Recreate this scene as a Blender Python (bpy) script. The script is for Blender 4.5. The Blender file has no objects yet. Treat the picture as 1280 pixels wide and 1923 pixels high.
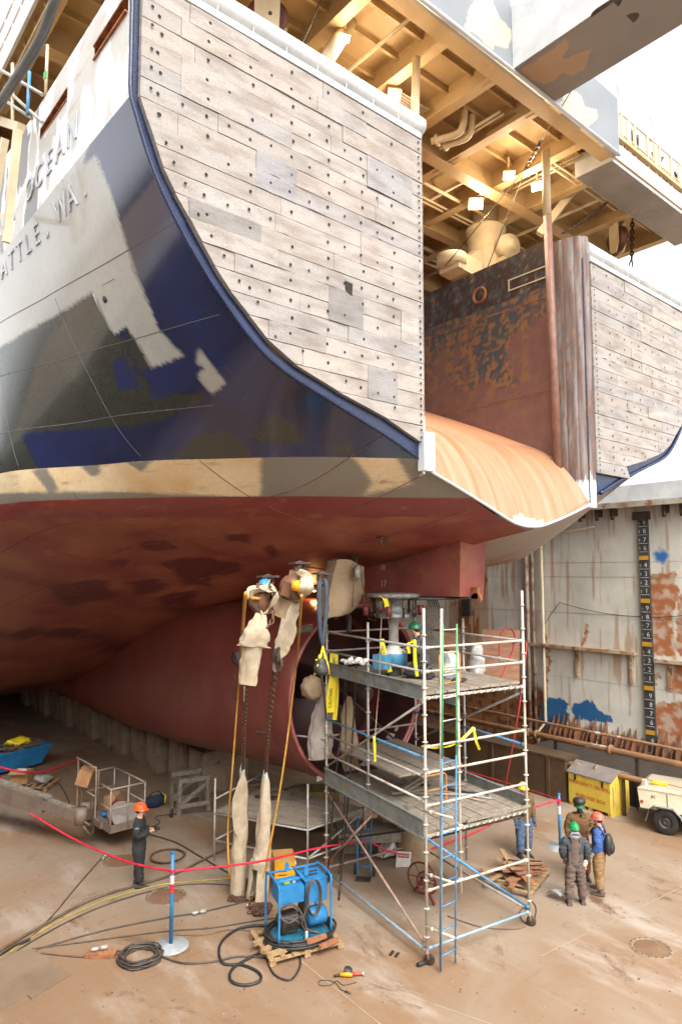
import bpy, bmesh, math, random
from mathutils import Vector, Matrix, Euler, noise
from math import sin, cos, pi, radians, atan2, sqrt, exp
random.seed(7)
S = bpy.context.scene
COL = S.collection

# ------------------------------------------------------------------ camera, sky, sun, exposure
# world axes: X across the ship (starboard +), Y towards the bow, origin under the centre of the stern
CAM = Vector((-12.18, -8.35, 7.2)); PITCH = radians(5.0); FPX = 1282.0
FW = Vector((0.6464, 0.763, 0)); RT = Vector((0.763, -0.6464, 0))
cd = bpy.data.cameras.new('camera'); cam = bpy.data.objects.new('camera', cd); COL.objects.link(cam)
cam.location = CAM
cam.rotation_euler = (radians(90) + PITCH, 0, -atan2(FW.x, FW.y))
cd.sensor_fit = 'VERTICAL'; cd.sensor_height = 36.0; cd.lens = 36.0 * FPX / 1923.0
cd.clip_start = 0.1; cd.clip_end = 2000
S.camera = cam
SUN_EL = radians(52); SUN_DIR = Vector((-0.35, -1.0, 0)).normalized()   # from where the sun comes
w = bpy.data.worlds.new('World'); S.world = w; w.use_nodes = True
nt = w.node_tree; bg = nt.nodes['Background']
sky = nt.nodes.new('ShaderNodeTexSky'); sky.sky_type = 'NISHITA'; sky.sun_disc = False
sky.sun_elevation = SUN_EL; sky.sun_rotation = atan2(SUN_DIR.x, SUN_DIR.y)
sky.air_density = 1.0; sky.dust_density = 4.0; sky.ozone_density = 1.0
hs = nt.nodes.new('ShaderNodeHueSaturation'); hs.inputs['Saturation'].default_value = 0.12
nt.links.new(sky.outputs[0], hs.inputs['Color']); nt.links.new(hs.outputs[0], bg.inputs['Color'])
bg.inputs['Strength'].default_value = 0.15
sd = bpy.data.lights.new('sun', 'SUN'); sd.energy = 0.5; sd.angle = radians(30); sd.color = (1, 0.96, 0.9)
sun = bpy.data.objects.new('sun', sd); COL.objects.link(sun)
to = Vector((SUN_DIR.x * cos(SUN_EL), SUN_DIR.y * cos(SUN_EL), sin(SUN_EL)))
sun.rotation_euler = to.to_track_quat('Z', 'Y').to_euler()
S.view_settings.view_transform = 'Standard'; S.view_settings.look = 'None'
S.view_settings.exposure = 1.85; S.view_settings.gamma = 1.0
try:
    S.view_settings.use_curve_mapping = False
except Exception: pass
S.cycles.max_bounces = 8; S.cycles.diffuse_bounces = 4; S.cycles.glossy_bounces = 4

# ------------------------------------------------------------------ measuring helpers (photo pixel -> point on a known plane)
def pray(px, py):
    x = (px - 640) / FPX; y = -(py - 961.5) / FPX
    f = cos(PITCH) - y * sin(PITCH); z = sin(PITCH) + y * cos(PITCH)
    return RT * x + FW * f + Vector((0, 0, z))
def onZ(px, py, z=0.0):
    r = pray(px, py); return CAM + r * ((z - CAM.z) / r.z)
def onX(px, py, x):
    r = pray(px, py); return CAM + r * ((x - CAM.x) / r.x)
def onY(px, py, y):
    r = pray(px, py); return CAM + r * ((y - CAM.y) / r.y)
def proj(p):
    d = Vector(p) - CAM; f0 = d.dot(FW); x = d.dot(RT)
    f = f0 * cos(PITCH) + d.z * sin(PITCH); z = -f0 * sin(PITCH) + d.z * cos(PITCH)
    if f < 0.1: return (-9999, -9999)
    return (640 + FPX * x / f, 961.5 - FPX * z / f)
def inpoly(x, y, poly):
    c = False; n = len(poly); j = n - 1
    for i in range(n):
        xi, yi = poly[i]; xj, yj = poly[j]
        if (yi > y) != (yj > y) and x < (xj - xi) * (y - yi) / (yj - yi) + xi: c = not c
        j = i
    return c
def lerp(a, b, t): return a + (b - a) * t
def interp(x, xs, ys):
    if x <= xs[0]: return ys[0]
    for i in range(1, len(xs)):
        if x <= xs[i]:
            t = (x - xs[i-1]) / (xs[i] - xs[i-1]); return ys[i-1] + (ys[i] - ys[i-1]) * t
    return ys[-1]
def fb(x, y, z=0.0, o=3):
    return noise.fractal(Vector((x, y, z)), 1.0, 2.0, o)

# ------------------------------------------------------------------ materials
def lin(h):
    h = h.lstrip('#'); v = [int(h[i:i+2], 16) / 255 for i in (0, 2, 4)]
    return tuple(((c / 12.92) if c <= 0.04045 else ((c + 0.055) / 1.055) ** 2.4) for c in v)
MATS = {}
def pmat(name, col, col2=None, scale=2.5, lo=0.35, hi=0.7, rough=0.6, rvar=0.12, metal=0.0, bump=0.08, bscale=30,
         rust=None, rscale=1.5, rlo=0.58, rhi=0.7, stretch=(1, 1, 1), rstretch=None, attr=False, grain=0.25, coat=0.0, emit=None, spec=0.5, alpha=1.0, trans=0.0):
    if name in MATS: return MATS[name]
    m = bpy.data.materials.new(name); m.use_nodes = True; MATS[name] = m
    n = m.node_tree.nodes; l = m.node_tree.links; b = n['Principled BSDF']
    tc = n.new('ShaderNodeTexCoord')
    def nz(sc, st, det=5, ro=0.6):
        mp = n.new('ShaderNodeMapping'); mp.inputs['Scale'].default_value = st
        l.new(tc.outputs['Object'], mp.inputs['Vector'])
        t = n.new('ShaderNodeTexNoise'); t.inputs['Scale'].default_value = sc; t.inputs['Detail'].default_value = det
        t.inputs['Roughness'].default_value = ro; l.new(mp.outputs[0], t.inputs['Vector']); return t
    def ramp(src, a, c):
        r = n.new('ShaderNodeMapRange'); r.inputs['From Min'].default_value = a; r.inputs['From Max'].default_value = c
        r.interpolation_type = 'SMOOTHSTEP'; l.new(src, r.inputs['Value']); return r.outputs[0]
    def mix(f, c1, c2, mode='MIX'):
        x = n.new('ShaderNodeMix'); x.data_type = 'RGBA'; x.blend_type = mode
        if isinstance(f, float): x.inputs[0].default_value = f
        else: l.new(f, x.inputs[0])
        for k, cc in ((6, c1), (7, c2)):
            if isinstance(cc, tuple): x.inputs[k].default_value = (*cc[:3], 1)
            else: l.new(cc, x.inputs[k])
        return x.outputs[2]
    big = nz(scale, stretch)
    if attr:
        at = n.new('ShaderNodeAttribute'); at.attribute_name = 'paint'; base = at.outputs['Color']
        if col2 is not None:
            base = mix(ramp(big.outputs['Fac'], lo, hi), base, mix(0.999, base, mix(1.0, base, col2, 'MULTIPLY')))
    else:
        base = tuple(col)
        if col2 is not None: base = mix(ramp(big.outputs['Fac'], lo, hi), base, tuple(col2))
    fine = nz(bscale, stretch, 6, 0.7)
    if grain > 0:
        g = n.new('ShaderNodeMapRange'); g.inputs['From Min'].default_value = 0.25; g.inputs['From Max'].default_value = 0.75
        g.inputs['To Min'].default_value = 1 - grain; g.inputs['To Max'].default_value = 1 + grain * 0.6
        l.new(fine.outputs['Fac'], g.inputs['Value'])
        cg = n.new('ShaderNodeCombineColor')
        for k in range(3): l.new(g.outputs[0], cg.inputs[k])
        base = mix(1.0, base, cg.outputs[0], 'MULTIPLY')
    rr = None
    if rust is not None:
        rn = nz(rscale, rstretch or stretch, 8, 0.68)
        rr = ramp(rn.outputs['Fac'], rlo, rhi); base = mix(rr, base, tuple(rust))
    if isinstance(base, tuple): b.inputs['Base Color'].default_value = (*base, 1)
    else: l.new(base, b.inputs['Base Color'])
    ro = n.new('ShaderNodeMapRange'); ro.inputs['From Min'].default_value = 0.3; ro.inputs['From Max'].default_value = 0.7
    ro.inputs['To Min'].default_value = max(0.03, rough - rvar); ro.inputs['To Max'].default_value = min(1, rough + rvar)
    l.new(fine.outputs['Fac'], ro.inputs['Value'])
    if attr == 'gloss':
        ag = n.new('ShaderNodeAttribute'); ag.attribute_name = 'paint'
        ad = n.new('ShaderNodeMath'); ad.operation = 'ADD'; l.new(ag.outputs['Alpha'], ad.inputs[0])
        sc = n.new('ShaderNodeMath'); sc.operation = 'SUBTRACT'; l.new(ro.outputs[0], sc.inputs[0]); sc.inputs[1].default_value = rough
        l.new(sc.outputs[0], ad.inputs[1]); l.new(ad.outputs[0], b.inputs['Roughness'])
    else: l.new(ro.outputs[0], b.inputs['Roughness'])
    b.inputs['Metallic'].default_value = metal
    b.inputs['Specular IOR Level'].default_value = spec
    if coat: b.inputs['Coat Weight'].default_value = coat; b.inputs['Coat Roughness'].default_value = 0.1; b.inputs['Coat IOR'].default_value = 1.75
    if bump:
        bp = n.new('ShaderNodeBump'); bp.inputs['Strength'].default_value = min(1, bump * 3); bp.inputs['Distance'].default_value = 0.02
        l.new(fine.outputs['Fac'], bp.inputs['Height']); l.new(bp.outputs[0], b.inputs['Normal'])
    if emit:
        b.inputs['Emission Color'].default_value = (*emit[0], 1); b.inputs['Emission Strength'].default_value = emit[1]
    if trans: b.inputs['Transmission Weight'].default_value = trans
    if alpha < 1: b.inputs['Alpha'].default_value = alpha
    return m

RUST = lin('#8a4a22'); DRUST = lin('#4a2a1c')
M = {}
M['steel'] = pmat('galvanised_steel', lin('#a9a7a0'), lin('#928b80'), 4, rough=0.45, metal=0.12, rust=lin('#7a5a44'), rscale=3, rlo=0.55, rhi=0.75)
M['steel_white'] = pmat('pale_scaffold_tube', lin('#c6bfb0'), lin('#a79b8a'), 4, rough=0.5, rust=lin('#8a6a50'), rscale=4, rlo=0.56, rhi=0.74)
M['steel_brown'] = pmat('rusted_scaffold_tube', lin('#8d6f62'), lin('#a58a7c'), 5, rough=0.6, rust=RUST, rscale=4)
M['steel_dark'] = pmat('dark_steel', lin('#4b4845'), lin('#332f2c'), 5, rough=0.5, metal=0.3, rust=lin('#5b4030'), rscale=4)
M['blue'] = pmat('blue_paint', lin('#1d6a9c'), lin('#2b7dae'), 3, rough=0.5, rust=lin('#3d4a52'), rscale=5, rlo=0.6, rhi=0.75, grain=0.15)
M['blue_tube'] = pmat('worn_blue_tube', lin('#3a7aa8'), lin('#5b8fb0'), 5, rough=0.5, rust=lin('#8b8f90'), rscale=7)
M['blue_pale'] = pmat('faded_blue_tube', lin('#8fa7b4'), lin('#74909f'), 5, rough=0.5, rust=lin('#8a7a6c'), rscale=6)
M['green_tube'] = pmat('green_painted_tube', lin('#3f9a5c'), lin('#58b070'), 5, rough=0.5)
M['orange_tube'] = pmat('orange_painted_tube', lin('#d08a3a'), lin('#c47a30'), 5, rough=0.5)
M['ply'] = pmat('weathered_scaffold_board', lin('#9a8d7c'), lin('#7c7062'), 3, rough=0.8, stretch=(1, 6, 6), grain=0.4)
M['wood'] = pmat('raw_timber', lin('#a98a63'), lin('#8d6e4b'), 3, rough=0.8, stretch=(5, 1, 5), grain=0.4)
M['wood_old'] = pmat('old_grey_timber', lin('#8f8574'), lin('#6e6457'), 3, rough=0.85, stretch=(5, 1, 5), grain=0.4)
M['wood_red'] = pmat('reddish_timber', lin('#a06a48'), lin('#7f5238'), 3, rough=0.8, stretch=(5, 1, 5), grain=0.4)
M['plywood_brown'] = pmat('brown_plywood', lin('#8a5f45'), lin('#a4775a'), 2, rough=0.75, stretch=(1, 1, 6), grain=0.35)
M['canvas'] = pmat('cream_canvas', lin('#b8a88e'), lin('#a08d72'), 3, rough=0.9, bump=0.16, bscale=11, rust=lin('#8f7c63'), rscale=2.2, rlo=0.62, rhi=0.8, grain=0.12)
M['canvas_tan'] = pmat('tan_canvas', lin('#a08a6e'), lin('#8a7457'), 2, rough=0.9, bump=0.16, bscale=11, rust=lin('#7c664d'), rscale=3, rlo=0.6, rhi=0.8, grain=0.15)
M['canvas_grey'] = pmat('grey_tarp', lin('#a59a90'), lin('#8d8278'), 2, rough=0.85, bump=0.14, bscale=10, grain=0.15)
M['plastic'] = pmat('clear_plastic_sheet', lin('#dcdcd8'), lin('#c6c6c2'), 3, rough=0.25, trans=0.25, alpha=0.75, grain=0.05)
M['white'] = pmat('white_wrap', lin('#cfcdc6'), lin('#bab7b0'), 4, rough=0.6, grain=0.1)
M['black'] = pmat('black_rubber', lin('#232120'), lin('#36322e'), 5, rough=0.55)
M['hose'] = pmat('dark_hose', lin('#3a3531'), lin('#55493e'), 3, rough=0.55)
M['hose_brown'] = pmat('brown_cable', lin('#5a4634'), lin('#75604a'), 3, rough=0.6)
M['hose_yellow'] = pmat('yellow_hose', lin('#b09a3c'), lin('#958040'), 3, rough=0.6)
M['rope_yellow'] = pmat('ochre_hose', lin('#b9852f'), lin('#a37328'), 5, rough=0.6)
M['hose_red'] = pmat('red_air_hose', lin('#a93338'), lin('#8f2a30'), 4, rough=0.5)
M['red_rope'] = pmat('red_barrier_rope', lin('#c8102e'), lin('#d83048'), 8, rough=0.6)
M['chain'] = pmat('rusty_chain', lin('#55392a'), lin('#6b4a38'), 9, rough=0.6, metal=0.3)
M['iron'] = pmat('dark_iron', lin('#3d342e'), lin('#5b4a3d'), 6, rough=0.5, metal=0.4)
M['tape'] = pmat('yellow_tape', lin('#e6cf1e'), lin('#d8bf14'), 4, rough=0.4, grain=0.08)
M['yellow'] = pmat('yellow_box_paint', lin('#d6b94a'), lin('#c9ab40'), 2.2, rough=0.5, rust=lin('#a3852a'), rscale=3.5, rlo=0.62, rhi=0.8, grain=0.12)
M['yellow_case'] = pmat('orange_yellow_case', lin('#dd9a12'), lin('#c98a10'), 3, rough=0.45, rust=lin('#5f5230'), rscale=5, rlo=0.66, rhi=0.76, grain=0.12)
M['roofgrey'] = pmat('grey_roof_felt', lin('#6f6660'), lin('#7d746c'), 3, rough=0.85)
M['redtxt'] = pmat('red_lettering', lin('#b5402a'), None, rough=0.6, grain=0.3)
M['orange'] = pmat('orange_helmet', lin('#f0521e'), None, rough=0.35, grain=0.05)
M['cream'] = pmat('cream_ship_paint', lin('#c0a67a'), lin('#b39468'), 0.9, rough=0.55, rust=lin('#a87440'), rscale=1.6, rlo=0.62, rhi=0.8, grain=0.15)
M['cream_light'] = pmat('pale_cream_paint', lin('#d3c4a6'), lin('#c4b18d'), 1.5, rough=0.5, rust=lin('#a8703c'), rscale=2.5, rlo=0.64, rhi=0.78, grain=0.12)
M['shipwhite'] = pmat('white_ship_paint', lin('#c4c6c6'), lin('#b0b3b5'), 1.5, rough=0.35, rust=lin('#9b8d80'), rscale=2.5, rlo=0.66, rhi=0.8, grain=0.1)
M['cable_steel'] = pmat('wire_rope_steel', lin('#4d423a'), None, rough=0.5, metal=0.4)

# ------------------------------------------------------------------ mesh builder
class MB:
    def __init__(s): s.v = []; s.f = []; s.c = []; s.sm = []
    def add(s, vs, fs, smooth=False, col=None):
        o = len(s.v); s.v += [Vector(v) for v in vs]; s.f += [tuple(i + o for i in f) for f in fs]
        s.sm += [smooth] * len(fs); s.c += [col] * len(vs); return s
    def box(s, c, d, rot=None, col=None):
        x, y, z = d[0] / 2, d[1] / 2, d[2] / 2
        vs = [Vector((i * x, j * y, k * z)) for k in (-1, 1) for j in (-1, 1) for i in (-1, 1)]
        if rot is not None:
            R = rot if isinstance(rot, Matrix) else Euler(rot).to_matrix(); vs = [R @ v for v in vs]
        c = Vector(c)
        return s.add([v + c for v in vs], [(0, 2, 3, 1), (4, 5, 7, 6), (0, 1, 5, 4), (2, 6, 7, 3), (0, 4, 6, 2), (1, 3, 7, 5)], False, col)
    def box2(s, p, q, col=None):
        p = Vector(p); q = Vector(q); return s.box((p + q) / 2, [abs(t) for t in (q - p)], None, col)
    def bar(s, p, q, w, h, up=(0, 0, 1), col=None):
        p = Vector(p); q = Vector(q); d = q - p; L = d.length
        if L < 1e-6: return s
        d /= L; u = Vector(up)
        if abs(d.dot(u)) > 0.98: u = Vector((1, 0, 0))
        x = d.cross(u).normalized(); y = x.cross(d)
        R = Matrix((x, d, y)).transposed()
        return s.box((p + q) / 2, (w, L, h), R, col)
    def tube(s, pts, r, n=8, caps=True, col=None, closed=False):
        pts = [Vector(p) for p in pts]; m = len(pts)
        rs = r if isinstance(r, (list, tuple)) else [r] * m
        o = len(s.v); prev = None
        for i, p in enumerate(pts):
            if closed: t = pts[(i + 1) % m] - pts[i - 1]
            else: t = pts[min(i + 1, m - 1)] - pts[max(i - 1, 0)]
            if t.length < 1e-9: t = Vector((0, 0, 1))
            t.normalize()
            if prev is None:
                a = Vector((0, 0, 1)) if abs(t.z) < 0.9 else Vector((1, 0, 0))
                x = t.cross(a).normalized()
            else:
                x = prev - t * prev.dot(t)
                x = x.normalized() if x.length > 1e-6 else t.orthogonal().normalized()
            prev = x; y = t.cross(x)
            for k in range(n):
                an = 2 * pi * k / n; s.v.append(p + (x * cos(an) + y * sin(an)) * rs[i]); s.c.append(col)
        for i in range(m if closed else m - 1):
            j = (i + 1) % m
            for k in range(n):
                k2 = (k + 1) % n
                s.f.append((o + i * n + k, o + i * n + k2, o + j * n + k2, o + j * n + k)); s.sm.append(n > 5)
        if caps and not closed:
            s.f.append(tuple(o + k for k in reversed(range(n)))); s.sm.append(False)
            s.f.append(tuple(o + (m - 1) * n + k for k in range(n))); s.sm.append(False)
        return s
    def lathe(s, prof, c, axis=(0, 0, 1), n=20, smooth=True, col=None, a0=0, a1=2 * pi):
        c = Vector(c); ax = Vector(axis).normalized(); x = ax.orthogonal().normalized(); y = ax.cross(x)
        full = abs(a1 - a0 - 2 * pi) < 1e-6; o = len(s.v); nn = n if full else n + 1
        for (r, h) in prof:
            for k in range(nn):
                an = a0 + (a1 - a0) * k / n
                s.v.append(c + ax * h + (x * cos(an) + y * sin(an)) * r); s.c.append(col)
        for i in range(len(prof) - 1):
            for k in range(n):
                k2 = (k + 1) % nn
                s.f.append((o + i * nn + k, o + i * nn + k2, o + (i + 1) * nn + k2, o + (i + 1) * nn + k)); s.sm.append(smooth)
        return s
    def cyl(s, p, q, r, n=16, col=None): return s.tube([p, q], r, n, True, col)
    def prism(s, poly, o, ex, ey, t, col=None):
        o = Vector(o); ex = Vector(ex); ey = Vector(ey); ez = ex.cross(ey).normalized() * t; n = len(poly)
        a = [o + ex * p[0] + ey * p[1] for p in poly]
        fs = [tuple(reversed(range(n))), tuple(range(n, 2 * n))] + [(i, (i + 1) % n, n + (i + 1) % n, n + i) for i in range(n)]
        return s.add(a + [p + ez for p in a], fs, False, col)
    def grid(s, rows, smooth=True, cols=None, closed=False, skip=None):
        o = len(s.v); m = len(rows[0])
        for i, r in enumerate(rows):
            for j, p in enumerate(r): s.v.append(Vector(p)); s.c.append(cols[i][j] if cols else None)
        for i in range(len(rows) - 1):
            for j in range(m if closed else m - 1):
                if skip and skip(i, j): continue
                j2 = (j + 1) % m
                s.f.append((o + i * m + j, o + i * m + j2, o + (i + 1) * m + j2, o + (i + 1) * m + j)); s.sm.append(smooth)
        return s
    def ball(s, c, r, n=12, m=8, col=None):
        c = Vector(c); r = r if isinstance(r, (tuple, list)) else (r, r, r)
        rows = [[c + Vector((r[0] * sin(pi * i / m) * cos(2 * pi * k / n), r[1] * sin(pi * i / m) * sin(2 * pi * k / n), r[2] * cos(pi * i / m))) for k in range(n)] for i in range(m + 1)]
        return s.grid(rows, True, [[col] * n] * (m + 1), True)
    def text(s, txt, o, ex, ey, size, depth=0.004, spacing=1.0, col=None):
        cu = bpy.data.curves.new('lettering', 'FONT'); cu.body = txt; cu.size = size; cu.extrude = depth / 2; cu.align_x = 'CENTER'; cu.align_y = 'CENTER'
        cu.space_character = spacing; cu.resolution_u = 3
        ob = bpy.data.objects.new('lettering', cu); COL.objects.link(ob)
        dg = bpy.context.evaluated_depsgraph_get(); me = bpy.data.meshes.new_from_object(ob.evaluated_get(dg))
        ex = Vector(ex).normalized(); ey = Vector(ey).normalized(); ez = ex.cross(ey); o = Vector(o)
        s.add([o + ex * v.co.x + ey * v.co.y + ez * (v.co.z + depth / 2) for v in me.vertices], [tuple(p.vertices) for p in me.polygons], False, col)
        bpy.data.objects.remove(ob); bpy.data.curves.remove(cu); bpy.data.meshes.remove(me); return s
    def jitter(s, a, sc=2.0):
        for v in s.v:
            v += Vector((noise.noise(v * sc), noise.noise(v * sc + Vector((9, 3, 1))), noise.noise(v * sc + Vector((2, 7, 5))))) * a
        return s
    def build(s, name, mat, parent=None, off=None, fix=False):
        me = bpy.data.meshes.new(name)
        off = Vector(off) if off is not None else (ORG.get(parent.name, Vector((0, 0, 0))) if parent is not None else Vector((0, 0, 0)))
        me.from_pydata([tuple(v - off) for v in s.v], [], s.f); me.update()
        for p, sm in zip(me.polygons, s.sm): p.use_smooth = sm
        if any(c is not None for c in s.c):
            at = me.color_attributes.new('paint', 'FLOAT_COLOR', 'POINT')
            for i, c in enumerate(s.c):
                c = c or (0.5, 0.5, 0.5); at.data[i].color = (c[0], c[1], c[2], c[3] if len(c) > 3 else 0.5)
        if fix:
            bm = bmesh.new(); bm.from_mesh(me); bmesh.ops.recalc_face_normals(bm, faces=bm.faces); bm.to_mesh(me); bm.free()
        if isinstance(mat, str): mat = M[mat]
        me.materials.append(mat)
        ob = bpy.data.objects.new(name, me); COL.objects.link(ob)
        if parent is not None: ob.parent = parent; ORG[ob.name] = off
        return ob
ORG = {}
def thing(name, label, cat, loc=(0, 0, 0), group=None, rz=0):
    o = bpy.data.objects.new(name, None); COL.objects.link(o); o.location = loc; o.rotation_euler.z = rz; o.empty_display_size = 0.3
    o['label'] = label; o['category'] = cat
    if group: o['group'] = group
    ORG[o.name] = Vector(loc); return o
def local(name, label, cat, loc=(0, 0, 0), group=None, rz=0):
    # a thing whose parts are modelled round its own origin
    o = thing(name, label, cat, loc, group, rz); ORG[o.name] = Vector((0, 0, 0)); return o
def tag(o, label, cat, group=None):
    o['label'] = label; o['category'] = cat
    if group: o['group'] = group
    return o
def solo(mb, name, mat, label, cat, loc, group=None):
    o = mb.build(name, mat, None, loc); o.location = loc; return tag(o, label, cat, group)
def struct(mb, name, mat, kind='structure'):
    o = mb.build(name, mat); o['kind'] = kind; return o
def clone(o, loc, rz=0.0, label=None):
    r = o.copy(); COL.objects.link(r); r.location = loc; r.rotation_euler = (0, 0, rz)
    if label: r['label'] = label
    def kids(src, dst):
        for ch in [k for k in COL.objects if k.parent == src]:
            c = ch.copy(); COL.objects.link(c); c.parent = dst; kids(ch, c)
    kids(o, r); return r
def curve(pts, n=8):
    pts = [Vector(p) for p in pts]; out = []
    for i in range(len(pts) - 1):
        p0 = pts[max(i - 1, 0)]; p1 = pts[i]; p2 = pts[i + 1]; p3 = pts[min(i + 2, len(pts) - 1)]
        for k in range(n):
            t = k / n
            out.append(0.5 * ((2 * p1) + (p2 - p0) * t + (2 * p0 - 5 * p1 + 4 * p2 - p3) * t * t + (3 * p1 - p0 - 3 * p2 + p3) * t ** 3))
    out.append(pts[-1]); return out
def sag(p, q, d, n=12):
    p = Vector(p); q = Vector(q)
    return [p.lerp(q, i / n) - Vector((0, 0, d * 4 * (i / n) * (1 - i / n))) for i in range(n + 1)]
def chain(mb, pts, link=0.1, r=0.014, n=5):
    pts = curve(pts, 10); acc = 0; k = 0; d = []
    tot = sum((pts[i + 1] - pts[i]).length for i in range(len(pts) - 1)); cnt = max(2, int(tot / (link * 0.72)))
    seg = 0; used = 0.0
    for i in range(cnt):
        tgt = tot * (i + 0.5) / cnt
        while seg < len(pts) - 2 and used + (pts[seg + 1] - pts[seg]).length < tgt: used += (pts[seg + 1] - pts[seg]).length; seg += 1
        e = pts[seg + 1] - pts[seg]; p = pts[seg] + e * ((tgt - used) / max(e.length, 1e-6)); t = e.normalized()
        a = Vector((0.8, 0.6, 0.05)); x = (a - t * a.dot(t)).normalized(); y = t.cross(x)
        if i % 2: x, y = y, x
        ring = [p + t * (cos(an) * link * 0.5) + x * (sin(an) * link * 0.3) for an in [2 * pi * q / 8 for q in range(8)]]
        mb.tube(ring, r, n, closed=True)
    return mb

# ================================================================== SHIP
ship = thing('ship', 'huge fishing ship in dry dock, navy and red hull with timber clad stern towers', 'ship', (0, 0, 0))
SB = [0, 2, 4, 6.5, 9, 14, 20, 28, 90]
SC = [
 [(0,8.05),(1.0,8.3),(1.9,8.65),(2.93,9.05),(3.9,9.45),(5.3,9.92),(6.47,10.35),(7.48,11.23),(8.41,12.54),(8.79,13.5),(8.8,15.5)],
 [(0,7.7),(1.2,7.85),(2.4,8.1),(3.5,8.33),(4.5,8.6),(5.7,9.2),(6.9,10.0),(7.75,11.1),(8.5,12.5),(8.82,13.5),(8.82,15.5)],
 [(0,7.35),(1.6,7.5),(3.2,7.75),(4.6,8.0),(5.8,8.3),(6.6,8.65),(7.35,9.4),(8.05,10.8),(8.62,12.4),(8.84,13.5),(8.84,15.5)],
 [(0,6.95),(2,7.1),(4,7.4),(5.8,7.75),(7.2,8.1),(8.1,8.5),(8.5,9.4),(8.72,10.9),(8.83,12.4),(8.87,13.5),(8.87,15.6)],
 [(0,6.4),(2.2,6.5),(4.4,6.75),(6.3,7.1),(7.7,7.55),(8.45,8.2),(8.75,9.2),(8.85,10.8),(8.88,12.4),(8.9,13.5),(8.9,15.8)],
 [(0,5.1),(2.4,5.2),(4.8,5.5),(6.8,6.0),(8.0,6.7),(8.65,7.8),(8.85,9.2),(8.9,10.8),(8.9,12.4),(8.9,13.5),(8.9,15.9)],
 [(0,3.2),(2.5,3.25),(5,3.5),(7,4.1),(8.2,5.0),(8.8,6.5),(8.9,8.5),(8.9,10.4),(8.9,12.4),(8.9,13.5),(8.9,16)],
 [(0,1.35),(3,1.4),(6,1.5),(8,2.1),(8.75,3.3),(8.9,5.3),(8.9,7.5),(8.9,10),(8.9,12.3),(8.9,13.5),(8.9,16)],
 [(0,1.3),(3,1.35),(6,1.45),(8,2.0),(8.75,3.2),(8.9,5.2),(8.9,7.5),(8.9,10),(8.9,12.3),(8.9,13.5),(8.9,16)]]
def herm(xs, ys, x):
    n = len(xs)
    if x <= xs[0]: return ys[0]
    if x >= xs[-1]: return ys[-1]
    i = 0
    while x > xs[i + 1]: i += 1
    h = xs[i+1] - xs[i]; d = [(ys[k+1] - ys[k]) / (xs[k+1] - xs[k]) for k in range(n - 1)]
    def tan(k):
        if k == 0: return d[0]
        if k == n - 1: return d[-1]
        return 0 if d[k-1] * d[k] <= 0 else 2 * d[k-1] * d[k] / (d[k-1] + d[k])
    t = (x - xs[i]) / h; m0 = tan(i) * h; m1 = tan(i + 1) * h
    return (2*t**3-3*t*t+1)*ys[i] + (t**3-2*t*t+t)*m0 + (-2*t**3+3*t*t)*ys[i+1] + (t**3-t*t)*m1
TS = list(range(11))
_sec = {}
def section(b):
    if b not in _sec: _sec[b] = [(herm(SB, [s[k][0] for s in SC], b), herm(SB, [s[k][1] for s in SC], b)) for k in range(11)]
    return _sec[b]
def hull_pt(b, t, side=-1):
    s = section(b)
    if t >= 9: f = t - 9; return Vector((side * lerp(s[9][0], s[10][0], f), b, lerp(s[9][1], s[10][1], f)))
    return Vector((side * herm(TS[:10], [p[0] for p in s[:10]], t), b, herm(TS[:10], [p[1] for p in s[:10]], t)))
def hull_at(b, z, side=-1):
    lo, hi = 0.0, 10.0
    for _ in range(24):
        m = (lo + hi) / 2
        if hull_pt(b, m).z < z: lo = m
        else: hi = m
    return hull_pt(b, lo, side)
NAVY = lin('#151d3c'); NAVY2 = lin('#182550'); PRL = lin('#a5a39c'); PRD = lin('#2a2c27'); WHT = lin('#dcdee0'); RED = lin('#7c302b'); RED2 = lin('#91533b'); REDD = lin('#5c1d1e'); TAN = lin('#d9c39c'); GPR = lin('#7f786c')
SKY_SHEEN = lin('#aeb0b0')
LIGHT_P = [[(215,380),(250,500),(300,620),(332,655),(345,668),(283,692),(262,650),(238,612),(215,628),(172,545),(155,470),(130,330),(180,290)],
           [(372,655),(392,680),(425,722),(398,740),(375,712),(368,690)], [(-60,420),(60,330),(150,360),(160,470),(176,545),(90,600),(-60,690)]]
SKY_SHEEN_P = [[(20,330),(120,200),(190,180),(150,330),(60,420),(-20,470)]]  # pale sky reflection on the upper port side, put into the paint colour
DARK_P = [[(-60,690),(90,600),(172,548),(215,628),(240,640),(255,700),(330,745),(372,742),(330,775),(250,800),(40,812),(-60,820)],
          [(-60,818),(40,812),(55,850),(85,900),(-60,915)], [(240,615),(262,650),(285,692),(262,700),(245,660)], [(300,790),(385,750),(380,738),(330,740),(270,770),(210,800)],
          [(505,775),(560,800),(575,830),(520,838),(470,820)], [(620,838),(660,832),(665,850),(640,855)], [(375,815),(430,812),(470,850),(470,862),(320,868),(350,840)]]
NAVY_P = [[(212,680),(232,668),(262,728),(222,732)], [(272,705),(330,672),(385,690),(350,730),(290,752)]]
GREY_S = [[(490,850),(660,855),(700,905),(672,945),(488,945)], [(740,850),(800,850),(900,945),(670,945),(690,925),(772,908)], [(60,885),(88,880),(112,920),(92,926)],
          [(150,875),(182,868),(192,888),(172,896)], [(235,868),(290,862),(268,888)], [(120,922),(300,928),(490,931),(490,945),(100,945)], [(-60,928),(120,924),(120,945),(-60,950)]]
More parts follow.
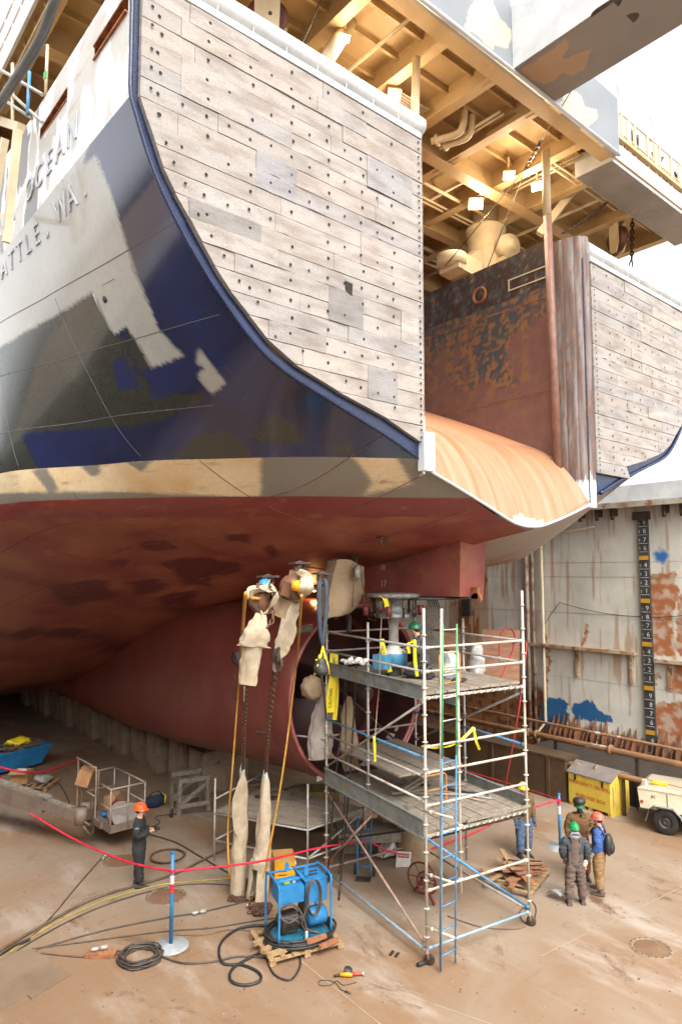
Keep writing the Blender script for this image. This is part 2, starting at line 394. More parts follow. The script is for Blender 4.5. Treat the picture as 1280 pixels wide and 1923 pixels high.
RED_P = [[(262,1018),(310,1012),(336,1028),(300,1036),(270,1032)], [(196,1050),(235,1047),(241,1060),(203,1063)], [(298,1055),(380,1044),(452,1058),(456,1074),(398,1084),(402,1104),(340,1095),(328,1076)], [(240,1092),(300,1086),(318,1108),(262,1122)], [(420,1000),(470,1004),(468,1018),(425,1014)], [(500,1030),(520,1028),(524,1042),(505,1046)], [(90,1100),(200,1085),(215,1120),(120,1140)], [(300,1120),(372,1112),(360,1150),(310,1150)]]
def hull_paint(p, band):
    if band in (1, 2) and p.y < 8.5:
        x0, y0 = proj(p); j = 2.2 + 1.8 * noise.noise(p * 1.3); a = noise.noise(p * 40) * 2
        cs = [hull_paint1(p, band, x0 + dx * j + a, y0 + dy * j + a) for dx, dy in ((-1, -.4), (1, .4), (-.4, 1), (.4, -1))]
        return tuple(sum(c[k] for c in cs) / 4 for k in range(4))
    return hull_paint1(p, band, *proj(p))
def hull_paint1(p, band, x, y):
    pass; n1 = fb(p.x * .8, p.y * .8, p.z * .8, 4); n2 = fb(p.x * 2.5, p.y * 2.5, p.z * 2.5 + 4, 3)
    x += n2 * 1.5; y += n1 * 4
    z = p.z
    if band == 0:
        if z > 8.28 + 0.05 * n1 and p.y < 14: return (*RED, 0.42)
        k = min(1, max(0, 0.55 + n1 * 1.0)); c = [lerp(RED[i] * .92, RED2[i], k) for i in range(3)]
        if p.y < 13:
            if any(inpoly(x + n1 * 9, y + n2 * 4, q) for q in RED_P): c = REDD
        elif fb(p.x * .35 + 3, p.y * .35, p.z * .35, 2) > 0.22: c = REDD
        return (*c, 0.5)
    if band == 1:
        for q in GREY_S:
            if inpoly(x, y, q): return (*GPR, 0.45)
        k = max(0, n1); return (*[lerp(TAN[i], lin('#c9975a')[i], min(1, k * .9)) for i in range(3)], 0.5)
    if band == 2:
        for q in NAVY_P:
            if inpoly(x, y, q): return (*NAVY2, 0.18)
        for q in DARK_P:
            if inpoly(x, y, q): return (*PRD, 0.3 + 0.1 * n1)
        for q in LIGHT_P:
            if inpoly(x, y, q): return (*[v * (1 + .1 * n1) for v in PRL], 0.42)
        for q in SKY_SHEEN_P:
            if inpoly(x, y, q): return (*SKY_SHEEN, 0.3)
        return (*[lerp(NAVY[i], NAVY2[i], .5 + n1) for i in range(3)], 0.15 + .05 * n2)
    g = fb(p.y * 1.7, p.z * .7, 3, 3)
    if g > 0.12: return (*lin('#b9b6ae'), 0.4)
    if p.y > 3.6 and g < -0.15: return (*lin('#6f6c68'), 0.35)
    return (*WHT, 0.3)
M['hull'] = pmat('hull_paint', (0.3, 0.3, 0.3), None, 1.2, rough=0.3, rvar=0.06, bump=0.02, bscale=14, attr='gloss', grain=0.14, spec=0.6, rust=lin('#94694f'), rscale=5, rlo=.54, rhi=.8, rstretch=(.6, .12, 1.2))
M['hull_gloss'] = pmat('hull_gloss_paint', (0.3, 0.3, 0.3), None, 1.2, rough=0.3, rvar=0.06, bump=0.025, bscale=9, attr='gloss', grain=0.14, spec=0.75, coat=0.4, rust=lin('#5a5d60'), rscale=6, rlo=.66, rhi=.9, rstretch=(.6, 1.2, .15))
M['plainhull'] = pmat('hull_paint_plain', lin('#6d2a25'), lin('#7c4632'), 0.7, rough=0.5, rust=lin('#53211f'), rscale=0.5, rlo=0.56, rhi=0.6)
SLOTS = [(0.12, 1.3, 14.8, 14.98), (2.45, 3.8, 14.82, 14.98)]
def tside(nb, side):
    return nb
bl = [i * 0.035 for i in range(int(8.2 / 0.035) + 1)]; b = bl[-1]
while b < 90: b += 0.25 if b < 14 else (0.8 if b < 42 else 6); bl.append(min(b, 90))
def t_of(b, z):
    lo, hi = 0.0, 10.0
    for _ in range(30):
        m = (lo + hi) / 2
        if hull_pt(b, m).z < z: lo = m
        else: hi = m
    return lo
tz = [(t_of(b, 8.62), t_of(b, 9.22)) for b in bl]
def band(nm, k, t0, t1, n):
    rows = []
    for b, (ta, tb) in zip(bl, tz):
        lo = {'a': ta, 'b': tb}.get(t0, t0); hi = {'a': ta, 'b': tb}.get(t1, t1)
        rows.append([hull_pt(b, lerp(lo, hi, i / n)) for i in range(n + 1)])
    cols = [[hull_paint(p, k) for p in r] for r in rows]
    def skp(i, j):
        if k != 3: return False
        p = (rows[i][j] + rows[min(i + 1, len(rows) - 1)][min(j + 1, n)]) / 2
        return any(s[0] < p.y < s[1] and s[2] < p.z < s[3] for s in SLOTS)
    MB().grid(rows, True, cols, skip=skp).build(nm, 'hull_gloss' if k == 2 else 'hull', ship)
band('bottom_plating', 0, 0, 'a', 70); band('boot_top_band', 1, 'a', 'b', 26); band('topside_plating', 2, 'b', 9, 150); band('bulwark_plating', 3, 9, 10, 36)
bs = [i * 0.25 for i in range(57)] + [15, 16, 17, 18, 20, 22, 24, 26, 28, 32, 36, 42, 60, 90]
ts = [i / 6 for i in range(61)]
rows2 = [[hull_pt(b, t, 1) - Vector((0, 0, .6 * min(1, b / 4) * (sin(pi * min(1, max(0, (t - .8) / 6.2))) ** .8 if b < 16 else 0))) for t in ts] for b in bs]
def sb_paint(p):
    k = min(1, max(0, (p.z - 7.35 + .35 * fb(p.x, p.y, 3, 3) - .12 * p.x + .5) / .5))
    if p.z < 9.22: return (*[lerp(RED2[i], lin('#9c8d82')[i], k) for i in range(3)], .45)
    return (*(NAVY2 if p.z < 13.5 else WHT), .25)
MB().grid([list(reversed(r)) for r in rows2], True, [[sb_paint(p) for p in reversed(r)] for r in rows2]).build('hull_plating', 'hull', ship)
# closing bulkhead forward
s = section(90); MB().add([(-p[0], 90, p[1]) for p in reversed(s)] + [(p[0], 90, p[1]) for p in s], [tuple(range(22))]).build('bow_bulkhead', 'plainhull', ship)
# welds and small fittings on the plating
wb = MB()
for z0, z1, b0, b1 in ((12.0, 12.2, 0.0, 8), (10.95, 11.15, 0.2, 8), (9.95, 10.0, 1.5, 8)):
    wb.tube([hull_at(lerp(b0, b1, i / 30), lerp(z0, z1, i / 30)) + Vector((-0.002, 0, 0)) for i in range(31)], 0.007, 4)
for b0, z0, z1 in ((3.4, 9.3, 12), (6.1, 9.3, 13.3)):
    wb.tube([hull_at(b0 + .02 * i, lerp(z0, z1, i / 20)) for i in range(21)], 0.006, 4)
wb.build('weld_seam', pmat('painted_weld', lin('#6a6c6e'), None, rough=0.35), ship)
wb = MB()
for t_ in (1.6, 3.0, 4.2): wb.tube([hull_pt(i * .4, t_) - Vector((0, 0, .002)) for i in range(40)], .008, 4)
for b_ in (2.6, 5.2, 7.8, 10.5): wb.tube([hull_pt(b_, .3 + i * .2) - Vector((0, 0, .002)) for i in range(26)], .008, 4)
wb.build('bottom_weld', pmat('red_weld', lin('#5e2723'), lin('#8a5a48'), 4, rough=.5), ship)
gb = MB()
def hstrip(pa, pb, r):      # a raised bar between two photo pixels that lie on the plating
    def hit(px, py):
        d = pray(px, py); best = None
        for i in range(160):
            t = 6 + i * 0.06; q = CAM + d * t
            if q.y < 0 or q.y > 20: continue
            h = hull_at(q.y, q.z)
            if q.x >= h.x: return q
        return onX(px, py, -8.6)
    a, b = hit(*pa), hit(*pb); gb.tube([a, (a + b) / 2, b], r, 6)
for pa, pb in (((172, 548), (215, 522)), ((215, 522), (222, 526)), ((176, 552), (194, 597)), ((194, 597), (238, 578)), ((305, 582), (385, 550)), ((332, 637), (412, 608))): hstrip(pa, pb, 0.018)
gb.build('raised_bar', pmat('grey_blue_bar', lin('#8d9196'), None, rough=0.35), ship)
db = MB()
for px, py in ((197, 562), (378, 584)):
    d = pray(px, py); q = None
    for i in range(300):
        q = CAM + d * (6 + i * .03)
        if 0 <= q.y < 9 and q.x >= hull_at(q.y, q.z).x: break
    nrm = Vector((-1, -.1, -.35)).normalized(); db.lathe([(0, .012), (.05, .012), (.058, 0.004), (.06, -.02)], q, nrm, 14); db.build('drain_plug', 'black', ship); db = MB()
for s_ in SLOTS:
    rb = MB(); x0 = -8.84
    rb.box2((x0, s_[0], s_[3]), (x0 + .35, s_[1], s_[3] + .03)); rb.box2((x0, s_[0], s_[2] - .03), (x0 + .35, s_[1], s_[2]))
    rb.box2((x0 + .35, s_[0] - .03, s_[2] - .03), (x0 + .37, s_[1] + .03, s_[3] + .03))
    rb.build('freeing_port', pmat('rusty_port', lin('#a5622c'), lin('#5a3420'), 6, rough=.7), ship)
# lettering welded on the port side
lm = pmat('raised_letters', lin('#b9bcc1'), lin('#9a9fa6'), 3, rough=0.35)
def letter_line(txt, b_start, z, size, step):
    bpos = b_start
    for ch in txt:
        if ch != ' ':
            p = hull_at(max(bpos, 0.2), z); q = hull_at(max(bpos, 0.2), z + size * .7)
            up = (q - p).normalized(); e = (hull_at(max(bpos - .3, 0.1), z) - hull_at(max(bpos, .1) + .3, z)).normalized()
            up = (up - e * up.dot(e)).normalized(); n = e.cross(up)
            MB().text(ch, (p + q) / 2 + n * 0.006, e, up, size, 0.02).build('letter', lm, ship)
        bpos -= step * (0.55 if ch in 'I.,' else 1)
letter_line('SEATTLE, WA.', 6.75, 12.95, 0.52, 0.46)
letter_line('ALASKA OCEAN', 8.05, 13.85, 0.62, 0.54)

# ---- stern towers: transom plates, blue rim, cladding
LT, RTP = 15.3, 14.75
OUT = [(2.93,9.05),(3.9,9.45),(5.3,9.92),(6.47,10.35),(7.48,11.23),(8.05,12.0),(8.41,12.54),(8.79,13.5),(8.8,15.2)]
def dens(pts, n=6):
    out = []
    for i in range(len(pts) - 1):
        for k in range(n): out.append((lerp(pts[i][0], pts[i+1][0], k / n), lerp(pts[i][1], pts[i+1][1], k / n)))
    return out + [pts[-1]]
hull_edge = [(-hull_pt(0, 3 + 7 * i / 60).x, hull_pt(0, 3 + 7 * i / 60).z) for i in range(61)]
M['bluerim'] = pmat('blue_rim_paint', lin('#19233f'), lin('#1e2a4e'), 2, rough=0.25, rust=lin('#a7a9b0'), rscale=5, rlo=0.66, rhi=0.76, grain=0.15)
M['clad'] = pmat('timber_cladding_wood', (0.5, 0.4, 0.3), (0.72, 0.68, 0.66), 1.4, 0.4, 0.68, rough=0.85, bump=0.25, bscale=22, stretch=(1, 1, 3.5), attr=True, grain=0.33, rust=lin('#77706c'), rscale=1.5, rlo=0.56, rhi=0.85)
for side, zt, ain in ((-1, LT, 3.22), (1, RTP, 2.5)):
    e = [p for p in hull_edge if p[1] <= zt]; e.append((e[-1][0], zt))
    poly = [(side * ain, 9.0 if side < 0 else 8.75)] + [(side * p[0], p[1]) for p in e if p[0] > ain] + [(side * ain, zt)]
    mb = MB(); n = len(poly); mb.add([(p[0], 0.0, p[1]) for p in poly], [tuple(range(n))]); mb.build('transom_plate', 'bluerim', ship)
    ep = [Vector((side * p[0], -0.03, p[1])) for p in e if p[0] > ain + .05]
    if side < 0: MB().tube(ep, 0.034, 8).build('rub_bar', 'bluerim', ship)
    else: MB().tube(ep, 0.04, 8).build('rub_bar', 'bluerim', ship)
    # cladding boards
    inz = [9.62, 9.75, 10.05, 10.3, 10.5, 10.75, 11.35, 12.55, 13.5, 16]; ina = [3.2, 3.9, 5.1, 5.9, 6.45, 6.72, 7.4, 8.28, 8.68, 8.69]
    inner = 3.22 if side < 0 else 2.72
    mb = MB(); rnd = random.Random(3 + side); hb = mb; BH = (.012, .01, .008, .9)
    z = 9.52; prevbreak = []
    while z < zt - 0.12:
        h = 0.285; z1 = min(z + h, zt - 0.06)
        o0 = interp(z, inz, ina) - (0 if z > 9.6 else 0); o1 = interp(z1, inz, ina)
        if z < 9.6: o0 = 3.35 if side < 0 else 4.3
        x = inner; first = True
        while x < max(o0, o1) - 0.05:
            L = rnd.uniform(0.9, 3.4); x2 = x + L
            if x2 > max(o0, o1) - 0.5: x2 = 99
            pl = min(x, o0), min(x, o1); e0 = min(x2, o0); e1 = min(x2, o1)
            g = rnd.choice((0.0015, 0.002, 0.003, 0.006)) if not (x > 5.3 and z > 12.2) else .0015; t = -0.085 - rnd.uniform(0, 0.012) - (0.012 if rnd.random() < .12 else 0)
            tone = rnd.uniform(0.9, 1.06); wm = rnd.uniform(-.03, .03); c = [q * .7 for q in lin('#beb5ac')]; c = (c[0] * tone * (1 + wm), c[1] * tone, c[2] * tone * (1 - wm), .8)
            if rnd.random() < 0.1: c = tuple(k * .68 for k in lin('#b7b1ad')) + (.8,)
            f = [(pl[0] + .003, z + g), (e0 - .003, z + g), (e1 - .003, z1 - .002), (pl[1] + .003, z1 - .002)]
            nseg = max(2, int(abs(e0 - pl[0]) / .16)); low = []; up = []
            for k in range(nseg + 1):      # slightly ragged long edges
                q = k / nseg; low.append((lerp(f[0][0], f[1][0], q), f[0][1] + abs(noise.noise(Vector((x + q * L * 3, z * 5, 1)))) * .012)); up.append((lerp(f[3][0], f[2][0], q), f[3][1] - abs(noise.noise(Vector((x + q * L * 3, z * 5, 7)))) * .008))
            ring = low + up[::-1]; m_ = len(ring)
            vs = [(side * p[0], t, p[1]) for p in ring] + [(side * p[0], -0.004, p[1]) for p in ring]
            fs = [tuple(range(m_))] + [(k, (k + 1) % m_, m_ + (k + 1) % m_, m_ + k) for k in range(m_)]
            mb.add(vs, fs, False, c)
            x = x2
        # bolt holes
        for q in range(9):
            xb = inner + .75 + q * .74 + ((int(z / h) % 2) * .03)
            if int(z / h) % 2 and xb + .37 < min(o0, o1) - .15 and rnd.random() < .75: hb.lathe([(0, 0), (.022, 0)], (side * (xb + .37), -.1045, z + h * .5 + rnd.uniform(-.04, .04)), (0, -1, 0), 8, True, BH)
            for zz in (z + h * .5,):
                if xb < min(o0, o1) - .15 and rnd.random() < .9:
                    hb.lathe([(0, .0), (.026, .0)], (side * (xb + rnd.uniform(-.02, .02)), -0.104, zz + rnd.uniform(-.03, .03)), (0, -1, 0), 8, True, BH)
        for zz in (z + .07, z + .2):
            if rnd.random() < .95: hb.lathe([(0, 0), (.024, 0)], (side * (inner + .1), -0.1125, zz), (0, -1, 0), 8, True, BH)
        for q in (.14,):
            hb.lathe([(0, 0), (.024, 0)], (side * (min(o0, o1) - q), -0.1125, z + rnd.uniform(.05, .24)), (0, -1, 0), 8, True, BH)
        z = z1
    if side < 0:      # repair patches, a hole and dark splits, all lying on the boards
        for xa, xb_, r0, nr, c in ((6.75, 7.95, 9, 1, '#97928d'), (6.1, 6.85, 12, 2, '#a3a1a2'), (4.7, 5.45, 6, 2, '#928d89'), (3.35, 3.8, 6, 2, '#b8b1a9'), (4.35, 4.75, 10, 2, '#b3a89e'), (5.5, 6.6, 4, 1, '#a39b94'), (7.0, 8.1, 15, 2, '#b3aba3'), (3.5, 4.6, 15, 2, '#a7a3a2'), (3.9, 4.6, 2, 2, '#9f9a97')):
            za, zb = 9.522 + .285 * r0, 9.518 + .285 * (r0 + nr); cc = tuple(v * .8 for v in lin(c)) + (.85,); nn = 7
            ed = [(lerp(xa, xb_, k / nn), za + .012 * noise.noise(Vector((k * .9, r0, 1)))) for k in range(nn + 1)] + [(lerp(xb_, xa, k / nn) + .01 * noise.noise(Vector((k, 3, r0))), zb + .014 * noise.noise(Vector((k * .9, r0, 5)))) for k in range(nn + 1)]
            ed = [(min(x, interp(z, inz, ina) - .02), z) for x, z in ed]; p = [Vector((-x, -.1, z)) for x, z in ed]; n_ = len(p)
            mb.add([v + Vector((0, -.003, 0)) for v in p] + p, [tuple(range(n_))] + [(i, (i + 1) % n_, n_ + (i + 1) % n_, n_ + i) for i in range(n_)], False, cc)
        p = [onY(x, y, -.109) for x, y in ((648, 527), (662, 533), (661, 556), (650, 547))]; mb.add(p, [(0, 1, 2, 3)], False, (.02, .014, .01, .9))
    for k in range(26):
        zr_ = 9.52 + .285 * rnd.randint(1, 19); xa = rnd.uniform(inner + .2, 8.2); L = rnd.uniform(.25, 1.1); xb_ = min(xa + L, interp(zr_, inz, ina) - .1)
        if zr_ > zt - .2 or xb_ - xa < .15: continue
        t_ = rnd.uniform(.006, .014); mb.add([(side * xa, -.108, zr_), (side * lerp(xa, xb_, .4), -.108, zr_ - t_ * .4), (side * xb_, -.108, zr_ + .002), (side * lerp(xa, xb_, .5), -.108, zr_ + t_)], [(0, 1, 2, 3)], False, (.03, .022, .016, .9))
    cb = mb.build('timber_cladding', 'clad', ship, fix=True)
    # dark backing sheet so that gaps read deep
    pts = [(inner, 9.52)] + [(interp(9.62 + i * .1, inz, ina), 9.62 + i * .1) for i in range(int((zt - 9.62) / .1))] + [(inner, zt - .1)]
    MB().add([(side * p[0], -0.006, p[1]) for p in pts], [tuple(range(len(pts)))]).build('cladding_backing', pmat('dark_backing', lin('#453b33'), None, rough=.9), ship)
    # top cap bar and pipe
    xo = 8.72 if side < 0 else 8.0
    MB().box2((side * inner, -0.1, zt - .05), (side * xo, 0.12, zt + .06)).build('cap_bar', 'shipwhite', ship)
    MB().tube([Vector((side * lerp(inner - .1, xo, i / 30), 0.06, zt + .27)) for i in range(31)], 0.2, 14).build('top_pipe', 'shipwhite', ship)
    st = MB()
    for i in range(9): st.cyl((side * (inner + .6 + i * .62), -.08, zt + .04), (side * (inner + .6 + i * .62), -.09, zt + .17), .012, 5)
    st.build('bar_stud', 'shipwhite', ship)
    MB().box2((side * inner, 0.1, zt - (.8 if side > 0 else .04)), (side * 8.75, 6, zt - (.77 if side > 0 else .01))).build('tower_deck', 'cream', ship)
# white edge along the sill
lip = [Vector((x, -0.02, z)) for x, z in [(-3.0, 9.02), (-2.2, 8.77), (-1.3, 8.47), (-.45, 8.19), (.3, 8.15), (1.0, 8.3), (1.9, 8.57), (2.6, 8.8)]]
MB().tube(curve(lip, 5), 0.03, 8).build('sill_edge', 'shipwhite', ship)
# hull sill closing strip under ramp edge
# ---- ramp
M['ramp'] = pmat('rusty_ramp_steel', (.6, .4, .2), (0.9, 0.8, 0.75), 1.2, 0.4, 0.7, rough=0.5, bump=0.03, stretch=(9, 1, 1), attr=True, grain=0.12)
PB = [0, .12, .35, .7, 1.1, 1.6, 2.6, 4.6, 9]; PZ = [0, .3, .66, 1.02, 1.28, 1.5, 1.95, 2.8, 4.6]
rw = []; cw = []
def sill(a): return interp(a, [p.x for p in lip], [p.z for p in lip])
for i in range(90):
    b = 9 * (i / 89) ** 1.8; r = []; c = []
    for j in range(60):
        a = lerp(-3.0, 2.5, j / 59); z = sill(a) + herm(PB, PZ, b) + (8.9 - sill(a)) * (1 - exp(-b / .7))
        k = fb(a * 3.0, b * .35, 2, 4) * .7; c0 = lin('#9a6a42'); c1 = lin('#a98b72'); c2 = lin('#8f5f3a')
        t = min(1, max(0, .5 + k * .9)); cc = [lerp(c1[q], c0[q], t) for q in range(3)]
        if b > 1.5: cc = [lerp(cc[q], lin('#c98a63')[q], .5) for q in range(3)]
        wv = fb(a * 2.2, b * 3, 5, 3)
        if b < .03 + .08 * wv and abs(a - .05) < .5: cc = lin('#d9d3c8')
        r.append((a, b, z)); c.append((*cc, .5))
    rw.append(r); cw.append(c)
MB().grid(rw, True, cw).build('stern_ramp', 'ramp', ship)
# ---- inner wall of the right tower (with ring hole and slot)
M['rustwall'] = pmat('rusty_inner_wall', (.3, .2, .2), None, 2, rough=0.55, rvar=0.2, bump=0.06, bscale=25, attr=True, grain=0.25)
AW = 2.3; HB, HZ, HR = 2.92, 14.67, 0.17
SL = (0.86, 1.97, 14.5, 14.78)
def wall_paint(b, z):
    n = fb(b * 3.6, z * 3.6, 1, 5); n2 = fb(b * 9, z * 9, 5, 4); big = fb(b * .7, z * .5, 8, 3)
    blue = lin('#41484d'); ora = lin('#85603f'); mau = lin('#70514a'); dk = lin('#3b2b26')
    h = (z - 12.3) / 2.2 + big * 1.0 - max(0, 1.6 - b) * .35
    if z > 14.25: return (*(dk if n + n2 * .8 > -.12 else (ora if n2 > .1 else blue)), .5)
    sm = lambda v, w_: min(1, max(0, .5 + v / w_))
    m0 = [lerp(mau[k], lin('#7d5a4e')[k], sm(n, 1.2)) for k in range(3)]; up_ = sm(h + .7 * n - .15, .35); sp_ = sm(n2 * .9 + n * .8 - .02 - max(0, h - .4) * .35, .22)
    c1 = [lerp(blue[k], ora[k], sp_) for k in range(3)]; c = [lerp(m0[k], c1[k], up_) for k in range(3)]
    return (*c, .5)
rw = []; cw = []; nb, nz_ = 150, 120
for i in range(nb + 1):
    b = 0.62 + i * 0.042; r = []; c = []
    for j in range(nz_ + 1):
        zt = 15.42 - .02 * (b - .7); z = lerp(8.7, zt, j / nz_); r.append((AW, b, z)); c.append(wall_paint(b, z))
    rw.append(r); cw.append(c)
def wskip(i, j):
    b = .62 + (i + .5) * .042; z = lerp(8.7, 15.4, (j + .5) / nz_)
    return (SL[0] < b < SL[1] and SL[2] < z < SL[3]) or (b - HB) ** 2 + (z - HZ) ** 2 < (HR + .03) ** 2
MB().grid([list(reversed(r)) for r in rw], False, [list(reversed(c)) for c in cw], skip=wskip).build('inner_wall', 'rustwall', ship)
rust2 = pmat('rusty_trim', lin('#6e4a3a'), lin('#9a6238'), 5, rough=.6)
fr = MB(); fr.tube([Vector((AW - .01, HB + cos(t) * (HR + .03), HZ + sin(t) * (HR + .03))) for t in [2 * pi * k / 28 for k in range(28)]], .045, 8, closed=True)
fr.lathe([(HR, -.02), (HR, .25)], (AW, HB, HZ), (1, 0, 0), 28); fr.build('fairlead_ring', rust2, ship)
fr = MB()
for z in (SL[2], SL[3]): fr.box2((AW - .012, SL[0] - .03, z - .015), (AW + .2, SL[1] + .03, z + .015))
for b in (SL[0], SL[1]): fr.box2((AW - .012, b - .015, SL[2]), (AW + .2, b + .015, SL[3]))
fr.build('slot_frame', 'cream_light', ship)
MB().box2((AW - .006, .9, 13.98), (AW + .01, 6, 14.02)).box2((AW - .006, .9, 11.6), (AW + .01, 6, 11.63)).build('wall_seam', rust2, ship)
MB().box2((3.4, 0.3, 14.1), (3.5, 6, 15.35)).build('inner_bulkhead', 'cream_light', ship)
MB().box2((-3.12, .5, 9), (-3.0, 9, 15.42)).build('inner_wall', rust2, ship)
# fluted corner columns
M['column'] = pmat('fluted_column_paint', (.4, .3, .3), None, 2, rough=.5, rvar=.15, bump=.05, attr=True, grain=.25)
def column(side, p0, p1, p2, zt, zb, white):
    rw = []; cw = []
    for i in range(41):
        t = i / 40; q = Vector(p0) * (1 - t) ** 2 + Vector(p1) * 2 * t * (1 - t) + Vector(p2) * t * t
        d = (Vector(p2) - Vector(p0)).normalized(); nrm = Vector((d.y, -d.x, 0)) * (1 if side > 0 else 1)
        out = Vector((-side * .7, -.7, 0)); f = abs(sin(t * pi * 4)) ** .6 * .02
        q = q + out * f; r = []; c = []
        for j in range(60):
            z = lerp(zb, zt, j / 59); r.append((q.x, q.y, z))
            n = fb(t * 6, z * .6, 3, 4); m = fb(t * 20, z * 4, 9, 3); cc = [lerp(lin('#5f4c45')[k], lin('#857f7c')[k], min(1, max(0, .38 + n * 1.3))) for k in range(3)]
            if m > .3: cc = lin('#7d5a44')
            if abs(sin(t * pi * 4)) < .25: cc = [k * .6 for k in lin('#7d5d58')]
            if z < white + .25 * n: cc = lin('#e2dfda')
            c.append((*cc, .5))
        rw.append(r); cw.append(c)
    MB().grid(rw, True, cw).build('fluted_column', 'column', ship, fix=True)
    cap = [Vector(r[-1]) for r in rw]; cap += [Vector((p2[0], p0[1], zt))]
    MB().add(cap, [tuple(range(len(cap)))]).build('column_cap', rust2, ship)
column(1, (2.3, .75, 0), (2.3, -.02, 0), (2.72, -.05, 0), 15.3, 8.7, 9.3)
column(-1, (-3.0, .6, 0), (-3.0, -.02, 0), (-3.24, -.06, 0), 15.3, 8.95, 10.1)
MB().box2((-3.28, -.14, 9.0), (-3.0, .02, 9.7)).build('corner_block', 'shipwhite', ship)
# ---- skeg, nozzle, rudder head box
NZ = Vector((0, 5.25, 4.05)); NR = 2.32
rw = []; 
for i in range(60):
    b = 5.9 + 34 * (i / 59) ** 1.5; zt = hull_pt(b, 0).z + .12 + .7 * min(1, max(0, (b - 7) / 5)); zb = lerp(1.72, 1.35, min(1, (b - 5.9) / 10)); t = min(1, (b - 5.9) / 11)
    r = []
    for k in range(48):
        an = 2 * pi * k / 48; ry = (NR - .02) if b < 8 else lerp(NR - .02, 1.0, min(1, ((b - 8) / 19)))
        zc = lerp(NZ.z, (zt + zb) / 2, t); rz = lerp(NR - .02, max(.05, (zt - zb) / 2), t)
        sq = lerp(1, .38, min(1, t * 1.8)); ca, sa = cos(an), sin(an)
        r.append((ry * abs(ca) ** sq * (1 if ca > 0 else -1), b, zc + rz * abs(sa) ** sq * (1 if sa > 0 else -1)))
    rw.append(r)
M['redpaint'] = pmat('fresh_red_antifouling', lin('#783a34'), lin('#85463c'), .8, rough=.34, rvar=.06, bump=.02, bscale=10, rust=lin('#a06c60'), rscale=2.2, rlo=.57, rhi=.85, stretch=(1, 1, .6), rstretch=(1, .5, 2.2), grain=.1)
M['redinner'] = pmat('dark_red_nozzle_inside', lin('#4a2422'), lin('#33201c'), 1.2, rough=.5, bump=.03)
MB().grid([r[::-1] for r in rw], True, None, True).build('skeg', 'redpaint', ship)
nb_ = MB(); prof = [(NR, 1.0), (NR + .02, .5), (NR, 0.12), (NR - .03, .02), (NR - .09, 0.0), (NR - .13, .05), (NR - .2, .5), (NR - .3, 1.1), (NR - .34, 1.6)]
nb_.lathe([(r, -h) for r, h in prof], NZ, (0, -1, 0), 72); nz_ob = nb_.build('nozzle', 'redpaint', ship, fix=True)
MB().tube([NZ + Vector((cos(a) * (NR - .04), -.005, sin(a) * (NR - .04))) for a in [2 * pi * k / 72 for k in range(72)]], .045, 8, closed=True).build('nozzle_rim', pmat('pinkish_rim', lin('#a4615a'), lin('#8d4a44'), 3, rough=.5), ship)
for yy in (6.0, 7.2): MB().tube([Vector((cos(a) * (NR + .002), yy, NZ.z + sin(a) * (NR + .002))) for a in [pi * .55 + pi * .9 * k / 40 for k in range(41)]], .009, 5).build('nozzle_weld', 'redpaint', ship)
MB().lathe([(NR - .135, -.06), (NR - .205, -.5), (NR - .305, -1.1), (NR - .345, -1.9), (.6, -2.6), (0, -2.6)], NZ, (0, -1, 0), 64).build('nozzle_lining', 'redinner', ship, fix=True)
MB().lathe([(0, .35), (.2, .3), (.34, .1), (.42, -.4), (.45, -1.6), (.5, -2.7)], NZ, (0, -1, 0), 32).build('propeller_boss', 'redinner', ship)
lb = MB()
for an, rr in ((-.62, NR - .18), (-.75, NR - .2), (-.98, NR - .2), (-1.3, NR - .2)):
    p = NZ + Vector((cos(an) * rr, .45, sin(an) * rr)); x = Vector((0, 1, 0)); y = Vector((-sin(an), 0, cos(an))); n_ = x.cross(y)
    lb = MB(); lb.prism([(-.12, -.09), (.12, -.09), (.12, .09), (-.12, .09)], p - Vector((cos(an), 0, sin(an))) * .02, x, y, .004); lb.build('paper_note', 'white', ship)
lb = MB(); lb.box(NZ + Vector((-1.35, -.01, -1.93)), (.2, .004, .12)); lb.build('paper_note', 'white', ship)
hb = MB(); hb.add([(-.42, 1.5, 6.65), (.42, 1.5, 6.65), (.42, 4.95, 6.6), (-.42, 4.95, 6.6), (-.45, 1.42, 8.1), (.45, 1.42, 8.1), (.5, 5.1, 7.6), (-.5, 5.1, 7.6)],
    [(3, 2, 1, 0), (0, 1, 5, 4), (2, 3, 7, 6), (1, 2, 6, 5), (3, 0, 4, 7), (4, 5, 6, 7)])
M['redbox'] = pmat('pinkish_red_headbox', lin('#8f4a40'), lin('#7a382f'), 1.1, rough=.55, rust=lin('#8a5a3c'), rscale=1.6, rlo=.5, rhi=.75, grain=.15)
hbx = hb.build('rudder_head_box', 'redbox', ship)
MB().text('17', (-.43, 3.9, 6.9), (0, -1, 0), (0, .0, 1), .22, .004).text('18', (-.46, 3.9, 7.3), (0, -1, 0), (0, 0, 1), .2, .004).build('draft_number', pmat('pale_mark', lin('#c9b5ad'), None, rough=.7), ship)
MB().box2((-.05, 1.3, 6.6), (.05, 1.5, 6.85)).cyl((-.05, 1.36, 6.6), (.05, 1.36, 6.6), .13, 16).build('lifting_lug', rust2, ship)
MB().lathe([(0, 0), (1.25, 0), (1.25, -.05), (.9, -.07)], (0, 3.1, 6.62), (0, 0, 1), 32).build('rudder_trunk_flange', 'steel_dark', ship, fix=True)
eb = MB()
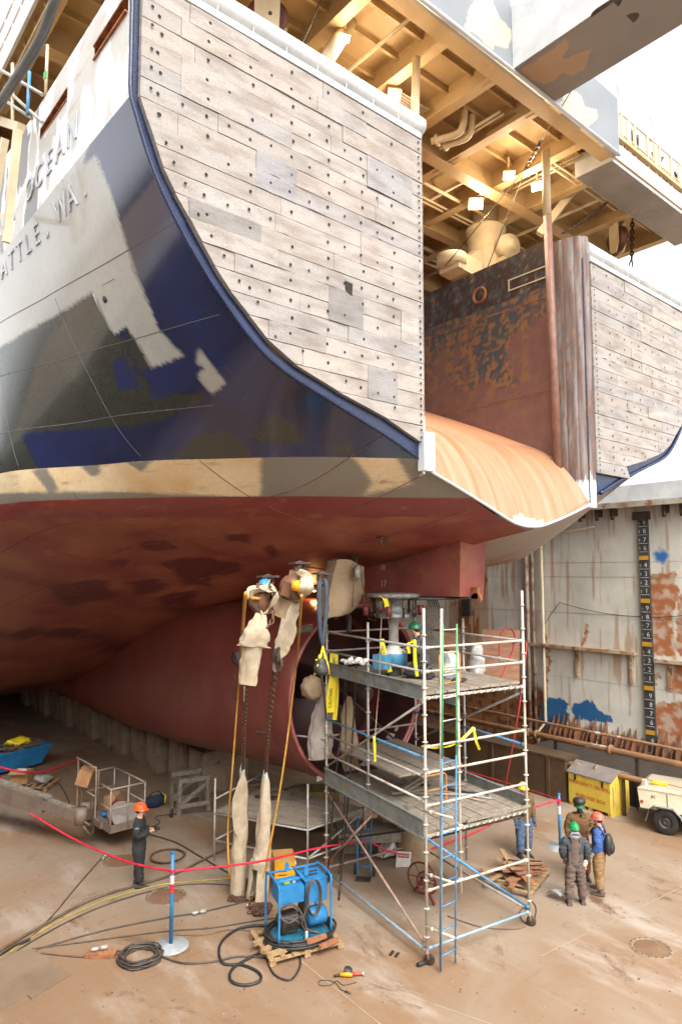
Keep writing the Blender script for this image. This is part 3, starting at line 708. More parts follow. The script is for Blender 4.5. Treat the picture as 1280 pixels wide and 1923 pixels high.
for px, py in ((503, 1080), (563, 1055), (605, 1075), (665, 1045), (720, 1008)):
    d = pray(px, py)
    for i in range(400):
        q = CAM + d * (10 + i * .04)
        if q.y > 0 and q.z <= hull_pt(q.y, min(9, max(0, 1)), -1).z and abs(q.x) < 7:
            pass
        if 0 < q.y < 9:
            t = 0
            for k in range(40):
                hp = hull_pt(q.y, k / 8)
                if abs(hp.x) >= abs(q.x): t = hp.z; break
            if q.z >= t: break
    eb = MB(); eb.box(q - Vector((0, 0, .02)), (.3, .16, .03)); eb.tube([q + Vector((cos(a) * .09, 0, -.1 + sin(a) * .1)) for a in [2 * pi * k / 12 for k in range(12)]], .022, 6, closed=True)
    ORG['eye%d' % px] = q.copy(); eb.build('pad_eye', 'iron', ship)

# ---- overhead deck with its beams
PZT = 18.0
pl = MB().box2((-8.8, -.5, PZT), (8.8, 13.5, PZT + .1)); deck = pl.build('overhead_deck', 'cream', ship)
bm_ = MB()
def tbeam(p, q, depth, fl, z1=PZT):
    p = Vector((*p, z1 - depth)); q = Vector((*q, z1 - depth)); up = Vector((0, 0, 1))
    bm_.bar(p + up * .012, q + up * .012, fl, .024); bm_.bar(p + up * (depth / 2 + .013), q + up * (depth / 2 + .013), .025, depth - .03)
for a in (-8.65, -6.4, -4.5, -2.6, -1.05, .5, 2.35, 4.0, 6.4, 8.65): tbeam((a, -.44), (a, 13.4), .55, .26)
for b in (-.32, 2.5, 5.0, 7.8, 10.6, 13.3): tbeam((-8.7, b), (8.7, b), .62 if b > 0 else .6, .34)
for b in (.42, 1.1, 1.8, 3.1, 3.75, 4.4, 5.7, 6.4, 7.1, 8.5, 9.2): tbeam((-8.7, b), (8.7, b), .16, .07)
bm_.build('deck_beam', 'cream', ship)
kn = MB()
for a in (-4.5, -1.05, .5, 4.0):
    for b, d in ((-.32, 1), (2.5, -1), (2.5, 1), (5, -1)): kn = MB(); kn.prism([(0, 0), (.45, 0), (0, .45)], (a - .01, b, PZT - .56), (0, d, 0), (0, 0, 1), .02); kn.build('bracket', 'cream', ship)
pb = MB()
for a, b0, b1, r in ((.05, .5, 2.3, .035), (.17, .5, 2.3, .035), (-.15, 2.8, 7, .06), (1.6, 2.8, 8, .05), (2.9, .2, 2.4, .03), (3.05, .2, 2.4, .03), (-3.4, 0, 5, .04), (5.2, 0, 9, .05)): pb.cyl((a, b0, 17.62), (a, b1, 17.62), r, 8)
for b, a0, a1, r in ((1.45, -2.2, -1.3, .02), (1.52, -2.2, -1.3, .02), (1.59, -2.2, -1.3, .02), (1.66, -2.2, -1.3, .02), (3.5, -2, 4, .05), (4.0, -2, 6, .035), (4.15, -2, 6, .035), (6, -2, 8, .07), (6.4, -2, 8, .05), (6.7, -2, 8, .04), (.75, 2.6, 6, .03), (.9, 2.6, 6, .03)): pb.cyl((a0, b, 17.55), (a1, b, 17.55), r, 8)
for dx in (0, .28): pb.tube(curve([(-.35 + dx, 1.2, 17.9), (-.3 + dx, 1.35, 17.45), (-.45 + dx, 1.7, 17.38), (-.6 + dx, 2.0, 17.38)], 5), .085, 10); pb.lathe([(.085, 0), (.14, 0), (.14, .06), (.085, .06)], (-.52 + dx, 1.85, 17.38), (-.2, 1, 0), 12)
pb.build('overhead_pipe', 'cream_light', ship)
# fascia plates, wing box, horn beam
M['fascia'] = pmat('grey_fascia_paint', lin('#9fa09c'), lin('#8f908d'), 1.0, rough=.4, rust=lin('#e2d6ba'), rscale=.55, rlo=.585, rhi=.6, rstretch=(1, 1, 1.3), grain=.08)
M['fascia_dark'] = pmat('grey_underside_paint', lin('#8b8580'), lin('#79736e'), 1.0, rough=.45, rust=lin('#c98e52'), rscale=.7, rlo=.6, rhi=.64, grain=.1)
PATCH = [[(872,50),(888,0),(925,0),(936,30),(962,62),(952,92),(932,84),(925,95),(897,66)], [(1043,200),(1068,165),(1092,178),(1096,200),(1120,206),(1118,222),(1102,242),(1072,216),(1050,212)]]
HORNP = [[(980,130),(1035,95),(1060,72),(1066,84),(1056,106),(1060,112),(1085,100),(1112,90),(1096,130),(1076,142),(1056,136),(1026,160),(1002,150)]]
M['patch'] = pmat('patched_grey_paint', (.5, .5, .5), None, 2, rough=.4, attr=True, grain=.08)
def patched(fn, nu, nv, polys, c0, c1, nm):
    rw = []; cw = []
    for i in range(nu + 1):
        r = [Vector(fn(i / nu, j / nv)) for j in range(nv + 1)]; rw.append(r); cc = []
        for p in r:
            x, y = proj(p); x += fb(p.x * 3, p.y * 3, p.z * 3, 3) * 5; n1 = fb(p.x * .9, p.y * .9, p.z * .9, 3)
            c = c1 if any(inpoly(x, y, q) for q in polys) else c0; c = [v * (1 + .18 * n1) for v in c]; cc.append((*c, .5))
        cw.append(cc)
    MB().grid(rw, False, cw).build(nm, 'patch', ship)
patched(lambda u, v: (lerp(-4.8, -1.07, u), -.624, lerp(17.4, 18.94, v)), 90, 40, PATCH, lin('#787d80'), lin('#b3ac95'), 'fascia_paint')
patched(lambda u, v: (lerp(.48, 3.29, u), -.624, lerp(17.4, 18.84, v)), 80, 40, PATCH, lin('#787d80'), lin('#b3ac95'), 'fascia_paint')
patched(lambda u, v: (lerp(-1.02, .44, v), lerp(-.66, -5.98, u), lerp(17.404, 17.482, u)), 150, 50, HORNP, lin('#827d78'), lin('#a58c70'), 'horn_paint')
MB().box2((-8.8, -.62, 17.38), (-1.06, -.5, 18.95)).box2((.47, -.62, 17.38), (3.3, -.5, 18.85)).box2((-1.06, -.6, 17.4), (.47, -.5, 18.9)).build('fascia_plate', 'fascia', ship)
MB().tube([(-8.8, -.62, 17.38), (3.3, -.62, 17.38)], .05, 8).build('fascia_edge_pipe', 'shipwhite', ship)
MB().box2((3.25, -.45, 17.3), (8.95, .55, 17.88)).build('wing_box', 'shipwhite', ship)
MB().box2((3.27, -.43, 17.285), (8.93, .53, 17.296)).build('wing_box_underside', 'fascia_dark', ship)
pr = MB(); pr.add([(-1.05, -.62, 17.42), (.46, -.62, 17.42), (.46, -6, 17.5), (-1.05, -6, 17.5), (-1.05, -.62, 18.8), (.46, -.62, 18.8), (.46, -6, 18.5), (-1.05, -6, 18.5)],
    [(0, 1, 2, 3), (7, 6, 5, 4), (0, 3, 7, 4), (1, 5, 6, 2), (3, 2, 6, 7), (0, 4, 5, 1)]); pr.build('horn_beam', 'shipwhite', ship, fix=True)
sl = MB()
for px, py in ((1137, 15), (1170, 42)):
    c = onZ(px, py, 17.45); ov = []
    for k in range(24):
        t = 2 * pi * k / 24; ov.append((.13 * cos(t), .19 * sin(t) + (.1 if sin(t) > 0 else -.1)))
    sl = MB(); sl.prism(ov, c + Vector((0, 0, -.005)), (1, 0, 0), (0, 1, 0), -.01); sl.build('oval_slot', pmat('dark_slot', lin('#57504b'), lin('#40352c'), 5, rough=.8), ship)
# rail on the wing with net bundles
rl = MB()
for i in range(8):
    a = 3.9 + i * .7; rl.box2((a - .03, -.42, 17.85), (a + .03, -.36, 18.85))
for z in (18.3, 18.85): rl.tube([(3.85, -.39, z), (8.95, -.39, z)], .025, 6)
for i in range(3): rl.box2((4.2 + i * 1.5, -.41, 17.85), (4.38 + i * 1.5, -.35, 18.8))
for a in (3.8, 5.6): rl.tube([Vector((a + .18 * sin(t), -.35, 19.2 - .35 * cos(t))) for t in [2 * pi * k / 20 for k in range(20)]], .015, 5, closed=True)
rl.build('railing', 'cream_light', ship)
rl = MB()
for i in range(22): a = 3.9 + i * .8; rl.cyl((-8.8, i * .62, 18.1), (-8.8, i * .62, 19.1), .022, 5)
for z in (18.6, 19.1): rl.tube([(-8.8, -.3, z), (-8.8, 13.2, z)], .022, 6)
rl.box2((-8.86, -.4, 17.85), (-8.8, 13.5, 18.15)); rl.build('side_railing', 'shipwhite', ship)
nb2 = MB()
for i in range(3):
    c = Vector((4.8 + i * 1.5, -.2, 18.35))
    for k in range(7): nb2.tube(curve([c + Vector((random.uniform(-.3, .3), random.uniform(-.05, .1), .5)), c + Vector((random.uniform(-.3, .3), random.uniform(-.1, .1), 0)), c + Vector((random.uniform(-.3, .3), 0, -.5))], 4), .035, 6)
nb2.build('hose_bundle', 'iron', ship)
# posts and braces
po = MB(); po.cyl((-2.95, .35, 15.2), (-2.75, .45, 17.42), .085, 12); po.build('post', 'cream_light', ship)
po = MB(); p = onY(645, 60, 1.0); q = onY(590, 150, .45); po.cyl(p + (p - q) * .25, q - (p - q) * .3, .14, 14); po.build('post', 'cream_light', ship)
po = MB(); po.cyl((2.02, .62, 15.9), (1.85, .5, 17.45), .1, 12); po.build('post', 'cream_light', ship)
po = MB(); po.cyl((2.22, .62, 8.9), (2.02, .62, 16.35), .1, 12); po.build('corner_pipe', pmat('mauve_pipe', lin('#7d5a50'), lin('#8f6a58'), 4, rough=.5), ship)
po = MB(); po.bar(onY(1085, 345, 1.2), onY(1012, 440, 2.0), .2, .2); po.build('brace', 'cream_light', ship)
# machinery standing behind the right tower
ms = MB(); c = onY(912, 470, 3.9)
ms.lathe([(.55, -3), (.55, .5), (.6, .55), (.6, .62), (.5, .68), (.42, .75), (.42, 1.6)], (c.x, 3.9, c.z), (0, 0, 1), 28); ms.build('winch_column', 'cream_light', ship)
ms = MB(); d = onY(865, 505, 3.7); ms.box(d, (1.0, .7, .5), (0, .1, 0)); ms.lathe([(0, 0), (.42, 0), (.42, .3), (0, .3)], d + Vector((-.4, 0, -.05)), (0, 0, 1), 20); ms.bar(d, (c.x, 3.9, c.z), .4, .4); ms.build('winch_arm', 'cream_light', ship)
ms = MB(); d = onY(958, 460, 3.0)
ms.lathe([(0, -.1), (.16, -.1), (.18, 0), (.34, .02), (.36, .1), (.36, .4), (.3, .42), (.3, .8)], d, (.35, .93, .1), 24); ms.box(d + Vector((.1, .4, -.55)), (.6, .6, .4)); ms.build('winch_motor', 'cream_light', ship)
ms = MB()
for z, o in ((13.9, 0), (14.5, .3), (15.1, .1)): ms.bar((-2, 12 + o, z), (9, 12 + o, z), .4, .22)
for a in (1, 4, 7): ms.bar((a, 12.2, 10), (a, 12.2, 15.6), .3, .3)
ms.build('aft_gallows', 'cream', ship)
# lamps under the deck
lamp_m = pmat('lit_lamp_face', (1, .9, .7), None, emit=((1, .86, .62), 7.0), grain=0, bump=0)
for px, py, sc in ((740, 178, .26), (893, 383, .36), (955, 330, .26), (1007, 350, .26), (648, 72, .16)):
    p = onZ(px, py, 17.25); dirn = (CAM + Vector((4, 0, -4)) - p).normalized() if px != 1007 else (CAM + Vector((-3, 3, 0)) - p).normalized()
    x = dirn.cross(Vector((0, 0, 1))).normalized(); y = x.cross(dirn)
    R = Matrix((x, y, dirn)).transposed()
    f = MB().box(p - dirn * .07, (sc * 1.1, sc * .85, .12), R).bar(p - dirn * .12, p + Vector((0, 0, .5)), .05, .05).build('floodlight', 'cream', ship)
    MB().box(p, (sc, sc * .74, .02), R).build('lamp_face', lamp_m, f)
    ld = bpy.data.lights.new('floodlight_glow', 'AREA'); ld.energy = 11 if px != 648 else 7; ld.color = (1, .78, .52); ld.shape = 'SQUARE'; ld.size = .25; ld.spread = radians(180)
    lo = bpy.data.objects.new('floodlight_glow', ld); COL.objects.link(lo); lo.location = p + dirn * .04; lo.rotation_euler = dirn.to_track_quat('-Z', 'Y').to_euler()
    ld2 = bpy.data.lights.new('floodlight_glow', 'POINT'); ld2.energy = 20; ld2.color = (1, .76, .5); ld2.shadow_soft_size = .15
    lo2 = bpy.data.objects.new('floodlight_glow', ld2); COL.objects.link(lo2); lo2.location = p + dirn * .25 + Vector((0, 0, -.1))
# mast, work lamp and gear on the roof of the overhead deck
ms = MB(); p = onY(1135, 200, 6); x0, y0 = p.x, 6.0
for dx in (0, .9): ms.cyl((x0 + dx, y0, 18), (x0 + dx, y0, 24), .04, 6)
for k in range(12): ms.bar((x0, y0, 18.4 + k * .5), (x0 + .9, y0, 18.4 + k * .5 + (.5 if k % 2 else 0)), .03, .03)
ms.lathe([(.14, 0), (.2, .1), (.12, .4), (.22, .6), (.12, 1.0), (.2, 1.3), (.05, 1.7)], (x0 - .2, y0, 21.6), (0, 0, 1), 12); ms.cyl((x0 - .2, y0, 18), (x0 - .2, y0, 21.7), .09, 8)
ms.build('mast', 'cream_light', ship)
p = onY(992, 22, .3); f = MB().box(p, (.34, .12, .3), (.1, 0, -.5)).bar(p - Vector((0, 0, .1)), p - Vector((0, -.1, .8)), .04, .04).build('work_lamp', 'steel_dark', ship)
MB().box(p + Vector((-.035, -.055, 0)), (.29, .02, .25), (.1, 0, -.5)).build('lamp_glass', 'white', f)
ms = MB()
for i in range(6): ms.cyl((-3 + i * .9, .2, 18.1), (-3 + i * .9, .2, 19.7), .03, 6)
for z in (18.9, 19.3, 19.7): ms.tube([(-3, .2, z), (1.5, .2, z)], .022, 6)
ms.build('roof_railing', 'cream_light', ship)

# ================================================================== DOCK FLOOR
fm = bpy.data.materials.new('dock_floor_steel'); fm.use_nodes = True
n = fm.node_tree.nodes; l = fm.node_tree.links; bs_ = n['Principled BSDF']; tc = n.new('ShaderNodeTexCoord')
def fnoise(sc, det, ro, st=(1, 1, 1), dist=0):
    mp = n.new('ShaderNodeMapping'); mp.inputs['Scale'].default_value = st; l.new(tc.outputs['Object'], mp.inputs['Vector'])
    t = n.new('ShaderNodeTexNoise'); t.inputs['Scale'].default_value = sc; t.inputs['Detail'].default_value = det; t.inputs['Roughness'].default_value = ro; t.inputs['Distortion'].default_value = dist
    l.new(mp.outputs[0], t.inputs['Vector']); return t.outputs['Fac']
def framp(s_, a, b_):
    r = n.new('ShaderNodeMapRange'); r.inputs['From Min'].default_value = a; r.inputs['From Max'].default_value = b_; r.interpolation_type = 'SMOOTHSTEP'; l.new(s_, r.inputs['Value']); return r.outputs[0]
def fmix(f, a, b_, mode='MIX'):
    x = n.new('ShaderNodeMix'); x.data_type = 'RGBA'; x.blend_type = mode; l.new(f, x.inputs[0])
    for k, cc in ((6, a), (7, b_)):
        if isinstance(cc, tuple): x.inputs[k].default_value = (*cc, 1)
        else: l.new(cc, x.inputs[k])
    return x.outputs[2]
base = fmix(framp(fnoise(.22, 6, .6, dist=.6), .36, .62), lin('#8d7c69'), lin('#83674d'))
base = fmix(framp(fnoise(.7, 7, .65, (1, .35, 1)), .5, .72), base, lin('#a09283'))
base = fmix(framp(fnoise(.5, 8, .7, (1.4, 1, 1), .8), .56, .7), base, lin('#664a33'))
sp = n.new('ShaderNodeMath'); sp.operation = 'MULTIPLY'; l.new(framp(fnoise(1.9, 9, .75), .56, .72), sp.inputs[0]); sp.inputs[1].default_value = .4
base = fmix(sp.outputs[0], base, lin('#54402f'))
s2 = n.new('ShaderNodeMath'); s2.operation = 'MULTIPLY'; l.new(framp(fnoise(11, 6, .7), .66, .72), s2.inputs[0]); s2.inputs[1].default_value = .45
base = fmix(s2.outputs[0], base, lin('#3f2f22'))
s3 = n.new('ShaderNodeMath'); s3.operation = 'MULTIPLY'; l.new(framp(fnoise(1.6, 5, .6, (.25, 5, 1), .3), .6, .7), s3.inputs[0]); s3.inputs[1].default_value = .16
base = fmix(s3.outputs[0], base, lin('#4a3a2d'))
s4 = n.new('ShaderNodeMath'); s4.operation = 'MULTIPLY'; l.new(framp(fnoise(1.3, 5, .6, (6, .3, 1), .3), .6, .72), s4.inputs[0]); s4.inputs[1].default_value = .14
base = fmix(s4.outputs[0], base, lin('#a39482'))
fine = fnoise(60, 5, .7); gr = n.new('ShaderNodeMapRange'); gr.inputs['From Min'].default_value = .25; gr.inputs['From Max'].default_value = .75; gr.inputs['To Min'].default_value = .86; gr.inputs['To Max'].default_value = 1.1; l.new(fine, gr.inputs['Value'])
cc = n.new('ShaderNodeCombineColor')
for k in range(3): l.new(gr.outputs[0], cc.inputs[k])
mm = n.new('ShaderNodeMix'); mm.data_type = 'RGBA'; mm.blend_type = 'MULTIPLY'; mm.inputs[0].default_value = 1; l.new(base, mm.inputs[6]); l.new(cc.outputs[0], mm.inputs[7])
l.new(mm.outputs[2], bs_.inputs['Base Color'])
rg = n.new('ShaderNodeMapRange'); rg.inputs['To Min'].default_value = .5; rg.inputs['To Max'].default_value = .9; l.new(fnoise(2.2, 6, .6), rg.inputs['Value']); l.new(rg.outputs[0], bs_.inputs['Roughness'])
bp = n.new('ShaderNodeBump'); bp.inputs['Strength'].default_value = .25; bp.inputs['Distance'].default_value = .02; l.new(fnoise(7, 7, .7), bp.inputs['Height']); l.new(bp.outputs[0], bs_.inputs['Normal'])
MB().add([(-500, -500, 0), (500, -500, 0), (500, 500, 0), (-500, 500, 0)], [(0, 1, 2, 3)]).build('dock_floor', fm)['kind'] = 'structure'
def gp(pts, z=0.0): return [onZ(x, y, z) for x, y in pts]
pale = pmat('pale_weld_line', lin('#a0907c'), lin('#8d7b66'), 3, rough=.8)
mb = MB()
for a, b_ in (((-40, 1731), (262, 1661)), ((560, 1800), (760, 1960)), ((1015, 1795), (1290, 1660)), ((640, 1825), (1000, 1950))):
    p, q = onZ(*a, .004), onZ(*b_, .004); d = (q - p).normalized(); s_ = Vector((-d.y, d.x, 0)) * .012
    mb.add([p - s_, q - s_, q + s_, p + s_], [(0, 1, 2, 3)])
struct(mb, 'floor_weld_seam', pale)
mrust = pmat('manhole_rust', lin('#6f543c'), lin('#7d6046'), 3, rough=.8, rust=lin('#4f3826'), rscale=4)
def manhole(px, py, r, label):
    c = onZ(px, py, 0); t = thing('manhole_cover', label, 'manhole', c, 'round covers set in the dock floor')
    MB().lathe([(0, .006), (r - .05, .006), (r - .04, .003)], c, (0, 0, 1), 36).build('lid', mrust, t)
    MB().lathe([(r - .045, .004), (r - .03, .016), (r + .01, .016), (r + .03, .001)], c, (0, 0, 1), 36).build('ring', pmat('manhole_ring', lin('#8b7660'), lin('#6f5a46'), 5, rough=.8), t)
    b_ = MB()
    for k in range(18): b_.lathe([(0, .02), (.018, .02), (.02, .004)], c + Vector((cos(k * pi / 9), sin(k * pi / 9), 0)) * (r - .01), (0, 0, 1), 6)
    b_.build('bolt_ring', 'iron', t)
manhole(228, 1616, .42, 'dark rusty manhole cover behind the man in black')
manhole(312, 1683, .42, 'rusty manhole cover just right of the boots of the man in black')
manhole(1221, 1781, .36, 'round manhole cover on open floor at the right foreground')
# floor plate at the lower left
c = onZ(40, 1830, 0); t = thing('floor_plate', 'flat brown steel plate lying on the floor at the lower left corner', 'plate', c)
pp = gp([(-60, 1800), (64, 1785), (134, 1832), (60, 1878), (52, 1871), (-60, 1935)])
mb = MB(); nn = len(pp); mb.add([p + Vector((0, 0, .03)) for p in pp] + [p + Vector((0, 0, .001)) for p in pp], [tuple(range(nn))[::-1]] + [(i, (i + 1) % nn, nn + (i + 1) % nn, nn + i) for i in range(nn)])
mb.build('plate', pmat('brown_floor_plate', lin('#84705a'), lin('#755f4a'), .8, rough=.75, rust=lin('#6d5340'), rscale=2), t, fix=True)

# ================================================================== DOCK WALL
wall = thing('dock_wall', 'pale rust streaked steel side wall of the dry dock', 'wall', (12, 4, 0))
M['wallpaint'] = pmat('dock_wall_paint', (.5, .5, .5), (.86, .87, .86), .8, rough=.6, bump=.03, bscale=18, attr=True, grain=.14, rust=lin('#a0673c'), rscale=1.1, rlo=.64, rhi=.84, rstretch=(1, 1.6, .35))
BLUEW = [[(1018,1318),(1050,1310),(1066,1320),(1062,1368),(1035,1372),(1015,1358)], [(1074,1325),(1108,1312),(1125,1335),(1148,1345),(1150,1358),(1078,1352)]]
RUSTW = [[(1219,1078),(1268,1074),(1272,1110),(1258,1150),(1266,1230),(1222,1232)], [(1268,1120),(1300,1110),(1300,1230),(1272,1232)], [(1226,1320),(1300,1318),(1300,1400),(1232,1400)], [(1262,1245),(1300,1240),(1300,1310),(1250,1300)], [(1226,1262),(1236,1262),(1234,1290),(1226,1290)], [(1020,1190),(1026,1190),(1026,1300),(1021,1300)],
         [(1094,1170),(1101,1170),(1100,1222),(1096,1222)]]
def wall_col(y, z):
    px, py = proj((12, y, z)); n1 = fb(y * .9, z * .9, 3, 4); n2 = fb(y * 4, z * 4, 6, 3); st = fb(y * 5, z * .35, 2, 3)
    c = [lerp(lin('#cdc9bb')[k], lin('#d9d4c5')[k], .5 + n1) for k in range(3)]
    if 10.3 < y < 12.6: c = lin('#b89f88') if n1 + st * .8 < .2 else lin('#9a5a34')
    qx, qy = px + n2 * 5, py + n2 * 5
    for q in BLUEW:
        if inpoly(qx, qy, q): return (*lin('#2a5f8e'), .5)
    d = sqrt((qx - 1241) ** 2 + (qy - 1045) ** 2)
    if d < 17: return (*[lerp(lin('#2f6fae')[k], c[k], max(0, (d - 9) / 8)) for k in range(3)], .5)
    for q in RUSTW:
        if inpoly(qx + n1 * 10, qy, q): kk = min(1, max(0, .75 - (n2 + fb(y * 2, z * 4, 1, 3)) * 1.6)); return (*[lerp(lin('#bda48c')[k], lin('#a9683f')[k], kk) for k in range(3)], .5)
    if st > .2 and z > 2: c = [lerp(c[k], lin('#a5744a')[k], min(.6, (st - .2) * 2.2)) for k in range(3)]
    low = 1.55 + .5 * st + .25 * n2
    if y > 7.7: low += 1.2
    if z < low: c = [lerp(c[k], lin('#8a5a35')[k] if n2 > -.15 else lin('#5b3a28')[k], min(1, (low - z) * 2.2)) for k in range(3)]
    return (*c, .5)
# the matching wall on the near side, behind and beside the camera
near = thing('dock_wall', 'near side wall of the dry dock, beside the photographer', 'wall', (-13.4, 0, 0))
MB().box2((-16, -40, 0), (-13.4, 90, 9.4)).build('wall_plate', pmat('near_wall_paint', lin('#a39d90'), lin('#8b8375'), .8, rough=.6, rust=lin('#8a5a35'), rscale=1), near)
ys = [-14, -10, -7] + [-3 + i * .05 for i in range(341)] + [16, 20, 26, 34, 42, 90]; zs = [i * .05 for i in range(193)]
MB().grid([[(12, y, z) for z in zs] for y in ys], False, [[wall_col(y, z) for z in zs] for y in ys]).build('wall_plate', 'wallpaint', wall)
wm = pmat('wall_rib_paint', lin('#b5b0a2'), lin('#a8977f'), 2, rough=.6, rust=lin('#8a5a35'), rscale=2.2, rlo=.5, rhi=.66)
mb = MB().box2((11.55, -14, 9.6), (14, 42, 9.7)).box2((11.5, -14, 9.52), (11.56, 42, 9.72)); mb.build('top_walkway', wm, wall)
MB().box2((12.9, -14, 9.7), (13, 42, 10.5)).build('upper_screen', 'shipwhite', wall)
mb = MB()
for z in (7.55, 7.0, 3.1, 5.6): mb.box2((11.992, -14, z), (12.001, 42, z + .012))
for y in (9.4, 1.2): mb.box2((11.992, y, .3), (12.001, y + .012, 9.5))
mb.build('weld_seam', pmat('wall_weld', lin('#9b9a90'), None, rough=.7), wall)
for y in (5.6, 4.9, 4.3, 2.4, 1.8): MB().box2((11.6, y, 9.25), (12, y + .1, 9.52)).cyl((11.68, y + .05, 9.1), (11.68, y + .05, 9.3), .07, 8).build('bracket', 'iron', wall)
led = pmat('rusty_ledge', lin('#b5a48c'), lin('#99714c'), 2.5, rough=.7, rust=lin('#84522e'), rscale=3, rlo=.48, rhi=.62)
MB().box2((11.75, 3.75, 4.22), (12, 8.9, 4.34)).box2((11.75, -6, 4.05), (12, 3.05, 4.17)).build('ledge', led, wall)
for y in (3.95, 6.1, 2.6, 0.5):
    z = 4.22 if y > 3.5 else 4.05
    MB().prism([(0, 0), (-.22, 0), (0, -.45)], (12, y, z), (1, 0, 0), (0, 0, 1), .06).box2((11.9, y - .03, 3.2), (12, y + .07, z)).build('bracket', led, wall)
vp = pmat('rusty_vertical_pipe', lin('#a99c8c'), lin('#93745c'), 3, rough=.6, rust=lin('#7a4426'), rscale=3, rlo=.5, rhi=.62)
MB().cyl((11.9, 7.98, .5), (11.9, 7.98, 8.7), .06, 8).build('vertical_pipe', vp, wall)
MB().cyl((11.85, 8.22, .5), (11.85, 8.22, 8.7), .08, 8).build('vertical_pipe', vp, wall)
MB().tube([(11.85, 7.5, 8.7), (11.85, 7.5, 1.3), (11.7, 7.75, .9), (11.7, 7.75, .3)], .055, 8).tube([(11.85, 7.5, 8.65), (11.9, 5.2, 8.9)], .03, 6).build('vertical_pipe', 'cream_light', wall)
MB().tube(sag((11.95, 7.6, 5.0), (11.95, 6.8, 6.0), .0) + sag((11.95, 6.8, 6.0), (11.95, 1.5, 5.8), .3), .012, 5).build('wall_cable', 'iron', wall)
# draft board
db = thing('draft_board', 'tall black depth gauge board with white numbers and yellow bands', 'gauge', (11.9, 3.3, 0))
yb, zt0 = 3.32, .06
MB().box2((11.86, yb - .17, .85), (11.98, yb + .17, 9.3)).build('board', pmat('gauge_black', lin('#2f2f2f'), lin('#45433f'), 4, rough=.6, rust=lin('#7a6a58'), rscale=5, rlo=.64, rhi=.74), db)
nm = MB(); ym = MB()
for ft in range(3, 31):
    z = ft * .3048 + zt0
    if ft % 5 == 0 and ft < 30: MB().box2((11.85, yb - .166, z - .06), (11.862, yb + .166, z + .09)).build('yellow_band', pmat('gauge_yellow', lin('#c9942a'), lin('#b3842c'), 4, rough=.6), db)
    else:
        nm = MB(); nm.text(str(ft % 10), (11.857, yb - .06, z + .05), (0, -1, 0), (0, 0, 1), .23, .004)
        if ft > 9: nm.text(str(ft // 10), (11.857, yb + .13, z + .04), (0, -1, 0), (0, 0, 1), .12, .004)
        nm.box2((11.853, yb - .16, z - .085), (11.861, yb + .16, z - .07)); nm.build('number', pmat('gauge_white', lin('#cfcdc6'), lin('#b0aca2'), 5, rough=.6), db)
MB().bar((11.8, yb + .3, 9.2), (11.8, yb - .3, 9.2), .14, .3).build('clamp', 'iron', db)
# low steel walls at the foot of the dock wall and the fins
lowm = pmat('brown_low_wall', lin('#57422a'), lin('#453320'), .9, rough=.65, rust=lin('#43301f'), rscale=1.4, rlo=.52, rhi=.7)
t = thing('low_wall', 'low rust brown steel wall behind the scaffold, left of the yellow box', 'wall', (7.5, 9, 0))
MB().box2((7.45, 3.95, 0), (7.6, 22, 1.28)).build('wall_face', lowm, t); MB().box2((7.42, 3.9, 1.28), (8.2, 22, 1.34)).build('top_plate', lowm, t)
for k in range(7): MB().box2((7.4, 4.5 + k * 2.2, .0), (7.45, 4.6 + k * 2.2, 1.28)).build('rib', lowm, t)
t = thing('low_wall', 'dark stained low wall behind the yellow box and the trailer', 'wall', (8.8, 0, 0))
MB().box2((8.7, -12, 0), (8.85, 3.95, .8)).box2((8.85, -12, .7), (11.9, 7, .76)).build('wall_face', pmat('dark_low_wall', lin('#3a2f25'), lin('#2c231b'), 1.5, rough=.9, rust=lin('#6b5a44'), rscale=1.5, rlo=.62, rhi=.8, stretch=(1, 2, .5)), t)
rnd = random.Random(5); finm = pmat('rusty_fin', lin('#7d5236'), lin('#573524'), 3, rough=.7, rust=lin('#a58c72'), rscale=3, rlo=.58, rhi=.7)
t = thing('fin_row', 'row of rusty upright steel fins along the foot of the dock wall', 'steel fins', (11.6, 3, 0))
for k in range(62):
    y = 7.2 - k * .22; h = .95 + rnd.uniform(-.2, .25)
    MB().prism([(-.5, 0), (0, 0), (0, h + .25), (-.12, h), (-.42, h - .4)], (11.97, y, .35), (1, 0, 0), (0, 0, 1), .03).build('fin', finm, t)
MB().box2((11.3, -8, .78), (11.42, 7.3, .9)).build('rail', finm, t)
# pipelines
pm = pmat('rusty_pipe', lin('#8a6542'), lin('#6f4f33'), 1.2, rough=.6, rust=lin('#b9ada0'), rscale=.6, rlo=.56, rhi=.62)
for px, r, lab in (((7.75, 1.42, 1.13), .085, 'rusty pipe along the low wall, lower of the two thick pipes'), ((8.6, 1.62, 1.6), .095, 'rusty pipe along the low wall, upper of the two thick pipes')):
    x, _, z = px; t = thing('pipeline', lab, 'pipe', (x, 4, z), 'rusty pipes along the wall foot')
    MB().cyl((x, -12, z), (x, 22, z), r, 12).build('pipe', pm, t)
    for y in (6.0, 5.7, 3.0, -.6): MB().lathe([(r, 0), (r + .06, 0), (r + .06, .09), (r, .09)], (x, y, z), (0, 1, 0), 12).build('flange', pm, t)
    for y in (9, 5, 2.2, -1): MB().box2((x - .04, y - .04, .0 if x < 8.7 else .7), (x + .04, y + .04, z - .04)).build('support', 'iron', t)
solo(MB().cyl((8.3, -12, 2.0), (8.3, 22, 2.25), .045, 8), 'pipeline', pm, 'thin rusty pipe running above the two thick pipes', 'pipe', (8.3, 4, 2), 'rusty pipes along the wall foot')
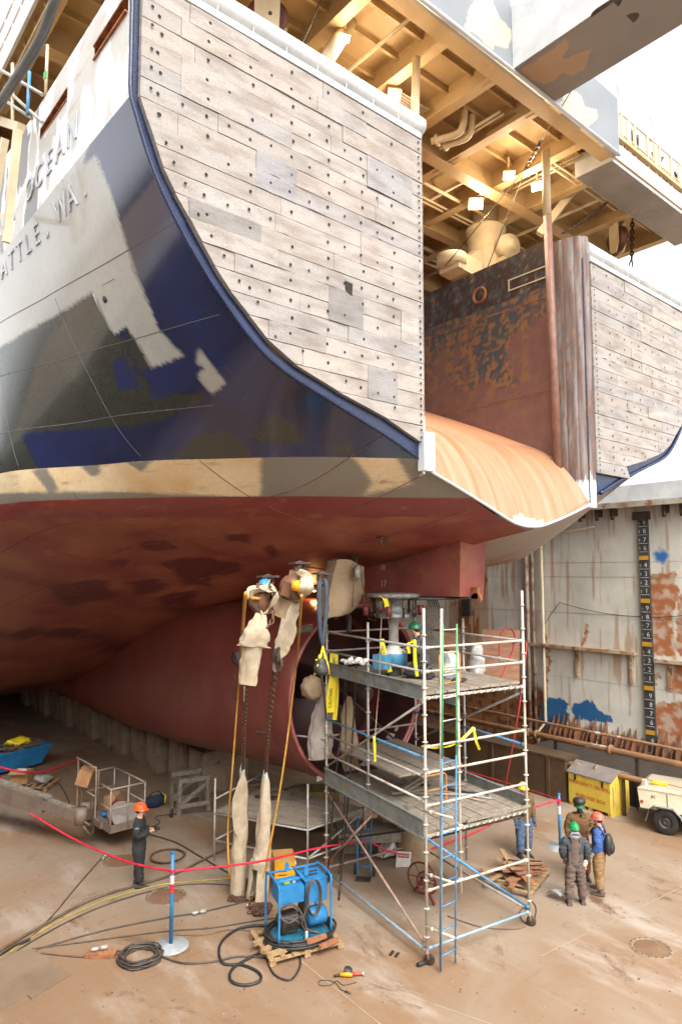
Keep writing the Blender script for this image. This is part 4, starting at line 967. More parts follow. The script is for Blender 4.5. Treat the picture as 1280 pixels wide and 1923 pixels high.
solo(MB().box2((7.3, 1.2, 1.42), (7.36, 2.1, 1.46)).box2((7.3, 1.2, 1.22), (7.36, 2.1, 1.25)), 'pipe_rack', finm, 'small rusty bracket fixed on the thick pipes above the box', 'bracket', (7.3, 1.6, 1.3)) if False else None
# keel blocks
conc = pmat('keel_block_concrete', lin('#917c68'), lin('#7a6656'), 1.3, rough=.85, rust=lin('#3d332c'), rscale=2, rlo=.55, rhi=.7)
kb = thing('keel_block', 'tall concrete keel block under the ship, nearest the nozzle', 'keel block', (0, 12.4, 0), 'keel blocks holding the ship up'); ORG[kb.name] = Vector((0, 0, 0))
MB().box2((-.85, -.48, 0), (.85, .48, 1.32)).build('base', conc, kb); MB().box2((-.8, -.5, 1.325), (.8, .5, 1.5)).build('timber_cap', pmat('dark_timber', lin('#54463a'), lin('#40352c'), 3, rough=.85), kb)
for k in range(12):
    clone(kb, (0.05 * (-1) ** k, 14.0 + k * 1.6, 0), 0, 'concrete keel block in the dark row under the ship, behind the nearest ones' if k > 1 else ['second concrete keel block from the nozzle under the ship', 'third concrete keel block from the nozzle under the ship'][k])
for k in range(0): clone(kb, (-4.6, 24 + k * 2.3, .0), 0, 'concrete side block in the dark outer row under the ship')
for k in range(6): clone(kb, (4.6, 14 + k * 2.6, 0), 0, 'concrete side block in the far starboard row under the ship')
t = thing('steel_cabinet', 'dull red steel cabinet standing beside the keel blocks', 'cabinet', onZ(400, 1472, 0)); c = onZ(400, 1472, 0)
MB().box(c + Vector((0, .3, .45)), (1.0, .6, .9), (0, 0, -.6)).build('body', 'redbox', t); MB().box(c + Vector((-.17, .04, .6)), (.7, .02, .3), (0, 0, -.6)).build('door', 'redpaint', t)

# ================================================================== SCAFFOLD TOWER
F0 = Vector((-2.42, .72, 0)); EX = Vector((2.62, -.4, 0)); EY = Vector((.73, 3.84, 0)); exn = EX.normalized(); eyn = EY.normalized()
def sc(s_, t_, z): return F0 + EX * s_ + EY * t_ + Vector((0, 0, z))
sct = thing('scaffold_tower', 'tall steel tube scaffold tower with two board decks below the stern', 'scaffold', F0)
def tube1(p, q, m='steel_white', name='ledger', r=.025, joints=True):
    mb = MB().cyl(p, q, r, 8); p = Vector(p); q = Vector(q); d = (q - p).normalized()
    if joints:
        for e, sg in ((p, 1), (q, -1)): mb.cyl(e + d * sg * .03, e + d * sg * .11, r * 1.5, 6)
    return mb.build(name, m, sct)
def standard(s_, t_, z0, z1, m='steel_white'):
    mb = MB().cyl(sc(s_, t_, z0), sc(s_, t_, z1), .027, 8); z = z0 + .28
    while z < z1 - .1: mb.lathe([(.027, 0), (.058, .005), (.058, .02), (.027, .025)], sc(s_, t_, z), (0, 0, 1), 8); z += .5
    return mb.build('standard', m, sct)
standard(0, 0, .2, 6.5); standard(1, 0, .2, 6.8); standard(0, 1, .25, 5.95); standard(1, 1, .25, 6.3, 'steel'); standard(.34, 0.02, 1.0, 5.75); standard(.0, .52, 2.4, 6.1, 'steel'); standard(1, .5, .6, 6.1, 'steel')
for z, m in ((5.75, 'steel_white'), (5.3, 'steel_white'), (4.8, 'steel_white'), (3.9, 'steel_white'), (3.42, 'steel_white'), (2.82, 'steel_white'), (2.27, 'steel_white'), (1.3, 'steel_white'), (.28, 'blue_pale')): tube1(sc(0, 0, z), sc(1, 0, z), m)
for z, m in ((5.75, 'steel'), (5.3, 'steel'), (3.7, 'blue_tube'), (3.35, 'steel'), (2.9, 'steel_white'), (.24, 'blue_pale'), (2.2, 'steel')): tube1(sc(0, 0, z), sc(0, 1, z), m)
for z, m in ((5.75, 'steel'), (5.3, 'steel'), (4.75, 'steel'), (3.6, 'blue_tube'), (2.3, 'steel'), (.3, 'steel')): tube1(sc(1, 0, z), sc(1, 1, z), m)
for z, m in ((5.75, 'steel'), (5.3, 'steel'), (4.75, 'steel'), (3.3, 'steel_brown'), (2.3, 'steel'), (.3, 'steel_brown')): tube1(sc(0, 1, z), sc(1, 1, z), m)
for p, q, m in (((0, 1, 2.6), (0, 0, 4.75), 'steel'), ((0, 1, 2.05), (0, 0, .3), 'steel_brown'), ((0, 0, 2.25), (1, 0, .35), 'blue_tube'), ((1, 0, 4.7), (1, 1, 2.9), 'steel'), ((1, 0, 2.2), (0, 1, .9), 'steel_dark'), ((1, 1, .35), (1, 0, 2.2), 'steel_brown'), ((0, 1, .4), (0, .45, 2.2), 'steel_brown'), ((1, 1, 2.4), (0, 1, 4.7), 'steel_dark')): tube1(sc(*p), sc(*q), m, 'brace')
def board(s0, s1, t0, t1, z, mat='ply', name='deck_board'):
    mb = MB(); a, b_ = sc(s0, t0, z), sc(s1, t0, z); c_, d_ = sc(s1, t1, z), sc(s0, t1, z); up = Vector((0, 0, .045))
    mb.add([a, b_, c_, d_, a + up, b_ + up, c_ + up, d_ + up], [(3, 2, 1, 0), (4, 5, 6, 7), (0, 1, 5, 4), (1, 2, 6, 5), (2, 3, 7, 6), (3, 0, 4, 7)])
    return mb.build(name, mat, sct)
for k in range(9):
    s0 = .02 + k * .108; dz = random.uniform(0, .012)
    board(s0, s0 + .1, .02 if k > 2 else .02, .98 if k > 1 else .98, 4.84 + dz); board(s0, s0 + .1, .02, .98, 2.31 + dz)
for k in range(5): board(.08 + k * .13, .2 + k * .13, .3, .95, 3.0 + random.uniform(0, .015))
for z in (4.8, 2.27):
    for k in range(16): MB().box(sc(.03 + k * .0625, -.006, z + .01), (.06, .05, .05), (0, 0, -.15)).build('deck_hook', 'steel_white', sct)
def beam(s0, t0, s1, t1, z, h, m):
    mb = MB(); p = sc(s0, t0, z); q = sc(s1, t1, z); mb.bar(p + Vector((0, 0, h / 2)), q + Vector((0, 0, h / 2)), .02, h); mb.bar(p, q, .07, .015).bar(p + Vector((0, 0, h)), q + Vector((0, 0, h)), .07, .015); return mb.build('deck_beam', m, sct)
gal = pmat('old_galvanised_beam', lin('#8e9490'), lin('#777a74'), 4, rough=.5, metal=.3, rust=lin('#92765a'), rscale=3, rlo=.55, rhi=.7)
beam(-.015, .0, -.015, 1, 4.78, .27, gal); beam(-.015, 0, -.015, 1, 2.25, .33, gal); beam(.3, 0, .3, 1, 4.6, .2, gal); beam(1.015, .0, 1.015, 1, 2.35, .2, gal)
board(.35, 1.0, -.03, -.018, 2.38, 'wood_old', 'toe_board')
mb = MB()
for s_, t_ in ((0, 0), (1, 0), (0, 1), (1, 1)):
    p = sc(s_, t_, 0); w_ = MB(); w_.lathe([(0, -.025), (.09, -.025), (.1, -.015), (.1, .015), (.09, .025), (0, .025)], p + Vector((.02, -.03, .1)), (.8, .5, 0), 16); w_.build('caster_wheel', 'iron', sct)
    MB().bar(p + Vector((.02, -.03, .1)), p + Vector((0, 0, .27)), .05, .02).lathe([(.04, 0), (.04, .05), (.027, .08)], p + Vector((0, 0, .2)), (0, 0, 1), 8).build('caster_fork', 'steel_brown', sct)
MB().cyl((-2.41, .4, .08), (-2.27, .4, 6.5), .028, 8).build('standard', 'steel_white', sct)
for z in (.68, 1.62, 2.75): MB().cyl(sc(-.01, .0, z), sc(.07, -.15, z), .022, 8).cyl(sc(.0, -.03, z), sc(.01, -.04, z), .04, 6).build('stub_tube', 'steel_white', sct)
MB().cyl(sc(-.01, 1.0, 3.25), sc(-.35, 1.55, 3.1), .024, 8).build('ledger', 'steel', sct)
# orange guard frames
for z in (2.4, 4.95):
    o = sc(.28, .25 if z < 3 else .12, z); mb = MB(); X = exn
    mb.tube([o, o + Vector((0, 0, .55)), o + Vector((0, 0, .6)) + X * .05, o + Vector((0, 0, .6)) + X * .5, o + Vector((0, 0, .55)) + X * .55, o + X * .55, o], .016, 6); mb.cyl(o + Vector((0, 0, .3)), o + X * .55 + Vector((0, 0, .3)), .014, 6)
    mb.build('guard_frame', 'orange_tube', sct)
# loose scaffold tubes lying on the lower deck
rnd = random.Random(2)
for k in range(7):
    a = sc(.35 + rnd.uniform(0, .2), .45 + rnd.uniform(0, .2), 2.39 + .03 * (k % 2)); b_ = sc(.75 + rnd.uniform(0, .2), .12 + rnd.uniform(0, .3), 2.39 + .03 * (k % 2))
    solo(MB().cyl(a, b_, .022, 8), 'loose_tube', ['steel_brown', 'steel_dark', 'steel'][k % 3], 'loose scaffold tube lying on the lower scaffold deck', 'tube', (a + b_) / 2, 'loose tubes on the lower deck')
for k in range(4):
    a = sc(.1 + rnd.uniform(0, .2), .3 + rnd.uniform(0, .2), 2.39 + .05 * k); b_ = sc(.55 + rnd.uniform(0, .2), .5 + rnd.uniform(-.1, .1), 2.39 + .05 * k)
    solo(MB().bar(a, b_, .12, .045), 'loose_plank', 'wood_old', 'loose grey plank lying on the lower scaffold deck', 'plank', (a + b_) / 2, 'loose planks on the lower deck')
# ladders
def ladder(z0, z1, m, lab, xa, xb, lean):
    t = thing('ladder', lab, 'ladder', (xa, .36, z0))
    for x in (xa, xb): MB().cyl((x, .36, z0), (x + lean * (z1 - z0), .36, z1), .016, 6).build('rail', m, t)
    z = z0 + .25
    while z < z1 - .05: MB().cyl((xa + lean * (z - z0), .36, z), (xb + lean * (z - z0), .36, z), .012, 6).build('rung', m if z < 4 else 'steel_white', t); z += .42
ladder(.05, 3.95, 'blue_tube', 'blue ladder fixed upright at the near corner of the scaffold', -2.46, -2.06, .03)
ladder(3.75, 6.2, 'green_tube', 'green ladder continuing above the blue ladder on the scaffold', -2.35, -1.95, .03)

# second, low scaffold behind the canvas sleeves
s2 = thing('low_scaffold', 'low scaffold platform of pale tubes beneath the big nozzle', 'scaffold', onZ(480, 1600, 0))
A, B, C_, D = onZ(402, 1617), onZ(577, 1655), onZ(685, 1610), onZ(500, 1560)
def t2(p, q, m='steel', name='ledger', r=.025): MB().cyl(p, q, r, 8).build(name, m, s2)
up = lambda z: Vector((0, 0, z))
for p, h, m in ((A, 2.0, 'steel_white'), (B, 2.2, 'steel'), (C_, 1.5, 'steel'), (D, 2.2, 'steel')):
    t2(p, p + up(h), m, 'standard')
for z in (.5, 1.15):
    for p, q in ((A, B), (B, C_), (D, C_), (A, D)): t2(p + up(z), q + up(z))
t2(A + up(1.5), D + up(1.6)); t2(B + up(.5), C_ + up(1.15), 'steel', 'brace')
mb = MB()
for k in range(6):
    a, b_ = (k + .08) / 6, (k + .92) / 6; p0, p1, p2, p3 = A.lerp(D, a), A.lerp(D, b_), B.lerp(C_, b_), B.lerp(C_, a); z = up(1.18)
    o = [p0 + z, p1 + z, p2 + z, p3 + z]; mb = MB().add(o + [v + up(.045) for v in o], [(3, 2, 1, 0), (4, 5, 6, 7), (0, 1, 5, 4), (1, 2, 6, 5), (2, 3, 7, 6), (3, 0, 4, 7)]); mb.build('deck_board', 'ply', s2, fix=True)

# grit and flakes scattered over the floor
mb = MB(); rnd = random.Random(21)
for k in range(620):
    px, py = rnd.uniform(-20, 1290), rnd.uniform(1560, 1935); p = onZ(px, py, .004); s_ = rnd.choice((.012, .018, .025, .04)); mb.box(p, (s_, s_ * rnd.uniform(.3, 1), .008), (rnd.uniform(-.3, .3), rnd.uniform(-.3, .3), rnd.uniform(0, 3)))
struct(mb, 'floor_grit', pmat('floor_grit', lin('#5a4a3c'), lin('#a59684'), 3, rough=.9), 'stuff')

# ================================================================== PEOPLE
def skin(name, chains, mat, parent, sub=2, gain=1.1):
    # chains: list of lists of (point, radius); points shared by position are welded
    idx = {}; vs = []; rs = []; es = []
    def vid(p, r):
        k = tuple(round(c, 4) for c in p)
        if k not in idx: idx[k] = len(vs); vs.append(k); rs.append(r)
        return idx[k]
    for ch in chains:
        pv = None
        for p, r in ch:
            v = vid(p, r)
            if pv is not None and pv != v: es.append((pv, v))
            pv = v
    me = bpy.data.meshes.new(name); me.from_pydata(vs, es, []); ob = bpy.data.objects.new(name, me); COL.objects.link(ob)
    sm = ob.modifiers.new('skin', 'SKIN'); sm.use_smooth_shade = True; sm.branch_smoothing = 0.4
    for i, r in enumerate(rs):
        sv = me.skin_vertices[0].data[i]; sv.radius = tuple(q * gain for q in r) if isinstance(r, tuple) else ((r * gain, r * gain) if r > .02 else (r, r)); sv.use_root = (i == 0)
    sb = ob.modifiers.new('subdivision', 'SUBSURF'); sb.levels = sub; sb.render_levels = sub
    dg = bpy.context.evaluated_depsgraph_get(); m2 = bpy.data.meshes.new_from_object(ob.evaluated_get(dg)); m2.name = name
    ob.modifiers.clear(); ob.data = m2; bpy.data.meshes.remove(me)
    m2.materials.clear(); m2.materials.append(M[mat] if isinstance(mat, str) else mat)
    if gain > 1.2:      # cloth folds
        sd_ = len(name) * 3.1 + parent.location.x * 5
        for v in m2.vertices:
            c = v.co; n_ = v.normal; f = .011 * noise.noise(Vector((c.x * 9, c.y * 9, c.z * 16 + sd_))) + .008 * (1 - abs(noise.noise(Vector((c.x * 5 + sd_, c.y * 5, c.z * 26)))) * 4)
            v.co = c + n_ * f
    for p in m2.polygons: p.use_smooth = True
    ob.parent = parent; return ob
M['skin'] = pmat('skin_tone', lin('#c08e72'), lin('#b07e64'), 8, rough=.55, bump=.02, grain=.08)
M['skin_dark'] = pmat('brown_skin_tone', lin('#6a4632'), None, rough=.55, bump=.02, grain=.08)
def cloth_m(n_, h, h2=None): return pmat(n_, lin(h), lin(h2 or h), 6, rough=.88, bump=.12, bscale=26, grain=.25)
M['c_black'] = cloth_m('black_coverall', '#2a2b2c', '#1f2021'); M['c_grey'] = cloth_m('grey_sleeve', '#6e7176'); M['c_dkgrey'] = cloth_m('dark_grey_jacket', '#41454a', '#34373b')
M['c_umber'] = cloth_m('faded_brown_overalls', '#5d4d44', '#6d5c50'); M['c_brown'] = cloth_m('brown_work_jacket', '#6b4f2c', '#5a4226'); M['c_tan'] = cloth_m('tan_overalls', '#8d6d48', '#7a5c3a')
M['c_blue'] = cloth_m('blue_work_shirt', '#3a5a94', '#324e82'); M['c_jeans'] = cloth_m('blue_jeans', '#44566e', '#52657f'); M['c_rust'] = cloth_m('rust_brown_bib', '#6f4329', '#5c3722')
M['boot'] = pmat('worn_boot', lin('#2c2825'), lin('#403731'), 8, rough=.7); M['boot_tan'] = pmat('grey_brown_boot', lin('#5f5148'), lin('#4c4038'), 8, rough=.75)
M['glove'] = pmat('dark_blue_glove', lin('#3d4a66'), None, rough=.85); M['glove_pale'] = pmat('pale_work_glove', lin('#b9aa94'), None, rough=.85)
M['h_green'] = pmat('green_helmet_shell', lin('#1f8a4c'), lin('#1a7a43'), 6, rough=.3, grain=.06); M['h_dkgreen'] = pmat('dark_green_helmet_shell', lin('#125a38'), None, rough=.3, grain=.06)
M['h_red'] = pmat('faded_red_helmet_shell', lin('#b34a3a'), lin('#c06a58'), 9, rough=.4, grain=.1); M['h_yellow'] = pmat('yellow_helmet_shell', lin('#e6cf3a'), None, rough=.35)
M['hair'] = pmat('dark_hair', lin('#2b2019'), None, rough=.7)
def person(loc, face, label, H=1.75, skin_m='skin', top='c_dkgrey', legs='c_umber', boots='boot', helmet='h_green', arms=None, stance=.1, turn=0, sleeve=None, gloves=None, lean=0.0, nape=True, kneel=False):
    """figure in local axes: faces -Y, X to its left; placed with rotation so that it faces `face` (a 2-D direction)"""
    rz = atan2(face[1], face[0]) + pi / 2
    t = local('person', label, 'person', loc, None, rz); k = H / 1.75
    def P(x, y, z):
        if kneel and z > .8: z -= .57; return (x * k, (y - lean * max(0, z - .33)) * k, z * k)
        return (x * k, (y - lean * max(0, z - .9)) * k, z * k)
    hip = .95; sw = stance
    LEG = lambda s_, f: [(P(s_ * .09, 0, .92), .105), (P(s_ * (.1 + sw * .3), f * .3 - .01, .5), .075), (P(s_ * (.1 + sw * .6), f, .12), .05)]
    if kneel: LEG = lambda s_, f: [(P(s_ * .09, 0, .92), .105), (P(s_ * .14, -.4, .1), .075), (P(s_ * .12, .06, .1), .05)]
    arms = arms or [[(.21, .02, 1.42), (.27, .04, 1.14), (.26, -.06, .88)], [(-.21, .02, 1.42), (-.27, .04, 1.14), (-.26, -.06, .88)]]
    arms = [[P(*q) for q in a] for a in arms]
    # body: one continuous figure with head, arms, hands and legs
    ch = [[(P(0, 0, .95), (.13 * k, .1 * k)), (P(0, .0, 1.15), (.13 * k, .09 * k)), (P(0, .01, 1.36), (.15 * k, .1 * k)), (P(0, .02, 1.46), .07 * k), (P(0, .0, 1.53), .052 * k), (P(0, -.012, 1.6), (.068 * k, .085 * k)), (P(0, -.005, 1.68), (.075 * k, .092 * k)), (P(0, .0, 1.745), .05 * k)],
          [(P(0, -.012, 1.6), (.068 * k, .085 * k)), (P(0, -.105, 1.6), .012 * k)]]
    for a in arms:
        e = Vector(a[2]) - Vector(a[1]); e.normalize(); w_ = Vector(a[2])
        ch.append([(P(0, .01, 1.36), (.15 * k, .1 * k)), (a[0], .055 * k), (a[1], .042 * k), (a[2], .03 * k), (tuple(w_ + e * .06), .036 * k)])
        side = e.cross(Vector((0, 0, 1)));  side = side.normalized() if side.length > .3 else Vector((0, 1, 0))
        crl = e.cross(side).normalized()
        if abs(crl.z) > .5 and crl.z > 0: crl = -crl
        for j, (o, L) in enumerate(((-.027, .07), (-.009, .085), (.009, .082), (.027, .065))):
            b0 = w_ + e * .08 + side * o; ch.append([(tuple(w_ + e * .06), .036 * k), (tuple(b0), .01), (tuple(b0 + e * L * .45 + crl * .012), .009), (tuple(b0 + e * L * .8 + crl * .04), .008)])
        b0 = w_ + e * .03 + side * .038; ch.append([(tuple(w_ + e * .06), .036 * k), (tuple(b0), .011), (tuple(b0 + e * .035 + side * .012 + crl * .015), .009)])
    for s_, f in ((1, .04), (-1, -.04)):
        lg = LEG(s_, f); ch.append([(P(0, 0, .95), (.13 * k, .1 * k))] + [(p, r * .85 * k) for p, r in lg])
    skin('body', ch, skin_m, t, 2)
    fc = MB()
    for s_ in (1, -1): fc.ball(P(s_ * .03, -.088, 1.635), .011, 8, 6)
    fc.box(P(0, -.092, 1.562), (.045, .012, .008)); fc.build('eyes_and_mouth', 'hair', t)
    # clothes
    jk = [[(P(0, .0, .83), (.15 * k, .12 * k)), (P(0, .0, .9), (.165 * k, .13 * k)), (P(0, .0, 1.1), (.165 * k, .125 * k)), (P(0, .01, 1.33), (.185 * k, .135 * k)), (P(0, .015, 1.45), (.11 * k, .09 * k)), (P(0, .01, 1.5), .075 * k)]]
    for a in arms: jk.append([(P(0, .01, 1.33), (.185 * k, .135 * k)), (a[0], .085 * k), (a[1], .066 * k), (tuple(Vector(a[1]).lerp(Vector(a[2]), .9)), .05 * k)])
    skin('jacket', jk, top, t, 3, 1.28)
    tr = [[(P(0, 0, 1.1), (.14 * k, .11 * k)), (P(0, 0, 1.0), (.155 * k, .12 * k)), (P(0, 0, .9), (.165 * k, .135 * k))]]
    for s_, f in ((1, .04), (-1, -.04)):
        lg = LEG(s_, f); kn = Vector(lg[1][0]); an = Vector(lg[2][0])
        tr.append([(P(0, 0, .9), (.165 * k, .135 * k)), (P(s_ * .095, -.03, .88) if kneel else P(s_ * .095, 0, .78), .115 * k), (tuple(kn), .092 * k), (tuple(kn.lerp(an, .55)), .078 * k), (tuple(an + Vector((0, 0, -.03))), .085 * k)])
    skin('trousers', tr, legs, t, 3, 1.28)
    for s_, f in ((1, .04), (-1, -.04)):
        a = Vector(P(s_ * .12, .12, .1)) if kneel else Vector(P(s_ * (.1 + sw * .6), f, .1)); bt = MB()
        bt.lathe([(.05, .1), (.055, .0), (.05, -.03)], a, (0, 0, 1), 12)
        rows = []
        for i in range(9):
            u = i / 8; y = .09 - u * .32; w_ = .062 * (1 - max(0, u - .72) * 1.9) * (.85 + .15 * sin(u * pi)); h = lerp(.1, .045, min(1, u * 1.25)) * (1 if u < .97 else .6)
            rows.append([a + Vector((w_ * cos(q), y * k, -.098 + (h * sin(q) if sin(q) > 0 else 0))) for q in [2 * pi * m_ / 12 for m_ in range(12)]])
        bt.grid(rows, True, None, True); bt.add(rows[0], [tuple(range(12))]); bt.add(rows[-1], [tuple(range(12))[::-1]]); bt.build('boot', boots, t, fix=True)
    # helmet: ribbed shell with a brim
    hc = Vector(P(0, -.005, 1.672)); hb = MB(); R = .125 * k; rows = []
    for i in range(9):
        ph = pi / 2 * i / 8; rows.append([hc + Vector((R * .92 * sin(ph) * cos(q), R * 1.12 * sin(ph) * sin(q), R * 1.02 * cos(ph) * (1 + .05 * exp(-(cos(q) * 4) ** 2 * sin(ph))))) for q in [2 * pi * m_ / 24 for m_ in range(24)]])
    rows.append([hc + Vector((R * (1.02 + .04) * .95 * cos(q), R * (1.18 if sin(q) > -.2 else 1.5) * sin(q), -.012 + (-.01 if sin(q) < -.2 else 0))) for q in [2 * pi * m_ / 24 for m_ in range(24)]])
    hb.grid(rows, True, None, True); hb.tube([hc + Vector((0, R * 1.1 * cos(u), R * 1.05 * sin(u))) for u in [pi * m_ / 12 for m_ in range(13)]], .012, 6); hb.build('helmet', helmet, t)
    if nape: MB().ball(P(0, .035, 1.635), (.078 * k, .075 * k, .07 * k), 14, 10).build('hair', 'hair', t)
    if sleeve:
        for a in arms: MB().tube([Vector(a[0]).lerp(Vector(a[1]), u) for u in (.15, .4, .7, .95)], [.088 * k, .083 * k, .076 * k, .068 * k], 12).build('sleeve_patch', sleeve, t)
    if gloves:
        for a in arms:
            e = (Vector(a[2]) - Vector(a[1])).normalized(); w_ = Vector(a[2]); g = MB().tube([w_ - e * .07, w_ - e * .02, w_ + e * .05, w_ + e * .09], [.052, .045, .05, .042], 10)
            sd = e.cross(Vector((0, 0, 1))); sd = sd.normalized() if sd.length > .3 else Vector((0, 1, 0))
            for o in (-.03, -.01, .01, .03): g.tube([w_ + e * .08 + sd * o, w_ + e * .13 + sd * o, w_ + e * .16 + sd * o * .9 - Vector((0, .015, 0))], [.015, .014, .012], 7)
            g.tube([w_ + e * .03 + sd * .04, w_ + e * .07 + sd * .06], .015, 7); g.build('glove', gloves, t)
    return t
R2 = Vector((RT.x, RT.y)); F2 = Vector((FW.x, FW.y))
bent = [[(.21, .02, 1.42), (.26, .03, 1.14), (.07, -.26, 1.2)], [(-.21, .02, 1.42), (-.26, .03, 1.14), (-.05, -.27, 1.2)]]
p1 = person(onZ(260, 1664), R2 * 1.0 + F2 * .12, 'person in black coverall and orange helmet holding a small camera at chest height', 1.8, top='c_black', legs='c_black', helmet='orange', arms=bent, stance=.02)
MB().box((.01, -.36, 1.29), (.13, .07, .08)).lathe([(0, 0), (.03, 0), (.03, .05), (0, .05)], (.01, -.4, 1.29), (0, -1, 0), 12).build('camera', 'black', None)
cm = [o for o in COL.objects if o.name == 'camera' and o.type == 'MESH' or o.name == 'camera.001'][0]; cm.name = 'hand_camera'
ml = Matrix.Translation(onZ(260, 1664)) @ Matrix.Rotation(p1.rotation_euler.z, 4, 'Z')
cm.data.transform(Matrix.Translation(Vector((-.01, .36, -1.29)))); cm.location = ml @ Vector((.01, -.36, 1.25)); cm.rotation_euler.z = p1.rotation_euler.z; tag(cm, 'small black camera held by the man in black', 'camera')
for s_ in (1, -1): MB().tube([Vector((s_ * .21, .02, 1.42)).lerp(Vector((s_ * .26, .03, 1.14)), u) for u in (.1, .4, .75)], [.087, .086, .076], 12).build('sleeve_patch', 'c_grey', p1)
MB().tube([Vector((.17, -.03, .98)), Vector((.15, -.03, .86)), Vector((.13, -.04, .72))], [.03, .045, .02], 8).build('pocket_flash', 'c_grey', p1)
# the group of three
hang = [[(.21, .02, 1.42), (.29, .04, 1.15), (.22, -.12, .93)], [(-.21, .02, 1.42), (-.28, .05, 1.15), (-.25, -.05, .88)]]
p2 = person(onZ(1081, 1698), F2 * 1.0 + R2 * .1, 'person seen from behind in green helmet, dark hooded jacket and brown overalls', 1.68, top='c_dkgrey', legs='c_umber', boots='boot_tan', helmet='h_green', arms=hang, stance=.1)
bib = MB(); bib.grid([[(x * w_, .142 + .012 - abs(x) * .05, z) for x in (-1, -.5, 0, .5, 1)] for z, w_ in ((.86, .15), (1.05, .15), (1.2, .14), (1.34, .13), (1.42, .1))], True)
for s_ in (1, -1): bib.tube([(s_ * .08, .15, 1.36), (s_ * .1, .1, 1.47), (s_ * .09, .0, 1.49), (s_ * .08, -.1, 1.38)], .02, 6)
bib.build('bib_straps', 'c_umber', p2); MB().tube([(-.12, .07, 1.45), (0, .125, 1.44), (.12, .07, 1.45), (.06, .09, 1.52), (-.06, .09, 1.52)], .04, 8, closed=True).build('hood', pmat('grey_hood', lin('#7d7d7e'), None, rough=.9), p2)
MB().ball((-.2, .11, .92), (.05, .03, .06), 8, 6).ball((-.17, .12, .87), (.04, .03, .05), 8, 6).build('tucked_gloves', 'glove_pale', p2)
p3 = person(Vector((2.95, .78, 0)), -F2 * 1.0 - R2 * .05, 'person facing the camera in brown jacket with dark green helmet and raised welding visor', 1.76, 'skin_dark', top='c_brown', legs='c_rust', helmet='h_dkgreen', arms=[[(.21, .02, 1.42), (.29, .03, 1.16), (.12, -.22, 1.08)], [(-.21, .02, 1.42), (-.29, .03, 1.15), (-.27, -.08, .9)]], stance=.08)
MB().grid([[(x * w_, -.142 - .01 + abs(x) * .05, z) for x in (-1, -.5, 0, .5, 1)] for z, w_ in ((.88, .15), (1.05, .15), (1.2, .13), (1.3, .11))], True).build('bib', 'c_rust', p3)
vz = MB(); vz.grid([[(r_ * cos(q), -.01 - r_ * 1.15 * sin(q), z_) for q in [pi * m_ / 10 for m_ in range(11)]] for r_, z_ in ((.135, 1.74), (.15, 1.78), (.14, 1.83), (.09, 1.87), (.02, 1.875))], True); vz.build('welding_visor', 'black', p3)
MB().ball((0, -.075, 1.565), (.06, .04, .045), 10, 8).tube([(-.1, .03, 1.49), (0, -.11, 1.47), (.1, .03, 1.49), (0, .1, 1.5)], .03, 8, closed=True).build('beard_and_scarf', 'hair', p3)
p4 = person(onZ(1126, 1676), -R2 * .8 + F2 * .5, 'person in blue shirt, tan overalls and faded red helmet carrying a black backpack', 1.7, top='c_blue', legs='c_tan', boots='boot_tan', helmet='h_red', arms=[[(.21, .02, 1.42), (.28, .05, 1.15), (.25, -.1, .92)], [(-.21, .02, 1.42), (-.28, .05, 1.14), (-.22, -.16, .96)]], stance=.12, gloves='glove_pale')
MB().grid([[(x * w_, -.14 - .012 + abs(x) * .05, z) for x in (-1, -.5, 0, .5, 1)] for z, w_ in ((.86, .15), (1.05, .15), (1.2, .13), (1.33, .11))], True).build('bib', 'c_tan', p4)
MB().tube([(.1, -.13, 1.3), (.12, -.08, 1.46), (.12, .06, 1.47), (.1, .14, 1.3)], .022, 6).tube([(-.1, -.13, 1.3), (-.12, -.08, 1.46), (-.12, .06, 1.47), (-.1, .14, 1.3)], .022, 6).build('overall_straps', 'c_tan', p4)
ml = Matrix.Translation(p4.location) @ Matrix.Rotation(p4.rotation_euler.z, 4, 'Z')
bpk = local('backpack', 'black backpack hanging low on the back of the man in blue', 'backpack', ml @ Vector((.0, .15, 1.12)), None, p4.rotation_euler.z)
MB().ball((.02, .07, -.03), (.16, .1, .24), 16, 12).ball((.02, .14, -.09), (.12, .06, .13), 12, 8).build('bag', 'black', bpk)
MB().tube([(.12, .0, .18), (.13, -.1, .36), (.12, -.2, .38), (.12, -.3, .2)], .02, 6).tube([(-.08, .0, .18), (-.11, -.1, .36), (-.12, -.2, .38), (-.1, -.3, .2)], .02, 6).build('strap', 'black', bpk)
p5 = person(onZ(984, 1608), -F2 * .9 + R2 * .3, 'person in brown jacket, jeans and yellow helmet standing behind the scaffold leg', 1.78, top='c_brown', legs='c_jeans', helmet='h_yellow', stance=.06, gloves='glove')
p6 = person(sc(.42, .38, 4.9) , -R2 * 1.0 + F2 * .4, 'person in dark clothes and green helmet kneeling on the upper scaffold deck', 1.7, top='c_dkgrey', legs='c_black', helmet='h_dkgreen', arms=bent, lean=.25, kneel=True)

